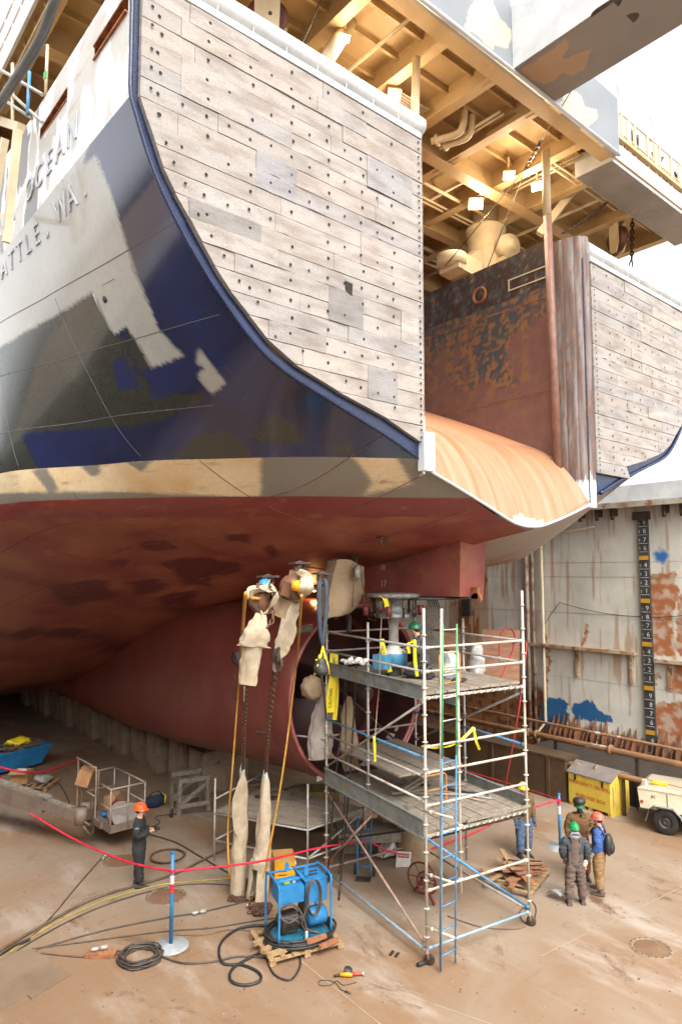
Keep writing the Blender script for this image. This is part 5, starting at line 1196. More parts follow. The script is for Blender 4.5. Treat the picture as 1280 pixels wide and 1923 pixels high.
# ================================================================== THINGS ON THE FLOOR AND HANGING
def cable(pts, r, m, label, cat='cable', group=None, z=None, name='cable', nn=7):
    pp = [onZ(x, y, r + .004 if z is None else z) for x, y in pts]; c = curve(pp, nn)
    for i, v in enumerate(c): v.z += .012 * abs(sin(i * .9)) * 0
    return solo(MB().tube(c, r, 8), name, m, label, cat, c[0].copy(), group)
cable([(0,1800),(60,1760),(130,1720),(200,1690),(290,1664),(360,1655),(432,1650)], .014, 'hose_yellow', 'yellowish hose running from lower left edge to the canvas sleeve')
cable([(0,1806),(62,1767),(135,1727),(206,1697),(292,1671),(362,1660),(432,1662),(470,1668)], .014, 'hose', 'dark cable running just below the yellowish hose')
cable([(0,1785),(80,1738),(170,1690),(250,1664),(330,1640),(430,1592),(520,1570)], .03, 'hose_brown', 'thick brown cable passing behind the boots of the man in black')
cable([(60,1782),(150,1770),(300,1750),(400,1742),(500,1726),(560,1722)], .013, 'hose', 'thin cable crossing the floor in front of the pole, upper one')
cable([(66,1788),(160,1797),(205,1786),(250,1786)], .016, 'hose_brown', 'short brown cable running into the grey plug on a wood block')
cable([(290,1790),(340,1808),(400,1806),(450,1796),(520,1800)], .018, 'hose', 'dark cable running from the coiled hose to the blue power pack')
cable([(70,1782),(200,1746),(320,1722),(372,1714),(440,1698),(500,1680)], .016, 'hose', 'dark cable with an inline silver plug beside the pole')
cable([(275,1565),(330,1582),(372,1606),(430,1640)], .02, 'hose', 'dark cable running right from behind the man in black')
cable([(196,1606),(150,1658),(100,1718),(50,1768)], .016, 'hose_brown', 'cable running diagonally down from a silver plug on the floor')
cable([(0,1795),(30,1776),(56,1764)], .03, 'black', 'short black hose at the left edge of the floor')
cable([(330,1755),(380,1756),(430,1746),(470,1748)], .011, 'hose_brown', 'thin brown cord lying right of the pole base')
cable([(270,1560),(300,1545),(292,1535),(310,1530),(340,1528),(430,1520)], .014, 'hose', 'dark cord snaking away from the tool bag')
cable([(840,1720),(900,1740),(960,1745),(985,1740)], .012, 'hose_brown', 'brown cord lying under the right side of the scaffold')
cable([(986,1700),(975,1715),(984,1732),(1000,1730),(1006,1705),(996,1690)], .01, 'hose', 'thin loop of wire beside the timber pile')
cable([(20,1408),(60,1440),(110,1470),(140,1530)], .018, 'hose', 'dark cable under the boom near the blue skip')
cable([(130,1420),(160,1440),(190,1446),(225,1440)], .015, 'hose_brown', 'cable behind the lift basket')
# black hose of the power pack, spilling off the pallet
cable([(528,1742),(480,1738),(440,1748),(413,1775),(418,1808),(455,1812),(485,1826),(488,1842),(460,1850),(434,1842),(436,1820),(470,1798),(505,1782)], .026, 'black', 'thick black hose looping off the pallet to the left', 'hose', z=.03)
cable([(500,1800),(515,1830),(545,1840),(563,1815),(562,1790)], .018, 'black', 'black hose loop in front of the pallet', 'hose')
# coil
c = onZ(263, 1800, 0); mb = MB(); pts = []
for i in range(150): a = i * .33; r = .34 + .07 * sin(i * .11) + .02 * sin(i * 1.7); pts.append(c + Vector((r * cos(a), r * sin(a), .02 + .0006 * i + .006 * sin(i * .7))))
solo(mb.tube(pts, .016, 6), 'hose_coil', 'hose', 'coil of dark hose lying on the floor left of the blue pole', 'hose', c)
c = onZ(320, 1611, 0); pts = []
for i in range(60): a = i * .33; r = .42 + .08 * sin(i * .31); pts.append(c + Vector((r * cos(a), r * sin(a), .02 + .001 * i)))
solo(MB().tube(pts, .016, 6), 'hose_coil', 'hose_brown', 'loose brown coil of cable on the floor behind the red rope', 'hose', c)
# plugs
def plug(px, py, dx, dy, label, block=False):
    p = onZ(px, py, .05 if not block else .13); d = (onZ(px + dx, py + dy, p.z) - p).normalized(); t = thing('cable_plug', label, 'plug', p, 'inline cable plugs on the floor')
    for o, r in ((-.14, .035), (.02, .042)): MB().lathe([(0, 0), (r * .7, 0), (r, .03), (r, .1), (r * .8, .14), (0, .14)], p + d * o, d, 12).build('plug_half', 'steel', t)
    if block: solo(MB().box((p.x + .03, p.y - .05, .042), (.55, .2, .08), (0, 0, -.7)), 'wood_block', 'wood_red', 'reddish wood block under the grey cable plug', 'wood block', (p.x, p.y, 0))
plug(373, 1713, 10, -2, 'silver inline plug to the right of the blue pole'); plug(186, 1781, 10, -2, 'silver inline plug resting on a wood block', True); plug(197, 1609, 6, -7, 'silver inline plug at the end of the diagonal cable')
# barrier poles and ropes
def pole(px, py, h, label, wrap):
    c = onZ(px, py, 0); t = thing('barrier_pole', label, 'barrier pole', c, 'blue barrier poles')
    MB().lathe([(0, .05), (.06, .05), (.1, .028), (.33, .018), (.345, .0)], c, (0, 0, 1), 32).build('base', pmat('grey_pole_base', lin('#9fa3a4'), lin('#8b8d8e'), 3, rough=.5), t)
    MB().cyl(c + up(.04), c + up(h), .036, 14).lathe([(.036, 0), (.042, .0), (.042, .03), (0, .035)], c + up(h), (0, 0, 1), 12).build('post', 'blue', t)
    MB().tube([c + up(h * .99), c + up(h + .04) + Vector((.03, 0, 0)), c + up(h + .07)], .01, 6).build('hook', 'iron', t)
    for z0, z1, m in wrap: MB().tube([c + up(lerp(z0, z1, i / 8)) for i in range(9)], [.042 + .006 * sin(i * 2.1) for i in range(9)], 10).build('tape_wrap', m, t)
    return c
c1 = pole(321, 1776, 1.72, 'blue barrier pole on round grey base in the foreground', [(1.34, 1.42, 'red_rope'), (1.15, 1.3, 'white'), (.98, 1.15, 'red_rope')])
c2 = pole(1051, 1592, 1.35, 'blue barrier pole behind the group of three workers', [(1.1, 1.25, 'red_rope'), (.85, 1.05, 'white')])
def rope(pts, label, r=.022):
    c = curve(pts, 8); mb = MB().tube(c, r, 6)
    for i in range(0, len(c) - 1, 2): mb.tube([c[i], c[i].lerp(c[i + 1], .35)], r * 1.15, 6)
    return solo(mb, 'barrier_rope', 'red_rope', label, 'rope', c[0].copy(), 'red barrier ropes')
h1 = c1 + up(1.38)
rope([onY(58, 1528, 9.6), onY(140, 1576, 8.3), onY(235, 1617, 6.0), h1], 'red barrier rope from the boom to the near blue pole')
rope([h1, onY(480, 1619, 4.2), onY(600, 1592, 4.3), onY(690, 1578, 4.35)], 'red barrier rope from the near blue pole to the hand truck')
rope([onY(690, 1578, 4.35), onY(728, 1598, 4.1), onY(760, 1603, 4.0)], 'short red rope sagging to the danger sign')
h2 = c2 + up(1.22)
rope([h2, onY(960, 1530, 2.6), onY(880, 1568, 3.2), onY(790, 1600, 3.9), onY(765, 1604, 4.0)], 'red barrier rope from the far pole to the danger sign')
rope([h2, onY(1000, 1485, 4.2), onY(900, 1455, 6.5), onY(850, 1440, 7.5)], 'red barrier rope from the far pole to the low wall', .016)
rope([onY(-20, 1435, 14.5), onY(40, 1449, 13.8), onY(90, 1447, 14.5), onY(150, 1425, 16)], 'red barrier rope in front of the blue skip', .03)
rope([onY(-10, 1448, 14), onY(22, 1477, 14.4)], 'short red and white rope in front of the cardboard box', .03)

# hydraulic power pack on its pallet
def pallet(cx, cy, rz, w_, d_, label, name='pallet'):
    t = local(name, label, 'pallet', (cx, cy, 0), None, rz)
    for y in (-d_ / 2 + .05, 0, d_ / 2 - .05):
        for x in (-w_ / 2 + .06, 0, w_ / 2 - .06): MB().box((x, y, .055), (.12, .09, .085)).build('block', 'wood', t)
        MB().box((0, y, .105), (w_, .1, .018)).build('runner', 'wood', t)
    for i in range(7): MB().box((-w_ / 2 + .05 + i * (w_ - .1) / 6, 0, .126), (.1, d_ + random.uniform(-.04, .04), .02), (0, 0, random.uniform(-.02, .02))).build('slat', 'wood', t)
    return t
pc = onZ(556, 1772, 0); prz = radians(-14)
pallet(pc.x, pc.y, prz, 1.5, 1.15, 'wooden pallet carrying the blue power pack', 'pallet')
hp = local('power_pack', 'bright blue hydraulic power pack in tube frame standing on pallet', 'power pack', (pc.x + .06, pc.y + .02, .137), None, prz)
W_, D_, H_ = 1.08, .72, 1.16
MB().box((0, 0, .06), (W_, D_, .1)).build('base_tray', pmat('teal_tray', lin('#2a7088'), lin('#225a70'), 4, rough=.45), hp)
for x in (-W_ / 2, W_ / 2):
    MB().tube(curve([(x, -D_ / 2, .1), (x, -D_ / 2, H_ - .15), (x, -D_ / 2 + .1, H_), (x, D_ / 2 - .1, H_), (x, D_ / 2, H_ - .15), (x, D_ / 2, .1)], 5), .024, 8).build('frame_hoop', 'blue', hp)
MB().tube([(-W_ / 2, D_ / 2 - .12, H_), (W_ / 2, D_ / 2 - .12, H_)], .022, 8).tube([(0, -D_ / 2 + .1, H_), (0, D_ / 2 - .05, H_)], .022, 8).tube([(-W_ / 2, -D_ / 2 + .15, H_), (0.02, -D_ / 2 + .15, H_)], .022, 8).build('top_rail', 'blue', hp)
MB().box((-.26, -.1, .92), (.5, .42, .3), (.1, 0, 0)).build('control_box', 'blue', hp)
MB().box((-.3, -.14, 1.085), (.11, .08, .006), (.1, 0, 0)).build('warning_sticker', 'tape', hp); MB().lathe([(.035, 0), (.035, .07), (0, .075)], (-.16, -.14, 1.07), (0, 0, 1), 12).build('filler_cap', 'white', hp)
MB().box((.29, .04, .85), (.46, .5, .42)).box((.29, .04, 1.07), (.5, .54, .02)).build('oil_tank', 'blue', hp)
MB().box((.3, -.02, 1.087), (.2, .05, .01)).box((.3, .12, 1.087), (.3, .05, .01)).build('tank_slot', 'steel_dark', hp)
mb = MB().lathe([(0, 0), (.17, 0), (.19, .03), (.19, .32), (.17, .36), (.08, .38), (.08, .5), (.12, .5), (.12, .6), (0, .6)], (-.42, -.05, .33), (1, 0, 0), 20)
for k in range(16): a = 2 * pi * k / 16; mb.box((-.22, -.05 + .195 * cos(a), .33 + .195 * sin(a)), (.26, .012, .03), (a, 0, 0))
mb.build('motor', pmat('greasy_motor', lin('#4a3f35'), lin('#2a2522'), 6, rough=.45, metal=.2), hp)
MB().lathe([(0, 0), (.13, .0), (.17, .04), (.17, .36), (.13, .4), (0, .4)], (.12, -.12, .36), (1, 0, 0), 22).build('accumulator', 'blue', hp)
MB().box((.1, .0, .55), (.09, .3, .9)).build('manifold', 'steel_dark', hp)
for x, y in ((-.15, D_ / 2 - .12), (.12, -.1)):
    MB().prism([(-.045, 0), (.045, 0), (.045, .13), (.02, .17), (-.02, .17), (-.045, .13)], (x, y, H_ - .02), (1, 0, 0), (0, 0, 1), .02).lathe([(0, 0), (.02, 0)], (x, y - .022, H_ + .1), (0, -1, 0), 10).build('lifting_eye', 'blue', hp)
mb = MB()
for k in range(4): mb.tube([Vector((.17 + .14 * cos(a) + .01 * k, -.32 - .012 * k, .8 + .33 * sin(a))) for a in [2 * pi * q / 28 for q in range(28)]], .013, 6, closed=True)
mb.tube(curve([(-.5, -.3, .7), (-.3, -.36, .78), (-.1, -.36, .6), (.0, -.38, .3), (-.02, -.44, .0)], 6), .02, 7).tube(curve([(.05, -.36, .7), (-.08, -.38, .4), (.0, -.38, .25)], 6), .016, 7).tube(curve([(-.5, -.3, .55), (-.2, -.34, .45), (.1, -.3, .2), (.3, -.34, .12)], 6), .02, 7)
mb.tube(curve([(-.42, -.1, .8), (-.5, -.3, .6), (-.35, -.36, .45), (-.1, -.3, .5)], 6), .022, 7)
mb.build('hose_loop', 'hose', hp)
MB().lathe([(0, 0), (.035, 0), (.04, .05), (.04, .2), (.028, .24), (.028, .36), (0, .36)], (-.03, -.46, -.08), (.03, 0, 1), 12).build('hose_fitting', 'steel', hp)
pts = []; M4 = Matrix.Translation((pc.x, pc.y, 0)) @ Matrix.Rotation(prz, 4, 'Z')
for i in range(210): a = i * .2; r = 1.0 + .05 * sin(i * .13); pts.append(M4 @ Vector((.06 + (.66 + .045 * sin(i * .17)) * r * cos(a), -.02 + (.5 + .035 * cos(i * .13)) * r * sin(a), .165 + .025 * (i // 31) * .8 + .01 * sin(i * .5))))
solo(MB().tube(pts, .024, 8), 'hose_coil', 'black', 'thick black hose coiled round the blue power pack on the pallet', 'hose', (pc.x, pc.y, .15))
for k, (x, y, r_) in enumerate(((.18, -.55, .1), (.4, -.62, .25))): solo(MB().box(M4 @ Vector((x, y, .3 - k * .1)), (.42, .07, .07), (0, 0, prz + r_)), 'wood_offcut', 'wood_red', ['reddish timber offcut lying against the base of the power pack', 'reddish timber offcut on the front edge of the black hose coil'][k], 'timber', M4 @ Vector((x, y, .25)))
for k, (x, y) in enumerate(((-.62, -.2), (-.66, .1), (-.56, -.42))): solo(MB().box(M4 @ Vector((x, y, .17)), (.42, .1, .06), (0, 0, prz + .5 - k * .2)), 'wood_offcut', 'wood', 'timber offcut on the left end of the pallet under the hose', 'timber', M4 @ Vector((x, y, .15)), 'offcuts on the left end of the pallet')
# yellow welder case
c = onZ(532, 1668, 0); yc = local('welding_set', 'orange yellow box shaped welding set behind the blue power pack', 'welding set', c, None, radians(-30))
MB().box((0, 0, .36), (.46, .62, .7)).build('case', 'yellow_case', yc); MB().box((0, 0, .72), (.48, .64, .03)).build('lid', pmat('tan_lid', lin('#b98a4a'), None, rough=.6), yc)
MB().box((.235, -.1, .52), (.01, .25, .25)).box((.235, .17, .5), (.01, .16, .2)).build('panel', 'steel_dark', yc); mb = MB()
for y, z in ((-.18, .6), (-.08, .6), (-.05, .45), (-.15, .42)): mb.lathe([(0, .03), (.025, .03), (.03, 0)], (.24, y, z), (1, 0, 0), 10)
mb.build('knob', 'white', yc); MB().box((-.05, -.312, .42), (.18, .006, .02)).box((-.05, -.312, .5), (.18, .006, .02)).build('vent', 'iron', yc)
MB().box((.0, 0, .02), (.4, .55, .03)).build('base_feet', 'iron', yc)
# grinder
c = onZ(655, 1836, 0); gd = local('angle_grinder', 'yellow and red angle grinder lying on the floor in the foreground', 'power tool', c, None, radians(-45))
MB().tube([(-.16, 0, .045), (-.05, 0, .05), (.06, 0, .05)], [.028, .034, .03], 12).build('body', 'yellow_case', gd); MB().tube([(.05, 0.02, .05), (.16, .05, .05), (.24, .06, .045)], [.03, .026, .02], 12).build('handle', pmat('red_handle', lin('#b4483c'), None, rough=.5), gd)
MB().lathe([(0, -.012), (.075, -.012), (.08, 0), (.075, .012), (.03, .03), (0, .03)], (-.02, .11, .07), (.3, -.3, 1), 24).build('disc', 'steel_dark', gd); MB().tube([(-.16, 0, .045), (-.27, -.03, .03)], .02, 8).build('side_handle', 'iron', gd)
MB().lathe([(0, 0), (.03, 0), (.03, .05), (0, .05)], (.22, .06, .045), (1, .1, 0), 10).build('end_cap', 'steel', gd)
cable([(668,1845),(645,1850),(632,1842),(620,1850),(600,1850),(600,1842),(615,1841),(630,1846),(640,1858),(650,1862)], .006, 'black', 'thin black cord of the angle grinder with a small plug', 'cord')
solo(MB().tube([onZ(648, 1862, .012), onZ(658, 1866, .012)], .018, 8), 'cord_plug', 'iron', 'small plug at the end of the grinder cord', 'plug', onZ(650, 1862, 0))
for px, py, lab in ((735, 1790, 'short dark strip lying near the scaffold wheel'), (745, 1793, 'small dark scrap lying beside the near scaffold wheel')):
    solo(MB().box(onZ(px, py, .012), (.16, .05, .02), (0, 0, .4)), 'metal_scrap', 'iron', lab, 'scrap', onZ(px, py, 0))
solo(MB().cyl(onZ(783, 1812, .05), onZ(800, 1806, .05), .035, 10), 'rubber_chock', 'black', 'short black rubber piece beside the near scaffold wheel', 'chock', onZ(790, 1810, 0))
# hand truck
c = onZ(683, 1648, 0); ht = local('hand_truck', 'blue hand truck standing upright behind the scaffold', 'hand truck', c, None, radians(-50))
for x in (-.16, .16): MB().tube(curve([(x, 0, .05), (x, .02, .6), (x, .05, 1.1), (x, .14, 1.28), (x * .9, .2, 1.22)], 5), .018, 8).build('side_tube', 'blue', ht)
for z in (.25, .55, .85, 1.1): MB().cyl((-.16, .02, z), (.16, .02, z), .014, 6).build('cross_bar', 'blue', ht)
MB().box((0, -.12, .02), (.36, .24, .015)).build('toe_plate', 'steel_dark', ht)
for x in (-.23, .23): MB().lathe([(0, -.03), (.05, -.03), (.12, -.02), (.13, 0), (.12, .02), (.05, .03), (0, .03)], (x, .12, .13), (1, 0, 0), 20).build('wheel', 'black', ht)
# danger sign, plastic bag, red hose reel
c = onY(757, 1616, 3.95); sg = local('danger_sign', 'white DANGER sign hanging on the red rope behind the scaffold', 'sign', c, None, atan2(-R2.y, -R2.x) + pi + .1)
MB().box((0, 0, 0), (.36, .012, .42), (0, .1, 0)).build('board', 'white', sg); MB().box((0, -.009, .12), (.28, .006, .1), (0, .1, 0)).build('black_panel', 'black', sg); MB().box((0, -.0115, .12), (.25, .006, .075), (0, .1, 0)).build('red_oval', 'redtxt', sg)
MB().text('DANGER', (0, -.016, .12), (.995, 0, -.1), (.1, 0, .995), .065, .002).build('lettering', 'white', sg)
c = onZ(735, 1606, .0); mb = MB().ball(c + Vector((0, 0, .16)), (.42, .25, .17), 28, 16); mb.jitter(.16, 4.0).jitter(.05, 12)
for v in mb.v: v.z = max(v.z, .003)
solo(mb, 'plastic_bag', 'white', 'crumpled white plastic bag on the floor beside the danger sign', 'bag', c)
c = onZ(806, 1690, 0); rl_ = local('hose_reel', 'dark red steel hose reel standing under the scaffold', 'hose reel', c, None, radians(20)); rm = pmat('dark_red_steel', lin('#6d2a2a'), lin('#5a2222'), 5, rough=.5)
for x, y, r_, z in ((-.15, 0, .23, .42), (.15, .25, .33, .36)):
    mb = MB().tube([Vector((x, y + r_ * cos(a), z + r_ * sin(a))) for a in [2 * pi * k / 28 for k in range(28)]], .022, 7, closed=True)
    for k in range(6): a = pi * k / 3; mb.cyl((x, y, z), (x, y + r_ * cos(a), z + r_ * sin(a)), .012, 5)
    mb.build('wheel_rim', rm, rl_)
MB().cyl((-.2, .1, .4), (.22, .1, .4), .05, 10).bar((-.15, .1, .46), (-.2, -.2, .02), .05, .05).bar((.15, .1, .46), (.2, .45, .02), .05, .05).build('stand', rm, rl_)
solo(MB().box(onZ(600, 1624, .07), (.95, .14, .13), (0, 0, .25)), 'timber_beam', 'wood_red', 'short reddish timber lying behind the rope near the scaffold', 'timber', onZ(600, 1624, 0))
# timber pile and bracket
wc = onZ(972, 1655, 0); pallet(wc.x, wc.y, .3, 1.5, 1.1, 'wooden pallet under the heap of broken plywood', 'pallet'); rnd = random.Random(11)
mb = MB()
for k in range(15):
    p = Vector((wc.x + rnd.uniform(-.45, .45), wc.y + rnd.uniform(-.35, .35), .15 + k * .016)); L, w_ = rnd.choice(((1.1, .12), (.7, .4), (.9, .2), (.5, .35), (1.3, .08)))
    solo(MB().box(p, (L, w_, .022), (rnd.uniform(-.06, .06), rnd.uniform(-.06, .06), rnd.uniform(-.9, 1.2))), 'scrap_board', ['plywood_brown', 'wood_red', 'wood'][k % 3], 'broken board lying in the heap on the pallet by the scaffold', 'board', p, 'broken boards on the pallet')
for k in range(3):
    p = Vector((wc.x - .1 + k * .2, wc.y - .2 + k * .12, .42)); solo(MB().cyl(p + Vector((-.35, .1 * k, 0)), p + Vector((.35, -.25, -.08)), .016, 6), 'bent_rod', 'iron', 'dark metal rod lying across the broken boards', 'rod', p, 'rods on the board heap')
c = onZ(1037, 1686, 0); mb = MB().grid([[c + Vector((x, .22 * cos(q) - .1, .19 * sin(q) + .01)) for q in [pi * .15 + pi * .6 * i / 10 for i in range(11)]] for x in (-.1, .1)], True).grid([[c + Vector((x, .2 * cos(q) - .1, .17 * sin(q) + .01)) for q in [pi * .15 + pi * .6 * i / 10 for i in range(11)]][::-1] for x in (-.1, .1)], True)
solo(mb, 'curved_plate', 'steel', 'small curved grey metal plate on the floor beside the board heap', 'metal plate', c)
# yellow spill response box
A1, B1 = onZ(1068, 1510), onZ(1146, 1536); C1 = onZ(1180, 1528); ex_ = (B1 - A1).normalized(); ey_ = Vector((-ex_.y, ex_.x, 0)); 
if ey_.dot(C1 - B1) < 0: ey_ = -ey_
Lb = (B1 - A1).length; Wb = .95
sb_ = thing('spill_box', 'yellow emergency oil spill response box with sloping grey lid', 'box', A1)
def bp_(u, v, z): return A1 + ex_ * u + ey_ * v + Vector((0, 0, z))
z0, zf, zr = .1, .98, 1.22
MB().add([bp_(0, 0, z0), bp_(Lb, 0, z0), bp_(Lb, Wb, z0), bp_(0, Wb, z0), bp_(0, 0, zf), bp_(Lb, 0, zf), bp_(Lb, Wb, zr - .12), bp_(0, Wb, zr - .12), bp_(Lb, Wb * .5, zr + .03), bp_(0, Wb * .5, zr + .03)],
   [(0, 3, 2, 1), (0, 1, 5, 4), (1, 2, 6, 8, 5), (2, 3, 7, 6), (3, 0, 4, 9, 7), (4, 5, 8, 9), (9, 8, 6, 7)]).build('body', 'yellow', sb_, fix=True)
mb = MB(); o = .05
for v0, zz0, v1, zz1 in ((-.03, zf - .0, Wb * .5, zr + .04), (Wb * .5, zr + .04, Wb + .05, zr - .13)):
    q = [bp_(-o, v0, zz0), bp_(Lb + o, v0, zz0), bp_(Lb + o, v1, zz1), bp_(-o, v1, zz1)]; mb.add(q + [p + up(.025) for p in q], [(3, 2, 1, 0), (4, 5, 6, 7), (0, 1, 5, 4), (1, 2, 6, 5), (2, 3, 7, 6), (3, 0, 4, 7)])
mb.build('lid', 'roofgrey', sb_, fix=True)
nrm = ex_.cross(Vector((0, 0, 1)))
MB().text('EMERGENCY OIL SPILL', bp_(Lb * .52, 0, .74) + nrm * .003, ex_, (0, 0, 1), .148, .003).build('lettering', 'redtxt', sb_)
MB().text('RESPONSE BOX', bp_(Lb * .53, 0, .36) + nrm * .003, ex_, (0, 0, 1), .15, .003).build('lettering', 'redtxt', sb_)
for u in (.06, Lb * .5, Lb - .06): MB().box2(bp_(u - .06, .05, 0) , bp_(u + .06, .9, z0)).build('skid', 'yellow', sb_) if False else MB().bar(bp_(u, .03, .05), bp_(u, .9, .05), .12, .1).build('skid', 'yellow', sb_)
MB().bar(bp_(Lb + .012, .12, .3), bp_(Lb + .012, .12, .85), .06, .02).build('hasp', 'steel', sb_)
for u in (.25, Lb - .25): MB().bar(bp_(u, -.012, zf - .16), bp_(u, -.012, zf - .02), .07, .015).box(bp_(u, -.02, zf - .16), (.05, .03, .06)).build('latch', 'iron', sb_)
for v in (.25, .7): MB().bar(bp_(Lb + .004, v, .14), bp_(Lb + .004, v, .95), .03, .01).build('stiffener', 'yellow', sb_)
# generator trailer
T1 = onZ(1243, 1566); fx = Vector((.25, -.97, 0)).normalized(); gx = Vector((fx.y, -fx.x, 0)); gx = -gx if gx.x < 0 else gx
tr_ = thing('trailer', 'cream towed compressor trailer with black tyre at the right edge', 'trailer', T1)
def tp(u, v, z): return T1 + fx * u + gx * v + Vector((0, 0, z))
cr = pmat('cream_trailer_paint', lin('#d9cdb0'), lin('#c9bb9c'), 2, rough=.45, rust=lin('#8d7a60'), rscale=4, rlo=.64, rhi=.76)
mb = MB(); q = [tp(-.55, .02, .55), tp(2.0, .02, .55), tp(2.0, 1.5, .55), tp(-.55, 1.5, .55), tp(-.62, .02, 1.12), tp(2.0, .02, 1.12), tp(2.0, 1.5, 1.12), tp(-.62, 1.5, 1.12)]
mb.add(q, [(3, 2, 1, 0), (4, 5, 6, 7), (0, 1, 5, 4), (1, 2, 6, 5), (2, 3, 7, 6), (3, 0, 4, 7)]); mb.build('body', cr, tr_, fix=True)
MB().add([tp(-.62, 0, 1.12), tp(2, 0, 1.12), tp(2, 1.5, 1.12), tp(-.62, 1.5, 1.12), tp(-.5, .12, 1.2), tp(2, .12, 1.2), tp(2, 1.4, 1.2), tp(-.5, 1.4, 1.2)], [(4, 5, 6, 7), (0, 1, 5, 4), (2, 3, 7, 6), (3, 0, 4, 7)]).build('canopy', pmat('dusty_canopy', lin('#a99c86'), None, rough=.6), tr_)
MB().bar(tp(-.45, .15, 1.1), tp(-.45, .15, 1.35), .1, .1).build('end_post', cr, tr_)
solo(MB().tube([tp(-.3, .3, 1.25), tp(.1, .4, 1.25)], .06, 12), 'yellow_float', 'tape', 'small yellow canister lying on top of the cream trailer', 'canister', tp(-.1, .35, 1.2))
w_ = MB().lathe([(.17, -.08), (.3, -.09), (.34, -.06), (.345, 0), (.34, .06), (.3, .09), (.17, .08)], tp(.1, .02, .345), gx, 32).build('wheel', 'black', tr_, fix=True)
MB().lathe([(0, -.03), (.05, -.06), (.08, -.06), (.1, -.03), (.17, -.04), (.175, -.09)], tp(.1, .02, .345), gx, 24).build('rim', 'steel_dark', w_, fix=True)
fd = MB(); fp = [(-.42, .3), (-.32, .62), (-.18, .74), (.32, .74), (.5, .55), (.56, .3)]; rws = [[tp(u, v, z) for u, z in fp] for v in (-.14, .14)]; fd.grid(rws, False); fd.grid([[p - up(.03) for p in r] for r in rws][::-1], False); fd.build('mudguard', pmat('grey_mudguard', lin('#8d8b84'), None, rough=.5), tr_)
MB().lathe([(0, .01), (.04, .01), (.045, 0)], tp(-.5, .0, .78), -gx, 12).build('reflector', 'redtxt', tr_)
for u in (.15, .8, 1.4): MB().bar(tp(u, .012, .62), tp(u, .012, 1.08), .012, .01).build('panel_seam', 'iron', tr_)
MB().bar(tp(-.6, .0, .58), tp(2, .0, .58), .02, .05).build('lower_trim', 'steel_dark', tr_)
MB().bar(tp(.95, .0, .9), tp(1.25, .0, .9), .015, .12).build('louvre', 'steel_dark', tr_)
MB().text('JIC', tp(-.2, .01, .95), fx, (0, 0, 1), .1, .003).build('marking', 'iron', tr_)
MB().bar(tp(-.6, .75, .5), tp(2, .75, .5), .6, .12).build('chassis', 'iron', tr_)

# ---- left background: skip, pallet, boom lift, tool bag, trestle
S0, S1 = onZ(-40, 1470), onZ(97, 1436); ex_ = (S1 - S0).normalized(); ey_ = Vector((-ex_.y, ex_.x, 0))
sk = thing('skip', 'low blue steel skip full of scrap hose at the far left', 'skip', S0)
def kp(u, v, z): return S0 + ex_ * u + ey_ * v + up(z)
Ls = (S1 - S0).length; mb = MB()
q = [kp(.1, .1, .12), kp(Ls - .35, .1, .12), kp(Ls - .35, 1.3, .12), kp(.1, 1.3, .12), kp(0, 0, .75), kp(Ls, 0, .75), kp(Ls, 1.5, .75), kp(0, 1.5, .75)]
mb.add(q + [p * 1 for p in q], [(3, 2, 1, 0), (0, 1, 5, 4), (1, 2, 6, 5), (2, 3, 7, 6), (3, 0, 4, 7)]); mb.bar(kp(0, 0, .75), kp(Ls, 0, .75), .05, .07).bar(kp(Ls, 0, .75), kp(Ls, 1.5, .75), .05, .07); mb.build('trough', 'blue', sk, fix=True)
for u in (.3, Ls - .6): MB().bar(kp(u, .1, .06), kp(u, 1.3, .06), .1, .11).build('skid', 'iron', sk)
mb = MB(); rnd = random.Random(4)
for k in range(26):
    p = kp(rnd.uniform(.4, Ls - .4), rnd.uniform(.3, 1.2), .72); mb.tube(curve([p + Vector((rnd.uniform(-.7, .7), rnd.uniform(-.4, .4), rnd.uniform(0, .15))) for _ in range(4)], 5), .03, 6)
solo(mb, 'scrap_heap', 'hose_brown', 'tangle of brown scrap hose filling the blue skip', 'scrap', kp(Ls / 2, .7, .6)); bpy.data.objects['scrap_heap']['kind'] = 'stuff'
mb = MB().ball(kp(Ls - .9, .8, .9), (.5, .25, .14), 20, 10).jitter(.12, 5); solo(mb, 'yellow_rag', 'tape', 'crumpled yellow rag on top of the scrap in the skip', 'rag', kp(Ls - .9, .8, .8))
c = onZ(60, 1477, 0); pallet(c.x, c.y, -.75, 1.5, 1.0, 'wooden pallet with a cardboard box under the blue skip', 'pallet')
cardm = pmat('cardboard', lin('#b08a5e'), lin('#a07c52'), 3, rough=.85)
cb_ = local('cardboard_box', 'open brown cardboard box standing on the pallet by the skip', 'box', c + Vector((-.25, .25, .137)), None, -.75)
for x, y, w_, d_ in ((-.28, 0, .012, .42), (.28, 0, .012, .42), (0, -.21, .56, .012), (0, .21, .56, .012)): MB().box((x, y, .2), (w_, d_, .4)).build('side', cardm, cb_)
MB().box((0, -.3, .38), (.56, .2, .01), (.4, 0, 0)).build('flap', cardm, cb_); MB().ball((.0, .0, .38), (.2, .15, .07), 12, 8).jitter(.05, 8).build('packing', 'white', cb_)
mb = MB().ball(c + Vector((.3, -.22, .25)), (.25, .2, .14), 16, 10).jitter(.12, 6); solo(mb, 'scrap_bundle', 'steel', 'silvery bundle of scrap lying on the pallet by the cardboard box', 'scrap', c + Vector((.3, -.22, .14)))
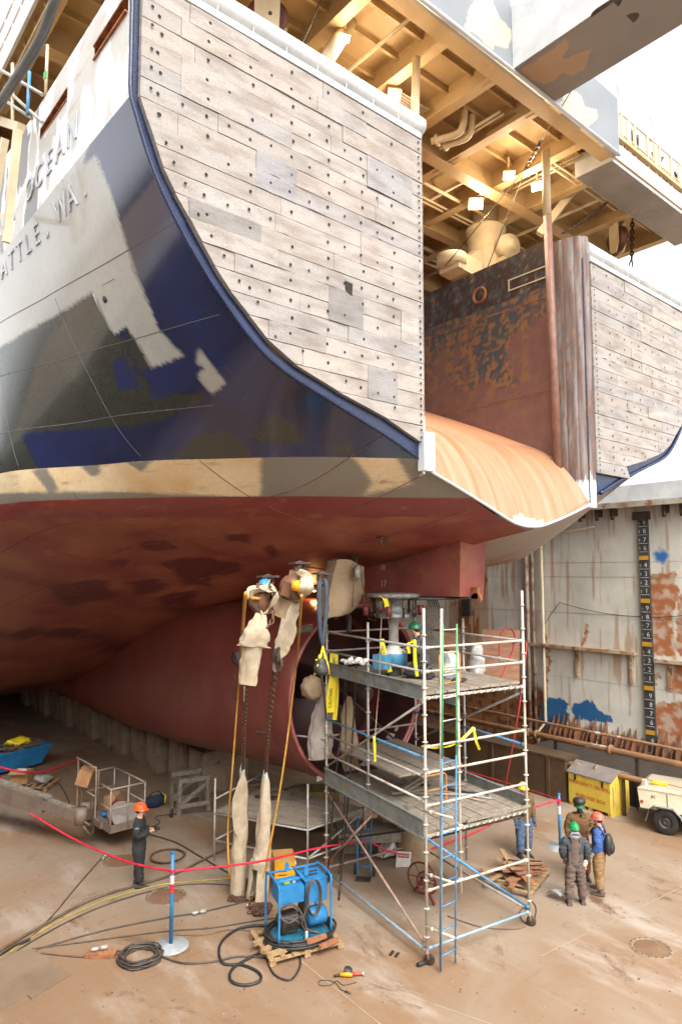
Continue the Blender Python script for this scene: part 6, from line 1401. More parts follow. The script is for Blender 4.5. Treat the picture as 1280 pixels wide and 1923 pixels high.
# boom lift
bl_ = thing('boom_lift', 'dusty boom lift with long arm and railed work basket', 'boom lift', onZ(170, 1550, .6)); bmt = pmat('dusty_boom_paint', lin('#7d6c5f'), lin('#6d5e52'), 2, rough=.6, rust=lin('#6b5a4d'), rscale=3, rlo=.56, rhi=.7)
J = onZ(152, 1532, .95); E0 = onZ(-150, 1432, 1.35); dv = (E0 - J).normalized()
MB().bar(J + dv * .1, J + dv * 2.2, .24, .24).build('fly_boom', bmt, bl_); MB().bar(J + dv * 1.4, E0, .34, .38).bar(J + dv * 1.38, J + dv * 1.5, .38, .42).build('boom', bmt, bl_)
MB().bar(J + dv * 1.2 + up(.2), E0 + up(.23), .2, .05).bar(J + dv * .3 + up(.14), J + dv * 1.3 + up(.14), .12, .05).build('cable_tray', 'wood_old', bl_)
for q in (.5, 1.0, 2.6, 3.4): MB().bar(J + dv * q - up(.0), J + dv * (q + .06), .3 if q < 1.4 else .4, .3 if q < 1.4 else .44).build('boom_collar', bmt, bl_)
MB().bar(J + dv * 1.6 + Vector((-.05, -.28, -.2)), E0 + Vector((0, -.28, -.2)), .1, .12).build('hydraulic_link', bmt, bl_)
N0 = onZ(207, 1566, .5); bx = (onZ(271, 1549, .5) - N0).normalized(); Lx = (onZ(271, 1549, .5) - N0).length; by = Vector((-bx.y, bx.x, 0)); by = by if by.dot(FW) > 0 else -by; Ly = 1.9
def bk(u, v, z): return N0 + bx * u * Lx + by * v * Ly + up(z)
mb = MB(); q = [bk(0, 0, 0), bk(1, 0, 0), bk(1, 1, 0), bk(0, 1, 0)]; mb.add(q + [p + up(.04) for p in q], [(3, 2, 1, 0), (4, 5, 6, 7), (0, 1, 5, 4), (1, 2, 6, 5), (2, 3, 7, 6), (3, 0, 4, 7)]).bar(bk(0, 0, .1), bk(1, 0, .1), .02, .2).bar(bk(0, 0, .1), bk(0, 1, .1), .02, .2).bar(bk(1, 0, .1), bk(1, 1, .1), .02, .2); mb.build('basket_floor', bmt, bl_)
rm_ = pmat('basket_rail', lin('#a08f7f'), lin('#8b7a6c'), 5, rough=.55, rust=lin('#6b5040'), rscale=5)
for u, v in ((0, 0), (1, 0), (1, 1), (0, 1), (.5, 0), (0, .5), (1, .5), (.5, 1)): MB().cyl(bk(u, v, .04), bk(u, v, 1.1), .022, 7).build('rail_post', rm_, bl_)
for z in (.6, 1.1):
    mb = MB()
    for p, q in (((0, 0), (1, 0)), ((1, 0), (1, 1)), ((0, .35), (0, 0)), ((0, 1), (1, 1))): mb.cyl(bk(*p, z), bk(*q, z), .022, 7)
    mb.build('rail', rm_, bl_)
mb = MB().tube(curve([bk(-.05, .45, .0), bk(-.05, .45, 1.35), bk(-.1, .5, 1.5), bk(-.1, 1.05, 1.5), bk(-.05, 1.1, 1.35), bk(-.05, 1.1, 0)], 5), .024, 7).tube([bk(-.08, .45, .75), bk(-.08, 1.1, .75)], .02, 6); mb.build('gate_frame', rm_, bl_)
MB().box(bk(-.1, .75, 1.15), (.35, .5, .4), (0, .3, -.6)).build('control_console', pmat('console_tan', lin('#b3845c'), lin('#9b6f4b'), 3, rough=.7), bl_)
MB().bar(J, bk(0, .6, .25), .22, .26).lathe([(0, -.2), (.16, -.2), (.16, .2), (0, .2)], J, (0, 0, 1), 14).lathe([(0, -.25), (.13, -.25), (.13, .25), (0, .25)], bk(-.2, .6, .3), (0, 0, 1), 14).bar(bk(0, .2, .12), bk(0, .9, .12), .2, .16).build('rotator', bmt, bl_)
MB().tube(curve([J + dv * .4 + Vector((0, 0, .1)), J + Vector((.1, -.2, -.35)), bk(-.15, .4, -.15), bk(-.02, .5, .5)], 8), .03, 7).tube(curve([J + dv * .3, J + Vector((.15, -.25, -.2)), bk(-.1, .45, .05), bk(-.02, .6, .6)], 8), .025, 7).build('hydraulic_hose', 'hose_brown', bl_)
mb = MB().grid([[bk(.55 + .42 * cos(a) * (1 if i else 1), .12 + .1 * i, .32 + .3 * sin(a)) for a in [2 * pi * k / 24 for k in range(24)]] for i in range(2)], True, None, True); r0 = [bk(.55 + .42 * cos(a), .12, .32 + .3 * sin(a)) for a in [2 * pi * k / 24 for k in range(24)]]; mb.add(r0, [tuple(range(24))])
solo(mb.jitter(.06, 5), 'plastic_sheet', 'canvas_grey', 'rolled grey plastic sheet standing in the lift basket', 'sheet', bk(.55, .15, .05))
mb = MB().ball(bk(.7, .45, .25), (.3, .25, .2), 16, 10).jitter(.15, 5); solo(mb, 'red_bag', rm, 'dark red bundle lying in the lift basket', 'bag', bk(.7, .45, .04))
solo(MB().ball(bk(.35, .6, .12), (.1, .1, .07), 12, 8), 'baseball_cap', 'blue', 'small blue cap on the floor of the lift basket', 'cap', bk(.35, .6, .05))
solo(MB().box(bk(.85, .85, .28), (.45, .35, .4), (0, 0, .5)).jitter(.08, 5), 'cardboard_box', cardm, 'battered cardboard box in the far corner of the lift basket', 'box', bk(.85, .85, .05))
c = onZ(291, 1515, 0); tb = thing('tool_bag', 'dark blue tool bag with yellow trim on the floor beyond the man in black', 'tool bag', c); mb = MB().ball(c + up(.17), (.36, .2, .19), 20, 12).jitter(.06, 5)
for v in mb.v: v.z = max(v.z, .005)
mb.build('bag', pmat('navy_bag', lin('#1f2c42'), lin('#18202e'), 4, rough=.8), tb); MB().tube(curve([c + Vector((-.2, 0, .32)), c + Vector((-.1, -.05, .45)), c + Vector((.1, -.05, .45)), c + Vector((.2, 0, .32))], 5), .018, 6).build('handle', 'black', tb); MB().tube([c + Vector((.24, -.16, .1)), c + Vector((.3, -.1, .3)), c + Vector((.28, .05, .33))], .022, 6).build('trim', 'tape', tb)
# timber trestle
T0, T1_ = onZ(334, 1533), onZ(392, 1523); t = thing('timber_trestle', 'grey timber trestle stand left of the canvas sleeves', 'trestle', T0); ex_ = (T1_ - T0).normalized(); ey_ = Vector((-ex_.y, ex_.x, 0)); Lt = (T1_ - T0).length
def tq(u, v, z): return T0 + ex_ * u * Lt + ey_ * v + up(z)
for v in (0, .8):
    MB().bar(tq(.02, v, 0), tq(.05, v, .95), .1, .1, (0, 1, 0)).build('post', 'wood_old', t); MB().bar(tq(.98, v, 0), tq(.9, v, .95), .1, .1, (0, 1, 0)).build('post', 'wood_old', t)
    MB().bar(tq(0, v - .06, .28), tq(1, v - .06, .28), .04, .12).build('rail', 'wood_old', t); MB().bar(tq(.05, v - .06, .33), tq(.9, v - .06, .85), .04, .12).build('brace', 'wood_old', t)
MB().bar(tq(0, .0, 1.0), tq(1, .0, 1.0), .14, .12).bar(tq(0, .8, 1.0), tq(1, .8, 1.0), .14, .12).build('cross_beam', 'wood_old', t); MB().bar(tq(.02, -.05, .9), tq(.02, .9, .9), .05, .14).build('side_rail', 'wood_old', t); MB().bar(tq(.95, -.05, .9), tq(.95, .9, .9), .05, .14).build('side_rail', 'wood_old', t)
solo(MB().lathe([(0, -.04), (.1, -.04), (.12, 0), (.1, .04), (0, .04)], onZ(322, 1527, .12), (.8, -.6, 0), 16), 'castor', 'iron', 'small dark wheel leaning beside the timber trestle', 'wheel', onZ(322, 1527, 0))

# ---- hanging gear under the hull
def sleeve(path, rad, m, label, name='canvas_sleeve', cat='canvas cover', folds=5, amp=.18, flat=.75, n=56, tear=None, group=None):
    p = curve(path, 14); N = len(p); rows = []
    for i, q in enumerate(p):
        t = (p[min(i + 1, N - 1)] - p[max(i - 1, 0)]).normalized(); x = (RT - t * RT.dot(t)).normalized(); y = t.cross(x); u = i / (N - 1); R = interp(u, [k / (len(rad) - 1) for k in range(len(rad))], rad)
        row = []
        for k in range(n):
            a = 2 * pi * k / n; f = 1 + amp * sin(a * folds + 2 * noise.noise(Vector((i * .12, 3, 1)))) * .5 + amp * noise.noise(Vector((cos(a) * 1.5, sin(a) * 1.5, i * .16))) - .05 * abs(noise.noise(Vector((a * 2.4, i * .11 + sin(a) * 2, 8)))) - .2 * max(0, .35 - abs(noise.noise(Vector((cos(a) * 2.2 + 5, sin(a) * 2.2, i * .1 + a * .3)))) * 1.6)
            row.append(q + x * cos(a) * R * f + y * sin(a) * R * f * flat)
        rows.append(row)
    mb = MB().grid(rows, True, None, True, skip=tear)
    return solo(mb, name, m, label, cat, p[0].copy(), group)
def hang(px, py, y): return onY(px, py, y)
E1, E2, E3, E4 = ORG['eye503'], ORG['eye563'], ORG['eye605'], ORG['eye665']
b1 = onZ(447, 1684); b2 = onZ(487, 1698)
sleeve([b1 + up(.02), b1 + up(.9), hang(452, 1560, b1.y), hang(456, 1490, b1.y), hang(456, 1455, b1.y)], [.175, .17, .16, .12, .045], 'canvas', 'tall cream canvas sleeve standing on the floor, left of the two', folds=3, amp=.1)
mb = MB().grid([[hang(x, y, b1.y - .16 + .02 * j) for x, y in r] for j, r in enumerate(([(457, 1446), (462, 1462), (465, 1472)], [(447, 1470), (455, 1480), (460, 1490)], [(437, 1500), (447, 1510), (456, 1520)], [(436, 1530), (444, 1545), (450, 1560)], [(439, 1560), (442, 1565), (446, 1572)]))], True); solo(mb, 'canvas_flap', 'canvas', 'loose flap of canvas peeling from the left standing sleeve', 'canvas cover', hang(450, 1480, b1.y))
sleeve([b2 + Vector((-.05, 0, .12)), b2 + up(.8), hang(492, 1600, b2.y), hang(497, 1530, b2.y), hang(498, 1470, b2.y), hang(498, 1452, b2.y)], [.24, .22, .19, .15, .09, .035], 'canvas', 'tall torn cream canvas sleeve standing on the floor, right of the two', folds=3, amp=.16, tear=lambda i, j: i < 13 and 35 <= j <= 40)
for q, py, b_ in ((455, 1447, b1), (498, 1460, b2)): solo(MB().tube([hang(q, py + 18, b_.y), hang(q, py, b_.y), hang(q, py - 14, b_.y)], [.055, .06, .04], 10).jitter(.02, 9), 'tape_binding', 'white', 'white tape binding the top of the %s standing sleeve' % ('left' if q == 455 else 'right'), 'tape', hang(q, py, b_.y))
ya, yb_ = E1.y, E2.y
def mixy(a, b_, t): return a + (b_ - a) * t
solo(chain(MB(), [hang(456, 1445, b1.y), hang(458, 1370, mixy(b1.y, ya, .35) - .3), hang(462, 1285, mixy(b1.y, ya, .6) - .4)], .13, .017), 'hoist_chain', 'chain', 'rusty hoist chain above the left standing sleeve', 'chain', hang(456, 1445, b1.y))
solo(chain(MB(), [hang(499, 1450, b2.y), hang(503, 1370, mixy(b2.y, yb_, .4) - .3), hang(517, 1255, mixy(b2.y, yb_, .7) - .4)], .13, .017), 'hoist_chain', 'chain', 'rusty hoist chain above the right standing sleeve', 'chain', hang(499, 1450, b2.y))
solo(chain(MB(), [hang(438, 1322, 6.6), hang(441, 1270, 6.6), hang(444, 1225, 6.6)], .1, .014), 'hoist_chain', 'chain', 'short rusty chain hanging left of the ochre hose on the nozzle', 'chain', hang(440, 1270, 6.6))
y1 = mixy(b1.y, ya, .75) - .35; y2 = mixy(b2.y, yb_, .8) - .3
# first hoist: hook, wrapped body, cloth below
ho = thing('chain_hoist', 'chain hoist wrapped in cream canvas hanging from the hull, left of the two', 'chain hoist', E1)
MB().tube(curve([E1 - up(.1), hang(500, 1092, ya), hang(494, 1100, ya), hang(492, 1112, ya)], 5), .03, 8).build('hook', 'iron', ho); MB().lathe([(0, -.06), (.1, -.06), (.12, 0), (.1, .06), (0, .06)], hang(497, 1101, ya - .05), (.6, -.8, 0), 14).build('blue_tag', 'blue', ho)
hb_ = hang(492, 1126, ya - .05); iron_o = pmat('rust_orange_iron', lin('#5b3d2a'), lin('#744c2e'), 8, rough=.6)
mb = MB().lathe([(0, -.12), (.17, -.12), (.19, -.08), (.19, .08), (.17, .12), (0, .12)], hb_, (.3, -.95, 0), 18).box(hb_ + Vector((.02, 0, .14)), (.22, .2, .16), (0, .2, -.6)).box(hb_ + Vector((-.16, -.03, .03)), (.12, .16, .2), (.2, 0, -.6)); chain(mb, [hb_ + Vector((.12, -.1, -.05)), hb_ + Vector((.1, -.12, -.28)), hb_ + Vector((.02, -.1, -.4))], .09, .014); mb.build('body', iron_o, ho)
def ribbon(pts, w_, m, parent, name='wrap'):
    c = curve(pts, 8); A_, B_ = [], []
    for i, p in enumerate(c):
        t = (c[min(i + 1, len(c) - 1)] - c[max(i - 1, 0)]).normalized(); q = (FW * cos(.5 * sin(i * .23)) + Vector((0, 0, 1)) * sin(.5 * sin(i * .23))); q = (q - t * q.dot(t)).normalized(); k = w_ * (1 + .25 * noise.noise(Vector((i * .2, 4, 1))))
        A_.append(p - q * k + t * .03 * noise.noise(Vector((i * .5, 1, 1)))); B_.append(p + q * k)
    M_ = [(x + y) / 2 - Vector((0, 0, .03)) + t_ for x, y, t_ in zip(A_, B_, [Vector((noise.noise(Vector((i * .45, 7, 2))), noise.noise(Vector((i * .45, 2, 9))), 0)) * .05 for i in range(len(c))])]
    return MB().grid([A_, M_, B_], True).grid([[p + Vector((.012, .012, -.012)) for p in r] for r in (B_, M_, A_)], True).build(name, m, parent)
ribbon([hang(499, 1094, ya - .12), hang(480, 1108, ya - .15), hang(471, 1122, ya - .2), hang(478, 1136, ya - .22), hang(492, 1149, ya - .2)], .15, 'canvas', ho)
ribbon([hang(497, 1095, ya - .12), hang(513, 1110, ya - .12), hang(519, 1120, ya - .16), hang(508, 1136, ya - .2), hang(493, 1150, ya - .2)], .13, 'canvas', ho)
ribbon([hang(486, 1100, ya - .2), hang(498, 1104, ya - .25), hang(514, 1110, ya - .2)], .07, 'canvas', ho)
sleeve([hang(491, 1146, y1 + .2), hang(486, 1165, y1 + .1), hang(478, 1195, y1), hang(476, 1214, y1)], [.05, .12, .22, .28], 'canvas', 'cream canvas skirt tied below the left chain hoist', 'canvas_cover', folds=4, amp=.3, flat=.5)
sleeve([hang(476, 1205, y1), hang(470, 1240, y1), hang(463, 1286, y1)], [.17, .16, .14], 'canvas', 'narrow canvas tube hanging below the left canvas skirt', 'canvas_cover', folds=2, flat=.55)
solo(MB().ball(hang(446, 1238, 6.5), (.1, .12, .22), 10, 8).jitter(.1, 8), 'hoist_hook', 'iron', 'dark iron hook block hanging left of the canvas on the nozzle', 'hook', hang(446, 1238, 6.5))
ho = thing('chain_hoist', 'chain hoist with orange lamp glow behind, wrapped in twisted canvas, right of the two', 'chain hoist', E2); ho['label'] = 'chain hoist wrapped in long twisted canvas hanging from the hull, right of the two'
chain(MB(), [E2 - up(.1), hang(562, 1066, yb_), hang(556, 1078, yb_)], .2, .03).build('hook_chain', 'iron', ho)
hb_ = hang(549, 1104, yb_ - .02); mb = MB().lathe([(0, -.12), (.17, -.12), (.19, -.08), (.19, .08), (.17, .12), (0, .12)], hb_, (.3, -.95, 0), 18).box(hb_ + Vector((.06, 0, .16)), (.22, .2, .18), (0, .2, -.6)).box(hb_ + Vector((-.14, -.05, .0)), (.14, .16, .22), (.2, .3, -.6)); mb.build('body', iron_o, ho)
MB().lathe([(0, -.05), (.08, -.05), (.08, .05), (0, .05)], hang(556, 1100, yb_ - .28), (.6, -.8, 0), 14).build('yellow_cap', 'yellow_case', ho)
sleeve([hang(560, 1072, yb_ - .2), hang(574, 1084, yb_ - .25), hang(572, 1108, yb_ - .28), hang(556, 1125, y2 + .2), hang(546, 1150, y2 + .15), hang(538, 1190, y2), hang(529, 1218, y2), hang(522, 1235, y2)], [.05, .08, .11, .1, .12, .13, .13, .05], 'canvas', 'long twisted canvas cover hanging from the right chain hoist', 'canvas_cover', folds=3, amp=.25, flat=.5)
sleeve([hang(548, 1092, yb_), hang(532, 1125, yb_ + .1), hang(519, 1157, yb_ + .15)], [.07, .13, .12], 'canvas_tan', 'short tan canvas cover hanging behind the twisted one', 'canvas_cover', folds=3, flat=.5)
solo(chain(MB(), [hang(523, 1222, y2), hang(522, 1240, y2), hang(519, 1258, y2)], .22, .035).ball(hang(521, 1232, y2 + .05), (.12, .1, .14), 10, 8), 'hoist_hook', 'iron', 'dark iron hook block at the end of the twisted canvas', 'hook', hang(522, 1235, y2))
# big tarp bag and slings
tb = [[(632,1052),(655,1050),(684,1066)],[(625,1085),(655,1082),(684,1085)],[(618,1115),(655,1118),(683,1105)],[(616,1140),(648,1146),(676,1128)],[(615,1160),(636,1158),(660,1150)]]
mb = MB(); ye = E4.y
fr_ = [[hang(x, y, ye - .35 + .1 * (k - 1) ** 2 + .05 * sin(i * 2)) for k, (x, y) in enumerate(r)] for i, r in enumerate(tb)]
def dense(rows, f=5):
    rr = [curve(r, f) for r in rows]; return [list(c) for c in zip(*[curve(col, f) for col in zip(*rr)])]
dr = dense(fr_); bk_ = [[p + Vector((.1, .45, 0)) for p in r] for r in dr]
mb.grid(dr, True).grid([r[::-1] for r in bk_], True)
edge = lambda g: g[0] + [r[-1] for r in g[1:]] + g[-1][::-1][1:] + [r[0] for r in g[::-1][1:-1]]
e1, e2 = edge(dr), edge(bk_); mb.grid([e1, e2], True, None, True); mb.jitter(.03, 4)
solo(mb, 'canvas_bag', 'canvas_tan', 'large tan canvas bag hanging under the hull beside the rudder box', 'canvas cover', E4)
t = thing('hanging_pulley', 'round grey pulley with rope in front of the large canvas bag', 'pulley', hang(672, 1075, ye - .5)); c = hang(672, 1075, ye - .5)
MB().lathe([(0, -.06), (.12, -.06), (.16, -.04), (.16, .04), (.12, .06), (0, .06)], c, (.65, -.76, 0), 20).build('sheave', 'steel', t); MB().tube([c + Vector((-.1, 0, 0)), hang(661, 1140, ye - .5)], .018, 6).tube([c + Vector((.1, 0, 0)), hang(686, 1145, ye - .5), hang(692, 1162, ye - .5), hang(705, 1165, ye - .5)], .016, 6).tube([c, E4], .03, 6).build('rope', 'hose_brown', t)
mb = MB(); y3 = E3.y
for k, (dx, m_) in enumerate(((-7, 0), (-4, 0), (6, 0), (8, 0))): mb.tube(curve([E3 - up(.1), hang(605 + dx, 1095, y3 - .1), hang(605 + dx * 1.1, 1140, y3 - .15), hang(604 + dx * .5, 1190, y3 - .2), hang(606, 1215, y3 - .2)], 6), .026, 7)
solo(mb, 'lifting_sling', pmat('dark_blue_sling', lin('#2d3a46'), lin('#1f262d'), 4, rough=.7), 'dark blue lifting sling hanging in a long loop from the hull', 'sling', E3)
hz = thing('safety_harness', 'yellow and black safety harness hanging below the dark sling', 'harness', hang(606, 1215, y3 - .2)); mb = MB()
for a, b_ in (((606, 1214), (592, 1262)), ((606, 1214), (612, 1262)), ((600, 1230), (590, 1268)), ((608, 1230), (618, 1265)), ((592, 1240), (612, 1236))): mb.tube([hang(*a, y3 - .22), hang((a[0] + b_[0]) / 2 + 2, (a[1] + b_[1]) / 2, y3 - .28), hang(*b_, y3 - .22)], .016, 6)
mb.build('webbing', 'tape', hz); MB().ball(hang(602, 1252, y3 - .25), (.12, .1, .12), 10, 8).jitter(.06, 9).build('buckle_pad', 'black', hz); MB().tube(curve([hang(602, 1262, y3 - .25), hang(612, 1350, 4.6), hang(610, 1500, 4.7)], 6), .02, 6).build('lanyard', 'hose', hz)
# ochre hoses
def hline(pts, r, m, lab, name='hose', cat='hose', group=None): return solo(MB().tube(curve(pts, 8), r, 8), name, m, lab, cat, pts[0].copy(), group)
hline([hang(487, 1124, ya - .2), hang(464, 1124, ya - .2), hang(459, 1140, ya - .25), hang(448, 1290, 6.2), hang(436, 1450, 5.8), hang(428, 1560, 5.4), hang(431, 1645, 5.2), onZ(435, 1650, .02)], .024, 'rope_yellow', 'ochre hose hanging from the left hoist down to the floor')
hline([hang(566, 1118, yb_ - .3), hang(557, 1240, 4.9), hang(535, 1420, 4.6), hang(512, 1560, 4.5), hang(490, 1660, 4.5), onZ(470, 1690, .02)], .024, 'rope_yellow', 'ochre hose hanging from the right hoist down to the floor')
hline([hang(459, 1290, y1), hang(456, 1380, 6.0), hang(457, 1445, b1.y)], .012, 'canvas', 'thin pale cord beside the left hoist chain', 'cord', 'cord')
for k, (xs, ys_, b_) in enumerate((((647, 628, 617), 4.4, 1660), ((668, 655, 640), 3.9, 1690), ((652, 648, 640), 4.2, 1640), ((690, 684, 678), 3.5, 1600))): hline([hang(xs[0], 1250, ys_ - .2), hang(xs[0] - 3, 1330, ys_), hang(xs[1], 1480, ys_ - .2), hang(xs[2], b_ - 40, ys_), onZ(xs[2] - 4, b_, .02)], [.02, .022, .012, .01][k], 'black', 'black cable hanging down through the left face of the scaffold', 'cable', 'cable', 'black cables hanging through the scaffold')
# tarps and bundle behind the caution tape
sleeve([hang(612, 1290, 4.75), hang(606, 1340, 4.8), hang(600, 1390, 4.8), hang(603, 1424, 4.8)], [.12, .24, .3, .33], 'canvas_grey', 'wide grey tarp hanging at the nozzle mouth', 'hanging_tarp', folds=4, flat=.35)
sleeve([hang(656, 1308, 4.2), hang(653, 1340, 4.2), hang(655, 1400, 4.2), hang(662, 1445, 4.2)], [.05, .15, .21, .2], 'canvas_tan', 'narrow brown tarp hanging right of the grey one', 'hanging_tarp', folds=3, flat=.4)
mb = MB().ball(hang(586, 1292, 4.9), (.3, .24, .3), 24, 16)
for v in mb.v:
    d = v - hang(586, 1292, 4.9); a = atan2(d.z, d.dot(RT)); v += d * (.045 * sin(a * 11 + d.z * 9))
solo(mb.jitter(.05, 5), 'canvas_bundle', 'canvas_tan', 'round tied canvas bundle hanging at the nozzle mouth', 'bundle', hang(586, 1292, 4.9))
def strip(pts, w_, m, lab, name='caution_tape', cat='tape', txt=None, tw=0.0):
    c = curve(pts, 6); a, b_ = [], []
    for i, p in enumerate(c):
        s_ = (RT * cos(tw * sin(i * .5)) + FW * sin(tw * sin(i * .5))) * w_ / 2; t = (c[min(i + 1, len(c) - 1)] - c[max(i - 1, 0)]).normalized(); s_ = (s_ - t * s_.dot(t)).normalized() * w_ / 2; a.append(p - s_); b_.append(p + s_)
    n_ = Vector((FW.x, FW.y, 0)) * .004
    mb = MB().grid([a, b_], True).grid([[p + n_ for p in b_], [p + n_ for p in a]], True)
    if txt is None: return solo(mb, name, m, lab, cat, c[0].copy())
    t = thing(name, lab, cat, c[0]); mb.build('strip', m, t)
    for f in txt: 
        i = int(f * (len(c) - 1)); d = (c[min(i + 1, len(c) - 1)] - c[max(0, i - 1)]).normalized(); e = d if d.z > 0 else -d; y = (RT * -1); y = (y - e * y.dot(e)).normalized()
        MB().text('CAUTION', c[i] - FW * .012, e, y, .1, .002).build('lettering', 'black', t)
strip([hang(627, 1225, 4.35), hang(626, 1270, 4.3), hang(621, 1305, 4.3), hang(620, 1338, 4.3)], .2, 'tape', 'yellow CAUTION tape strip hanging at the back left scaffold leg', txt=(.25, .75), tw=.2)
strip([hang(630, 1240, 4.3), hang(632, 1300, 4.28), hang(628, 1352, 4.28)], .1, 'tape', 'narrow yellow tape tail beside the CAUTION strip')
strip([hang(716, 1200, 2.6), hang(722, 1232, 2.55), hang(732, 1262, 2.5)], .11, 'tape', 'yellow CAUTION tape on the upper rail in front of the shaft', txt=(.5,), tw=.2)
strip([hang(772, 1206, 1.7), hang(778, 1204, 1.65), hang(779, 1240, 1.6), hang(783, 1270, 1.6)], .07, 'tape', 'yellow tape hanging beside the kneeling worker', tw=.5)
strip([hang(768, 1227, 1.7), hang(766, 1210, 1.7), hang(776, 1205, 1.7)], .06, 'tape', 'short bent end of yellow tape beside the kneeling worker')
strip([hang(712, 1118, 2.6), hang(722, 1123, 2.5), hang(727, 1142, 2.45), hang(731, 1160, 2.45)], .1, 'tape', 'yellow tape hanging from the rudder box flange', tw=.3)
strip([hang(790, 1401, .9), hang(835, 1403, .66), hang(868, 1387, .6), hang(889, 1366, .55)], .055, 'tape', 'sagging yellow tape tied across the right face of the scaffold', tw=.2)
strip([hang(889, 1366, .55), hang(893, 1390, .5), hang(900, 1408, .5)], .05, 'tape', 'loose end of the sagging yellow tape on the scaffold', tw=.2)
strip([hang(702, 1383, 1.9), hang(703, 1400, 1.9), hang(704, 1430, 1.9)], .05, 'tape', 'thin yellow tape knotted on the left face of the scaffold', tw=.6)
hline([hang(716, 1160, 2.6), hang(713, 1220, 2.5), hang(712, 1280, 2.5), hang(707, 1340, 2.4), hang(704, 1385, 2.2)], .008, 'canvas', 'thin pale cord hanging past the upper deck', 'cord', 'cord')
# rudder stock lowered on a blue jack
jc = Vector((-.85, 2.75, 0)); jp = onY(739, 1250, 2.75); jx = jp.x; t = thing('rudder_stock', 'steel rudder stock shaft standing in a blue housing on the upper deck', 'shaft', (jx, 2.75, 4.9))
zz = lambda py: onY(739, py, 2.75).z
MB().lathe([(.11, zz(1215)), (.11, zz(1172)), (.13, zz(1170)), (.13, zz(1160))], (jx, 2.75, 0), (0, 0, 1), 24).build('shaft', 'steel', t)
MB().lathe([(0, zz(1160)), (.42, zz(1160)), (.44, zz(1153)), (.25, zz(1150)), (.25, zz(1128)), (.38, zz(1124)), (.6, zz(1121)), (.6, zz(1117) + .03), (0, zz(1117) + .05)], (jx, 2.75, 0), (0, 0, 1), 28).build('gland_housing', pmat('grey_gland', lin('#8d8d8a'), lin('#5c5a56'), 5, rough=.45, metal=.3), t)
mb = MB()
for k in range(10): a = 2 * pi * k / 10; mb.cyl((jx + .5 * cos(a), 2.75 + .5 * sin(a), zz(1158)), (jx + .5 * cos(a), 2.75 + .5 * sin(a), zz(1117)), .028, 7); mb.lathe([(0, 0), (.05, 0), (.05, .06), (0, .06)], (jx + .5 * cos(a), 2.75 + .5 * sin(a), zz(1150) + .1 * (k % 2)), (0, 0, 1), 6)
mb.build('threaded_rod', 'iron', t)
mb = MB()
for k in (1, 4, 6, 9): a = 2 * pi * k / 10; MB().lathe([(0, 0), (.07, 0), (.07, .22), (0, .22)], (jx + .62 * cos(a), 2.75 + .62 * sin(a), zz(1155)), (0, 0, 1), 10).build('jack_cylinder', rm, t)
MB().lathe([(.17, zz(1252)), (.3, zz(1248)), (.31, zz(1228)), (.3, zz(1226)), (.28, zz(1226))], (jx, 2.75, 0), (0, 0, 1), 26).build('blue_housing', pmat('dull_blue_housing', lin('#4f8fae'), lin('#3f7c9a'), 5, rough=.45), t)
MB().lathe([(.29, zz(1228)), (.28, zz(1222)), (.16, zz(1217)), (.12, zz(1212))], (jx, 2.75, 0), (0, 0, 1), 22).build('white_wrap', 'white', t)
MB().lathe([(.17, 4.88), (.17, zz(1252))], (jx, 2.75, 0), (0, 0, 1), 20).build('foot', 'steel_dark', t)
solo(MB().box(onY(717, 1242, 2.6), (.3, .3, .3), (0, 0, .3)), 'blue_box', pmat('dull_blue_housing', lin('#4f8fae')), 'small dull blue box beside the blue shaft housing', 'box', onY(717, 1255, 2.6))
hs_ = MB()
for k in range(6): hs_.tube(curve([onY(800 + k * 3, 1118, 2.4), onY(806 + k * 4, 1150, 2.2), onY(796 + k * 3, 1185, 2.2), onY(790 + k * 5, 1200, 2.1)], 6), .014, 6)
solo(hs_, 'hose_bundle', 'hose', 'bundle of thin black hoses hanging below the rudder box', 'hoses', onY(805, 1120, 2.4))
mb = MB().ball(onY(895, 1245, 2.9), (.22, .15, .48), 20, 14).jitter(.12, 5).jitter(.04, 12); solo(mb, 'plastic_sheet', 'plastic', 'clear plastic sheet bunched on the upper scaffold deck', 'plastic sheet', onY(895, 1275, 2.9))
mb = MB().ball(onY(846, 1250, 1.6), (.2, .15, .3), 20, 14).jitter(.12, 6).jitter(.04, 12); solo(mb, 'plastic_sheet', 'plastic', 'smaller crumpled plastic behind the green ladder on the upper deck', 'plastic sheet', onY(846, 1265, 1.6))
solo(MB().ball(onY(927, 1279, 2.2), (.1, .07, .06), 10, 7).jitter(.04, 9), 'rag', 'white', 'white rag on the upper scaffold deck edge', 'rag', onY(927, 1282, 2.2)); solo(MB().ball(onY(861, 1277, 1.2), (.22, .1, .05), 12, 7).jitter(.05, 9), 'glove_heap', 'black', 'dark heap of gloves on the upper deck behind the green ladder', 'gloves', onY(861, 1280, 1.2))
mb = MB().add([onY(905, 1182, 4.6), onY(975, 1184, 4.0), onY(974, 1285, 4.0), onY(903, 1282, 4.6)], [(3, 2, 1, 0)]); mb.v += [v + Vector((.012, .012, 0)) for v in mb.v[:4]]; mb.c += [None] * 4; mb.f += [(4, 5, 6, 7), (0, 1, 5, 4), (1, 2, 6, 5), (2, 3, 7, 6), (3, 0, 4, 7)]; mb.sm += [False] * 5
solo(mb, 'plywood_sheet', 'plywood_brown', 'brown plywood sheet standing at the back of the upper deck', 'plywood', onY(940, 1284, 4.3))
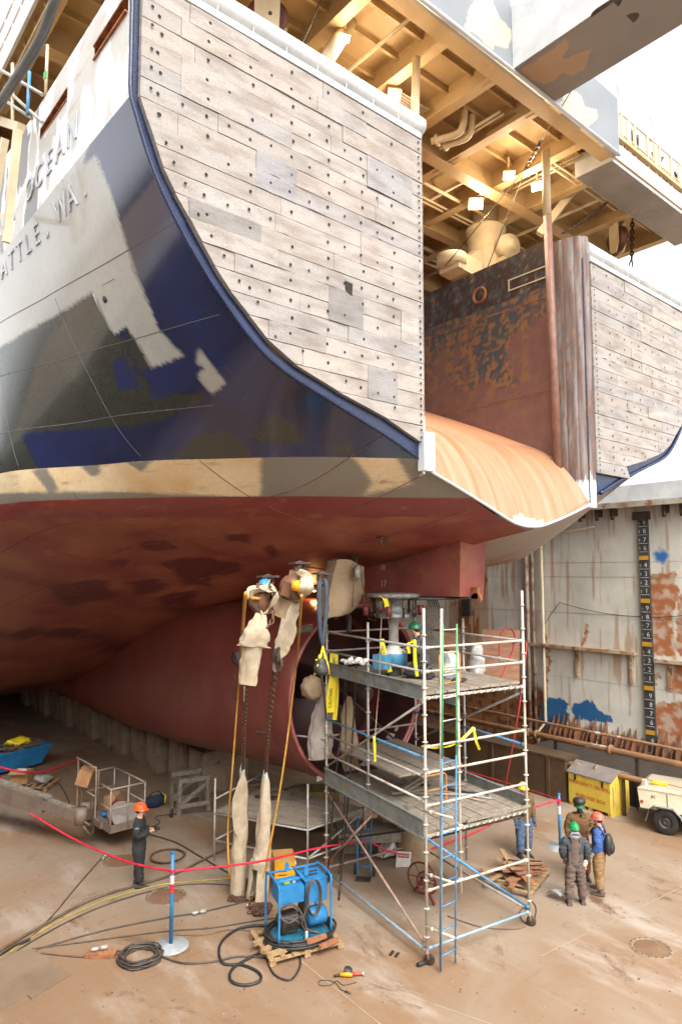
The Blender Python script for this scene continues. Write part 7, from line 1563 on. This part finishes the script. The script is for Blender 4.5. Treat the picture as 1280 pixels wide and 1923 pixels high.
mb = MB().add([onY(826, 1178, 3.9), onY(862, 1180, 3.6), onY(862, 1270, 3.6), onY(826, 1270, 3.9)], [(3, 2, 1, 0)]); mb.v += [v + Vector((.012, .012, 0)) for v in mb.v[:4]]; mb.c += [None] * 4; mb.f += [(4, 5, 6, 7), (0, 1, 5, 4), (1, 2, 6, 5), (2, 3, 7, 6), (3, 0, 4, 7)]; mb.sm += [False] * 5
solo(mb, 'plywood_sheet', 'plywood_brown', 'narrow brown plywood sheet behind the green ladder', 'plywood', onY(844, 1270, 3.7))
hline([onY(937, 1232, 2.6), onY(938, 1200, 2.7), onY(948, 1180, 2.8), onY(962, 1184, 2.8), onY(966, 1204, 2.6), onY(955, 1240, 2.2), onY(938, 1275, 2.0), onY(934, 1278, 1.9)], .022, 'hose_red', 'red air hose looped over the plywood on the upper deck')
hline([onY(962, 1208, 2.6), onY(985, 1204, 1.2), onY(985, 1240, .6), onY(975, 1320, .6), onY(960, 1410, .9), onY(946, 1480, 1.4), onY(930, 1530, 2.2)], .02, 'hose_red', 'red air hose hanging down the right side of the scaffold')
solo(MB().tube([onY(937, 1232, 2.6), onY(937, 1240, 2.6), onY(950, 1241, 2.55)], .03, 8), 'hose_valve', 'steel', 'small brass coloured valve on the end of the red hose', 'valve', onY(940, 1238, 2.6))
solo(MB().box(onX(875, 1140, 11.9), (.12, .45, .8)), 'tarp_strip', 'steel_dark', 'dark grey fender pad hanging on the dock wall behind the rudder box', 'pad', onX(875, 1140, 11.9))
mb = MB()
for k in range(7): p = onY(645 + k * 7, 1240 + (k % 2) * 3, 3.6 - k * .2); mb.ball(p, (.1, .05, .04 + .02 * (k % 3)), 8, 6)
solo(mb.jitter(.04, 9), 'white_cloth', 'white', 'white cloth draped along the second rail of the scaffold', 'cloth', onY(665, 1242, 3.4))
solo(MB().tube(curve([onY(628, 1162, 4.4), onY(634, 1152, 4.4), onY(648, 1152, 4.35), onY(655, 1160, 4.3), onY(655, 1190, 4.3)], 5), .06, 8).jitter(.05, 6), 'rag_bundle', 'steel_dark', 'dark rags tied on top of the back scaffold leg', 'rags', onY(640, 1155, 4.4))
t = thing('junction_box', 'dark grey junction box hung on the nozzle rim beside the canvas', 'junction box', onY(566, 1182, 4.85)); c = onY(566, 1182, 4.85); MB().box(c, (.55, .2, .16), (0, -.15, -.6)).build('case', 'steel_dark', t); MB().box(c + Vector((-.05, -.12, 0)), (.45, .02, .1), (0, -.15, -.6)).build('front', 'iron', t)
t = thing('work_lamp', 'lit orange work lamp glowing under the hull by the rudder box', 'lamp', onY(588, 1100, 7.2)); c = onY(590, 1104, 7.2)
MB().lathe([(.02, .1), (.1, .08), (.14, -.04)], c, (-.2, -.3, 1), 16).build('shade', 'steel_dark', t); MB().ball(c - Vector((0, 0, .03)), .08, 12, 8).build('bulb', pmat('lit_orange_bulb', (1, .6, .2), None, emit=((1, .5, .15), 8), grain=0, bump=0), t)
ld = bpy.data.lights.new('work_lamp_glow', 'POINT'); ld.energy = 7; ld.color = (1, .5, .18); ld.shadow_soft_size = .1; lo = bpy.data.objects.new('work_lamp_glow', ld); COL.objects.link(lo); lo.location = c + Vector((-.1, -.1, -.12))
# chain heaps at the foot of the sleeves
def heap(px, py, r, h, lab, n_=7):
    c = onZ(px, py, 0); mb = MB(); rnd = random.Random(px)
    for k in range(n_): chain(mb, [c + Vector((rnd.gauss(0, r * .5), rnd.gauss(0, r * .5), abs(rnd.gauss(h * .3, h * .3)) + .02)) for _ in range(5)], .1, .016)
    o = solo(mb, 'chain_heap', 'chain', lab, 'chain', c); return o
heap(486, 1716, .2, .16, 'rusty heap of chain at the foot of the right sleeve', 12); heap(445, 1690, .22, .06, 'rusty chain lying round the foot of the left sleeve', 5); heap(462, 1672, .2, .2, 'brown tangle of chain between the two standing sleeves', 7)
solo(MB().ball(onZ(470, 1700, .05), (.09, .05, .05), 10, 8).jitter(.04, 9), 'rag', 'white', 'white rag on the floor between the two sleeves', 'rag', onZ(470, 1700, 0))
# steel work and gear on the low scaffold
mb = MB(); rnd = random.Random(8); o = onZ(510, 1590, 1.3); 
for k in range(9): p = Vector((A.lerp(D, .6)).lerp(B.lerp(C_, .6), rnd.uniform(.1, .7))) + up(1.28 + rnd.uniform(0, .4)); mb.bar(p, p + Vector((rnd.uniform(-.6, .6), rnd.uniform(-.6, .6), rnd.uniform(-.1, .35))), .05, .05)
solo(mb, 'scrap_steelwork', 'iron', 'tangled dark steel frame on the low scaffold under the nozzle', 'scrap steel', o)
t = thing('machine_crate', 'olive yellow machine box on the floor under the nozzle', 'crate', onZ(590, 1545, 0)); c = onZ(592, 1555, 0); om = pmat('olive_machine', lin('#8f8048'), lin('#75683a'), 3, rough=.6); MB().box(c + up(.75), (1.3, .8, .7), (0, 0, -.65)).build('case', om, t); MB().box(c + up(.28), (1.1, .7, .3), (0, 0, -.65)).build('foot', om, t)
mb = MB().lathe([(.52, 0), (.5, .5), (.42, 1.3), (.4, 1.6)], onZ(780, 1605, 0), (0, 0, 1), 28); solo(mb.jitter(.04, 2), 'canvas_column', 'canvas_tan', 'thick column wrapped in tan canvas behind the danger sign', 'column', onZ(780, 1605, 0))
sleeve([onZ(728, 1590), onZ(728, 1590) + up(.8), onZ(726, 1590) + up(1.7)], [.32, .26, .2], 'canvas_tan', 'tan canvas sleeve standing behind the hand truck', folds=3, amp=.12)
mb = MB().box(onZ(690, 1560, .55), (1.6, 1.0, .25), (0, 0, -.6)).box(onZ(690, 1575, .2), (1.4, .8, .4), (0, 0, -.6)); solo(mb, 'timber_stack', 'wood_old', 'dark stack of timbers on the floor under the scaffold deck', 'timber stack', onZ(690, 1575, 0))
# snatch blocks, chains and wires of the ship's stern gear
def snatch(c, h, rz, label, tilt=0.0):
    t = local('snatch_block', label, 'snatch block', c, None, rz)
    for y in (-.12, .12): MB().prism([(-.16, .5 * h), (.16, .5 * h), (.22, .1 * h), (.2, -.4 * h), (.1, -.5 * h), (-.1, -.5 * h), (-.22, -.3 * h), (-.22, .1 * h)], (0, y + .01, 0), (1, 0, 0), (0, 0, 1), .025).build('cheek_plate', 'cream_light', t)
    MB().lathe([(0, -.09), (.3, -.09), (.36, -.1), (.3, -.03), (.3, .03), (.36, .1), (.3, .09), (0, .09)], (0, 0, -.12 * h), (0, 1, 0), 28).build('sheave', pmat('red_brown_sheave', lin('#6a3b2c'), lin('#4b2c22'), 5, rough=.5, metal=.2), t)
    MB().tube([Vector((.1 * cos(a), 0, .6 * h + .14 * sin(a))) for a in [2 * pi * k / 16 for k in range(16)]], .035, 8, closed=True).build('shackle', 'iron', t)
    mb = MB()
    for z in (-.35, -.1, .2): mb.lathe([(0, .02), (.03, .02), (.035, 0)], (0.05, -.135, z * h), (0, -1, 0), 8)
    mb.build('bolt', 'iron', t); MB().box((0.03, -.135, .3 * h), (.12, .012, .2)).build('opening', 'iron', t)
snatch(onY(1158, 440, 1.2), 1.15, 1.1, 'cream cheeked snatch block with rusty sheave hanging over the right tower')
snatch(onY(502, 25, .9), 1.15, -.6, 'cream cheeked snatch block with red brown sheave above the left tower')
solo(chain(MB(), [onY(1186, 412, 1.1), onY(1186, 450, 1.1), onY(1185, 486, 1.1)], .16, .025).tube([onY(1185, 486, 1.1), onY(1180, 498, 1.1), onY(1182, 522, 1.1)], .022, 6).tube([onY(1185, 486, 1.1), onY(1187, 498, 1.1), onY(1182, 510, 1.1)], .022, 6), 'hanging_chain', 'iron', 'dark chain sling hanging from the wing beside the snatch block', 'chain', onY(1186, 412, 1.1))
wp = onY(1015, 265, .4); wk = onY(985, 318, 1.4)
solo(MB().tube([onZ(1138, 60, 17.45), wp], .012, 6), 'wire_rope', 'cable_steel', 'straight wire rope from the grey horn beam to the post head', 'wire', wp)
solo(chain(MB(), [wp, wp.lerp(wk, .5), wk], .14, .02), 'short_chain', 'iron', 'short chain joining the three wires below the post head', 'chain', wk)
solo(MB().tube([wk, onY(835, 500, 3.6)], .012, 6), 'wire_rope', 'cable_steel', 'wire rope running from the short chain down left to the winch arm', 'wire', wk)
solo(MB().tube([wk, onY(915, 502, 2.6)], .012, 6), 'wire_rope', 'cable_steel', 'steeper wire rope running from the short chain to the inner wall top', 'wire', wk)
solo(MB().tube([onY(602, 0, .6), onY(557, 108, .2)], .014, 6), 'wire_rope', 'cable_steel', 'thin dark wire above the left tower pipe', 'wire', onY(557, 108, .2))
solo(chain(MB(), [onY(1055, 438, 1.2), onY(1080, 425, 1.0), onY(1140, 380, .6)], .12, .018), 'slack_chain', 'iron', 'slack chain from the right column cap up to the overhead deck', 'chain', onY(1055, 438, 1.2))
# access gangway frame at the left edge, with tubes and thick hose
g = thing('access_tower', 'cream steel access frame beside the hull at the upper left', 'access frame', onX(10, 400, -9.3))
MB().bar(onX(12, 455, -9.35), onX(34, 245, -9.35), .12, .14).build('post', 'cream_light', g); MB().bar(onX(-40, 215, -9.4), onX(40, 240, -9.3), .12, .14).build('top_beam', 'cream_light', g); MB().bar(onX(-30, 395, -9.4), onX(16, 410, -9.35), .1, .1).build('mid_beam', 'cream_light', g)
MB().bar(onX(-20, 440, -9.6), onX(10, 260, -9.6), .1, .12).build('post', 'cream_light', g)
for a, b_, m_ in (((-20, 118), (80, 178), 'steel'), ((0, 182), (60, 222), 'steel'), ((24, 230), (24, 120), 'cream_light'), ((52, 215), (56, 135), 'blue_tube'), ((10, 165), (80, 230), 'steel')): MB().cyl(onX(*a, -9.2), onX(*b_, -9.15), .03, 8).build('guard_rail', m_, g)
solo(MB().tube(curve([onX(-30, 235, -9.5), onX(20, 160, -9.5), onX(70, 80, -9.5), (onX(95, 20, -9.5)), onX(118, -40, -9.5)], 8), .06, 10), 'supply_hose', pmat('grey_supply_hose', lin('#55585b'), lin('#6a6d70'), 3, rough=.5), 'thick grey supply hose rising past the access frame', 'hose', onX(-30, 235, -9.5))
solo(MB().tube(curve([onX(-30, 250, -9.45), onX(24, 168, -9.45), onX(76, 86, -9.45), (onX(101, 22, -9.45)), onX(124, -40, -9.45)], 8), .035, 10), 'supply_hose', pmat('grey_supply_hose', lin('#55585b')), 'thinner grey supply hose alongside the thick one', 'hose', onX(-30, 250, -9.45))
t = thing('green_tag_post', 'small cream post with a green tag above the access frame', 'post', onX(86, 160, -8.7)); MB().cyl(onX(86, 178, -8.7), onX(90, 85, -8.7), .03, 8).build('post', 'cream_light', t); MB().box(onX(85, 142, -8.72), (.03, .1, .14)).build('tag', 'green_tube', t)
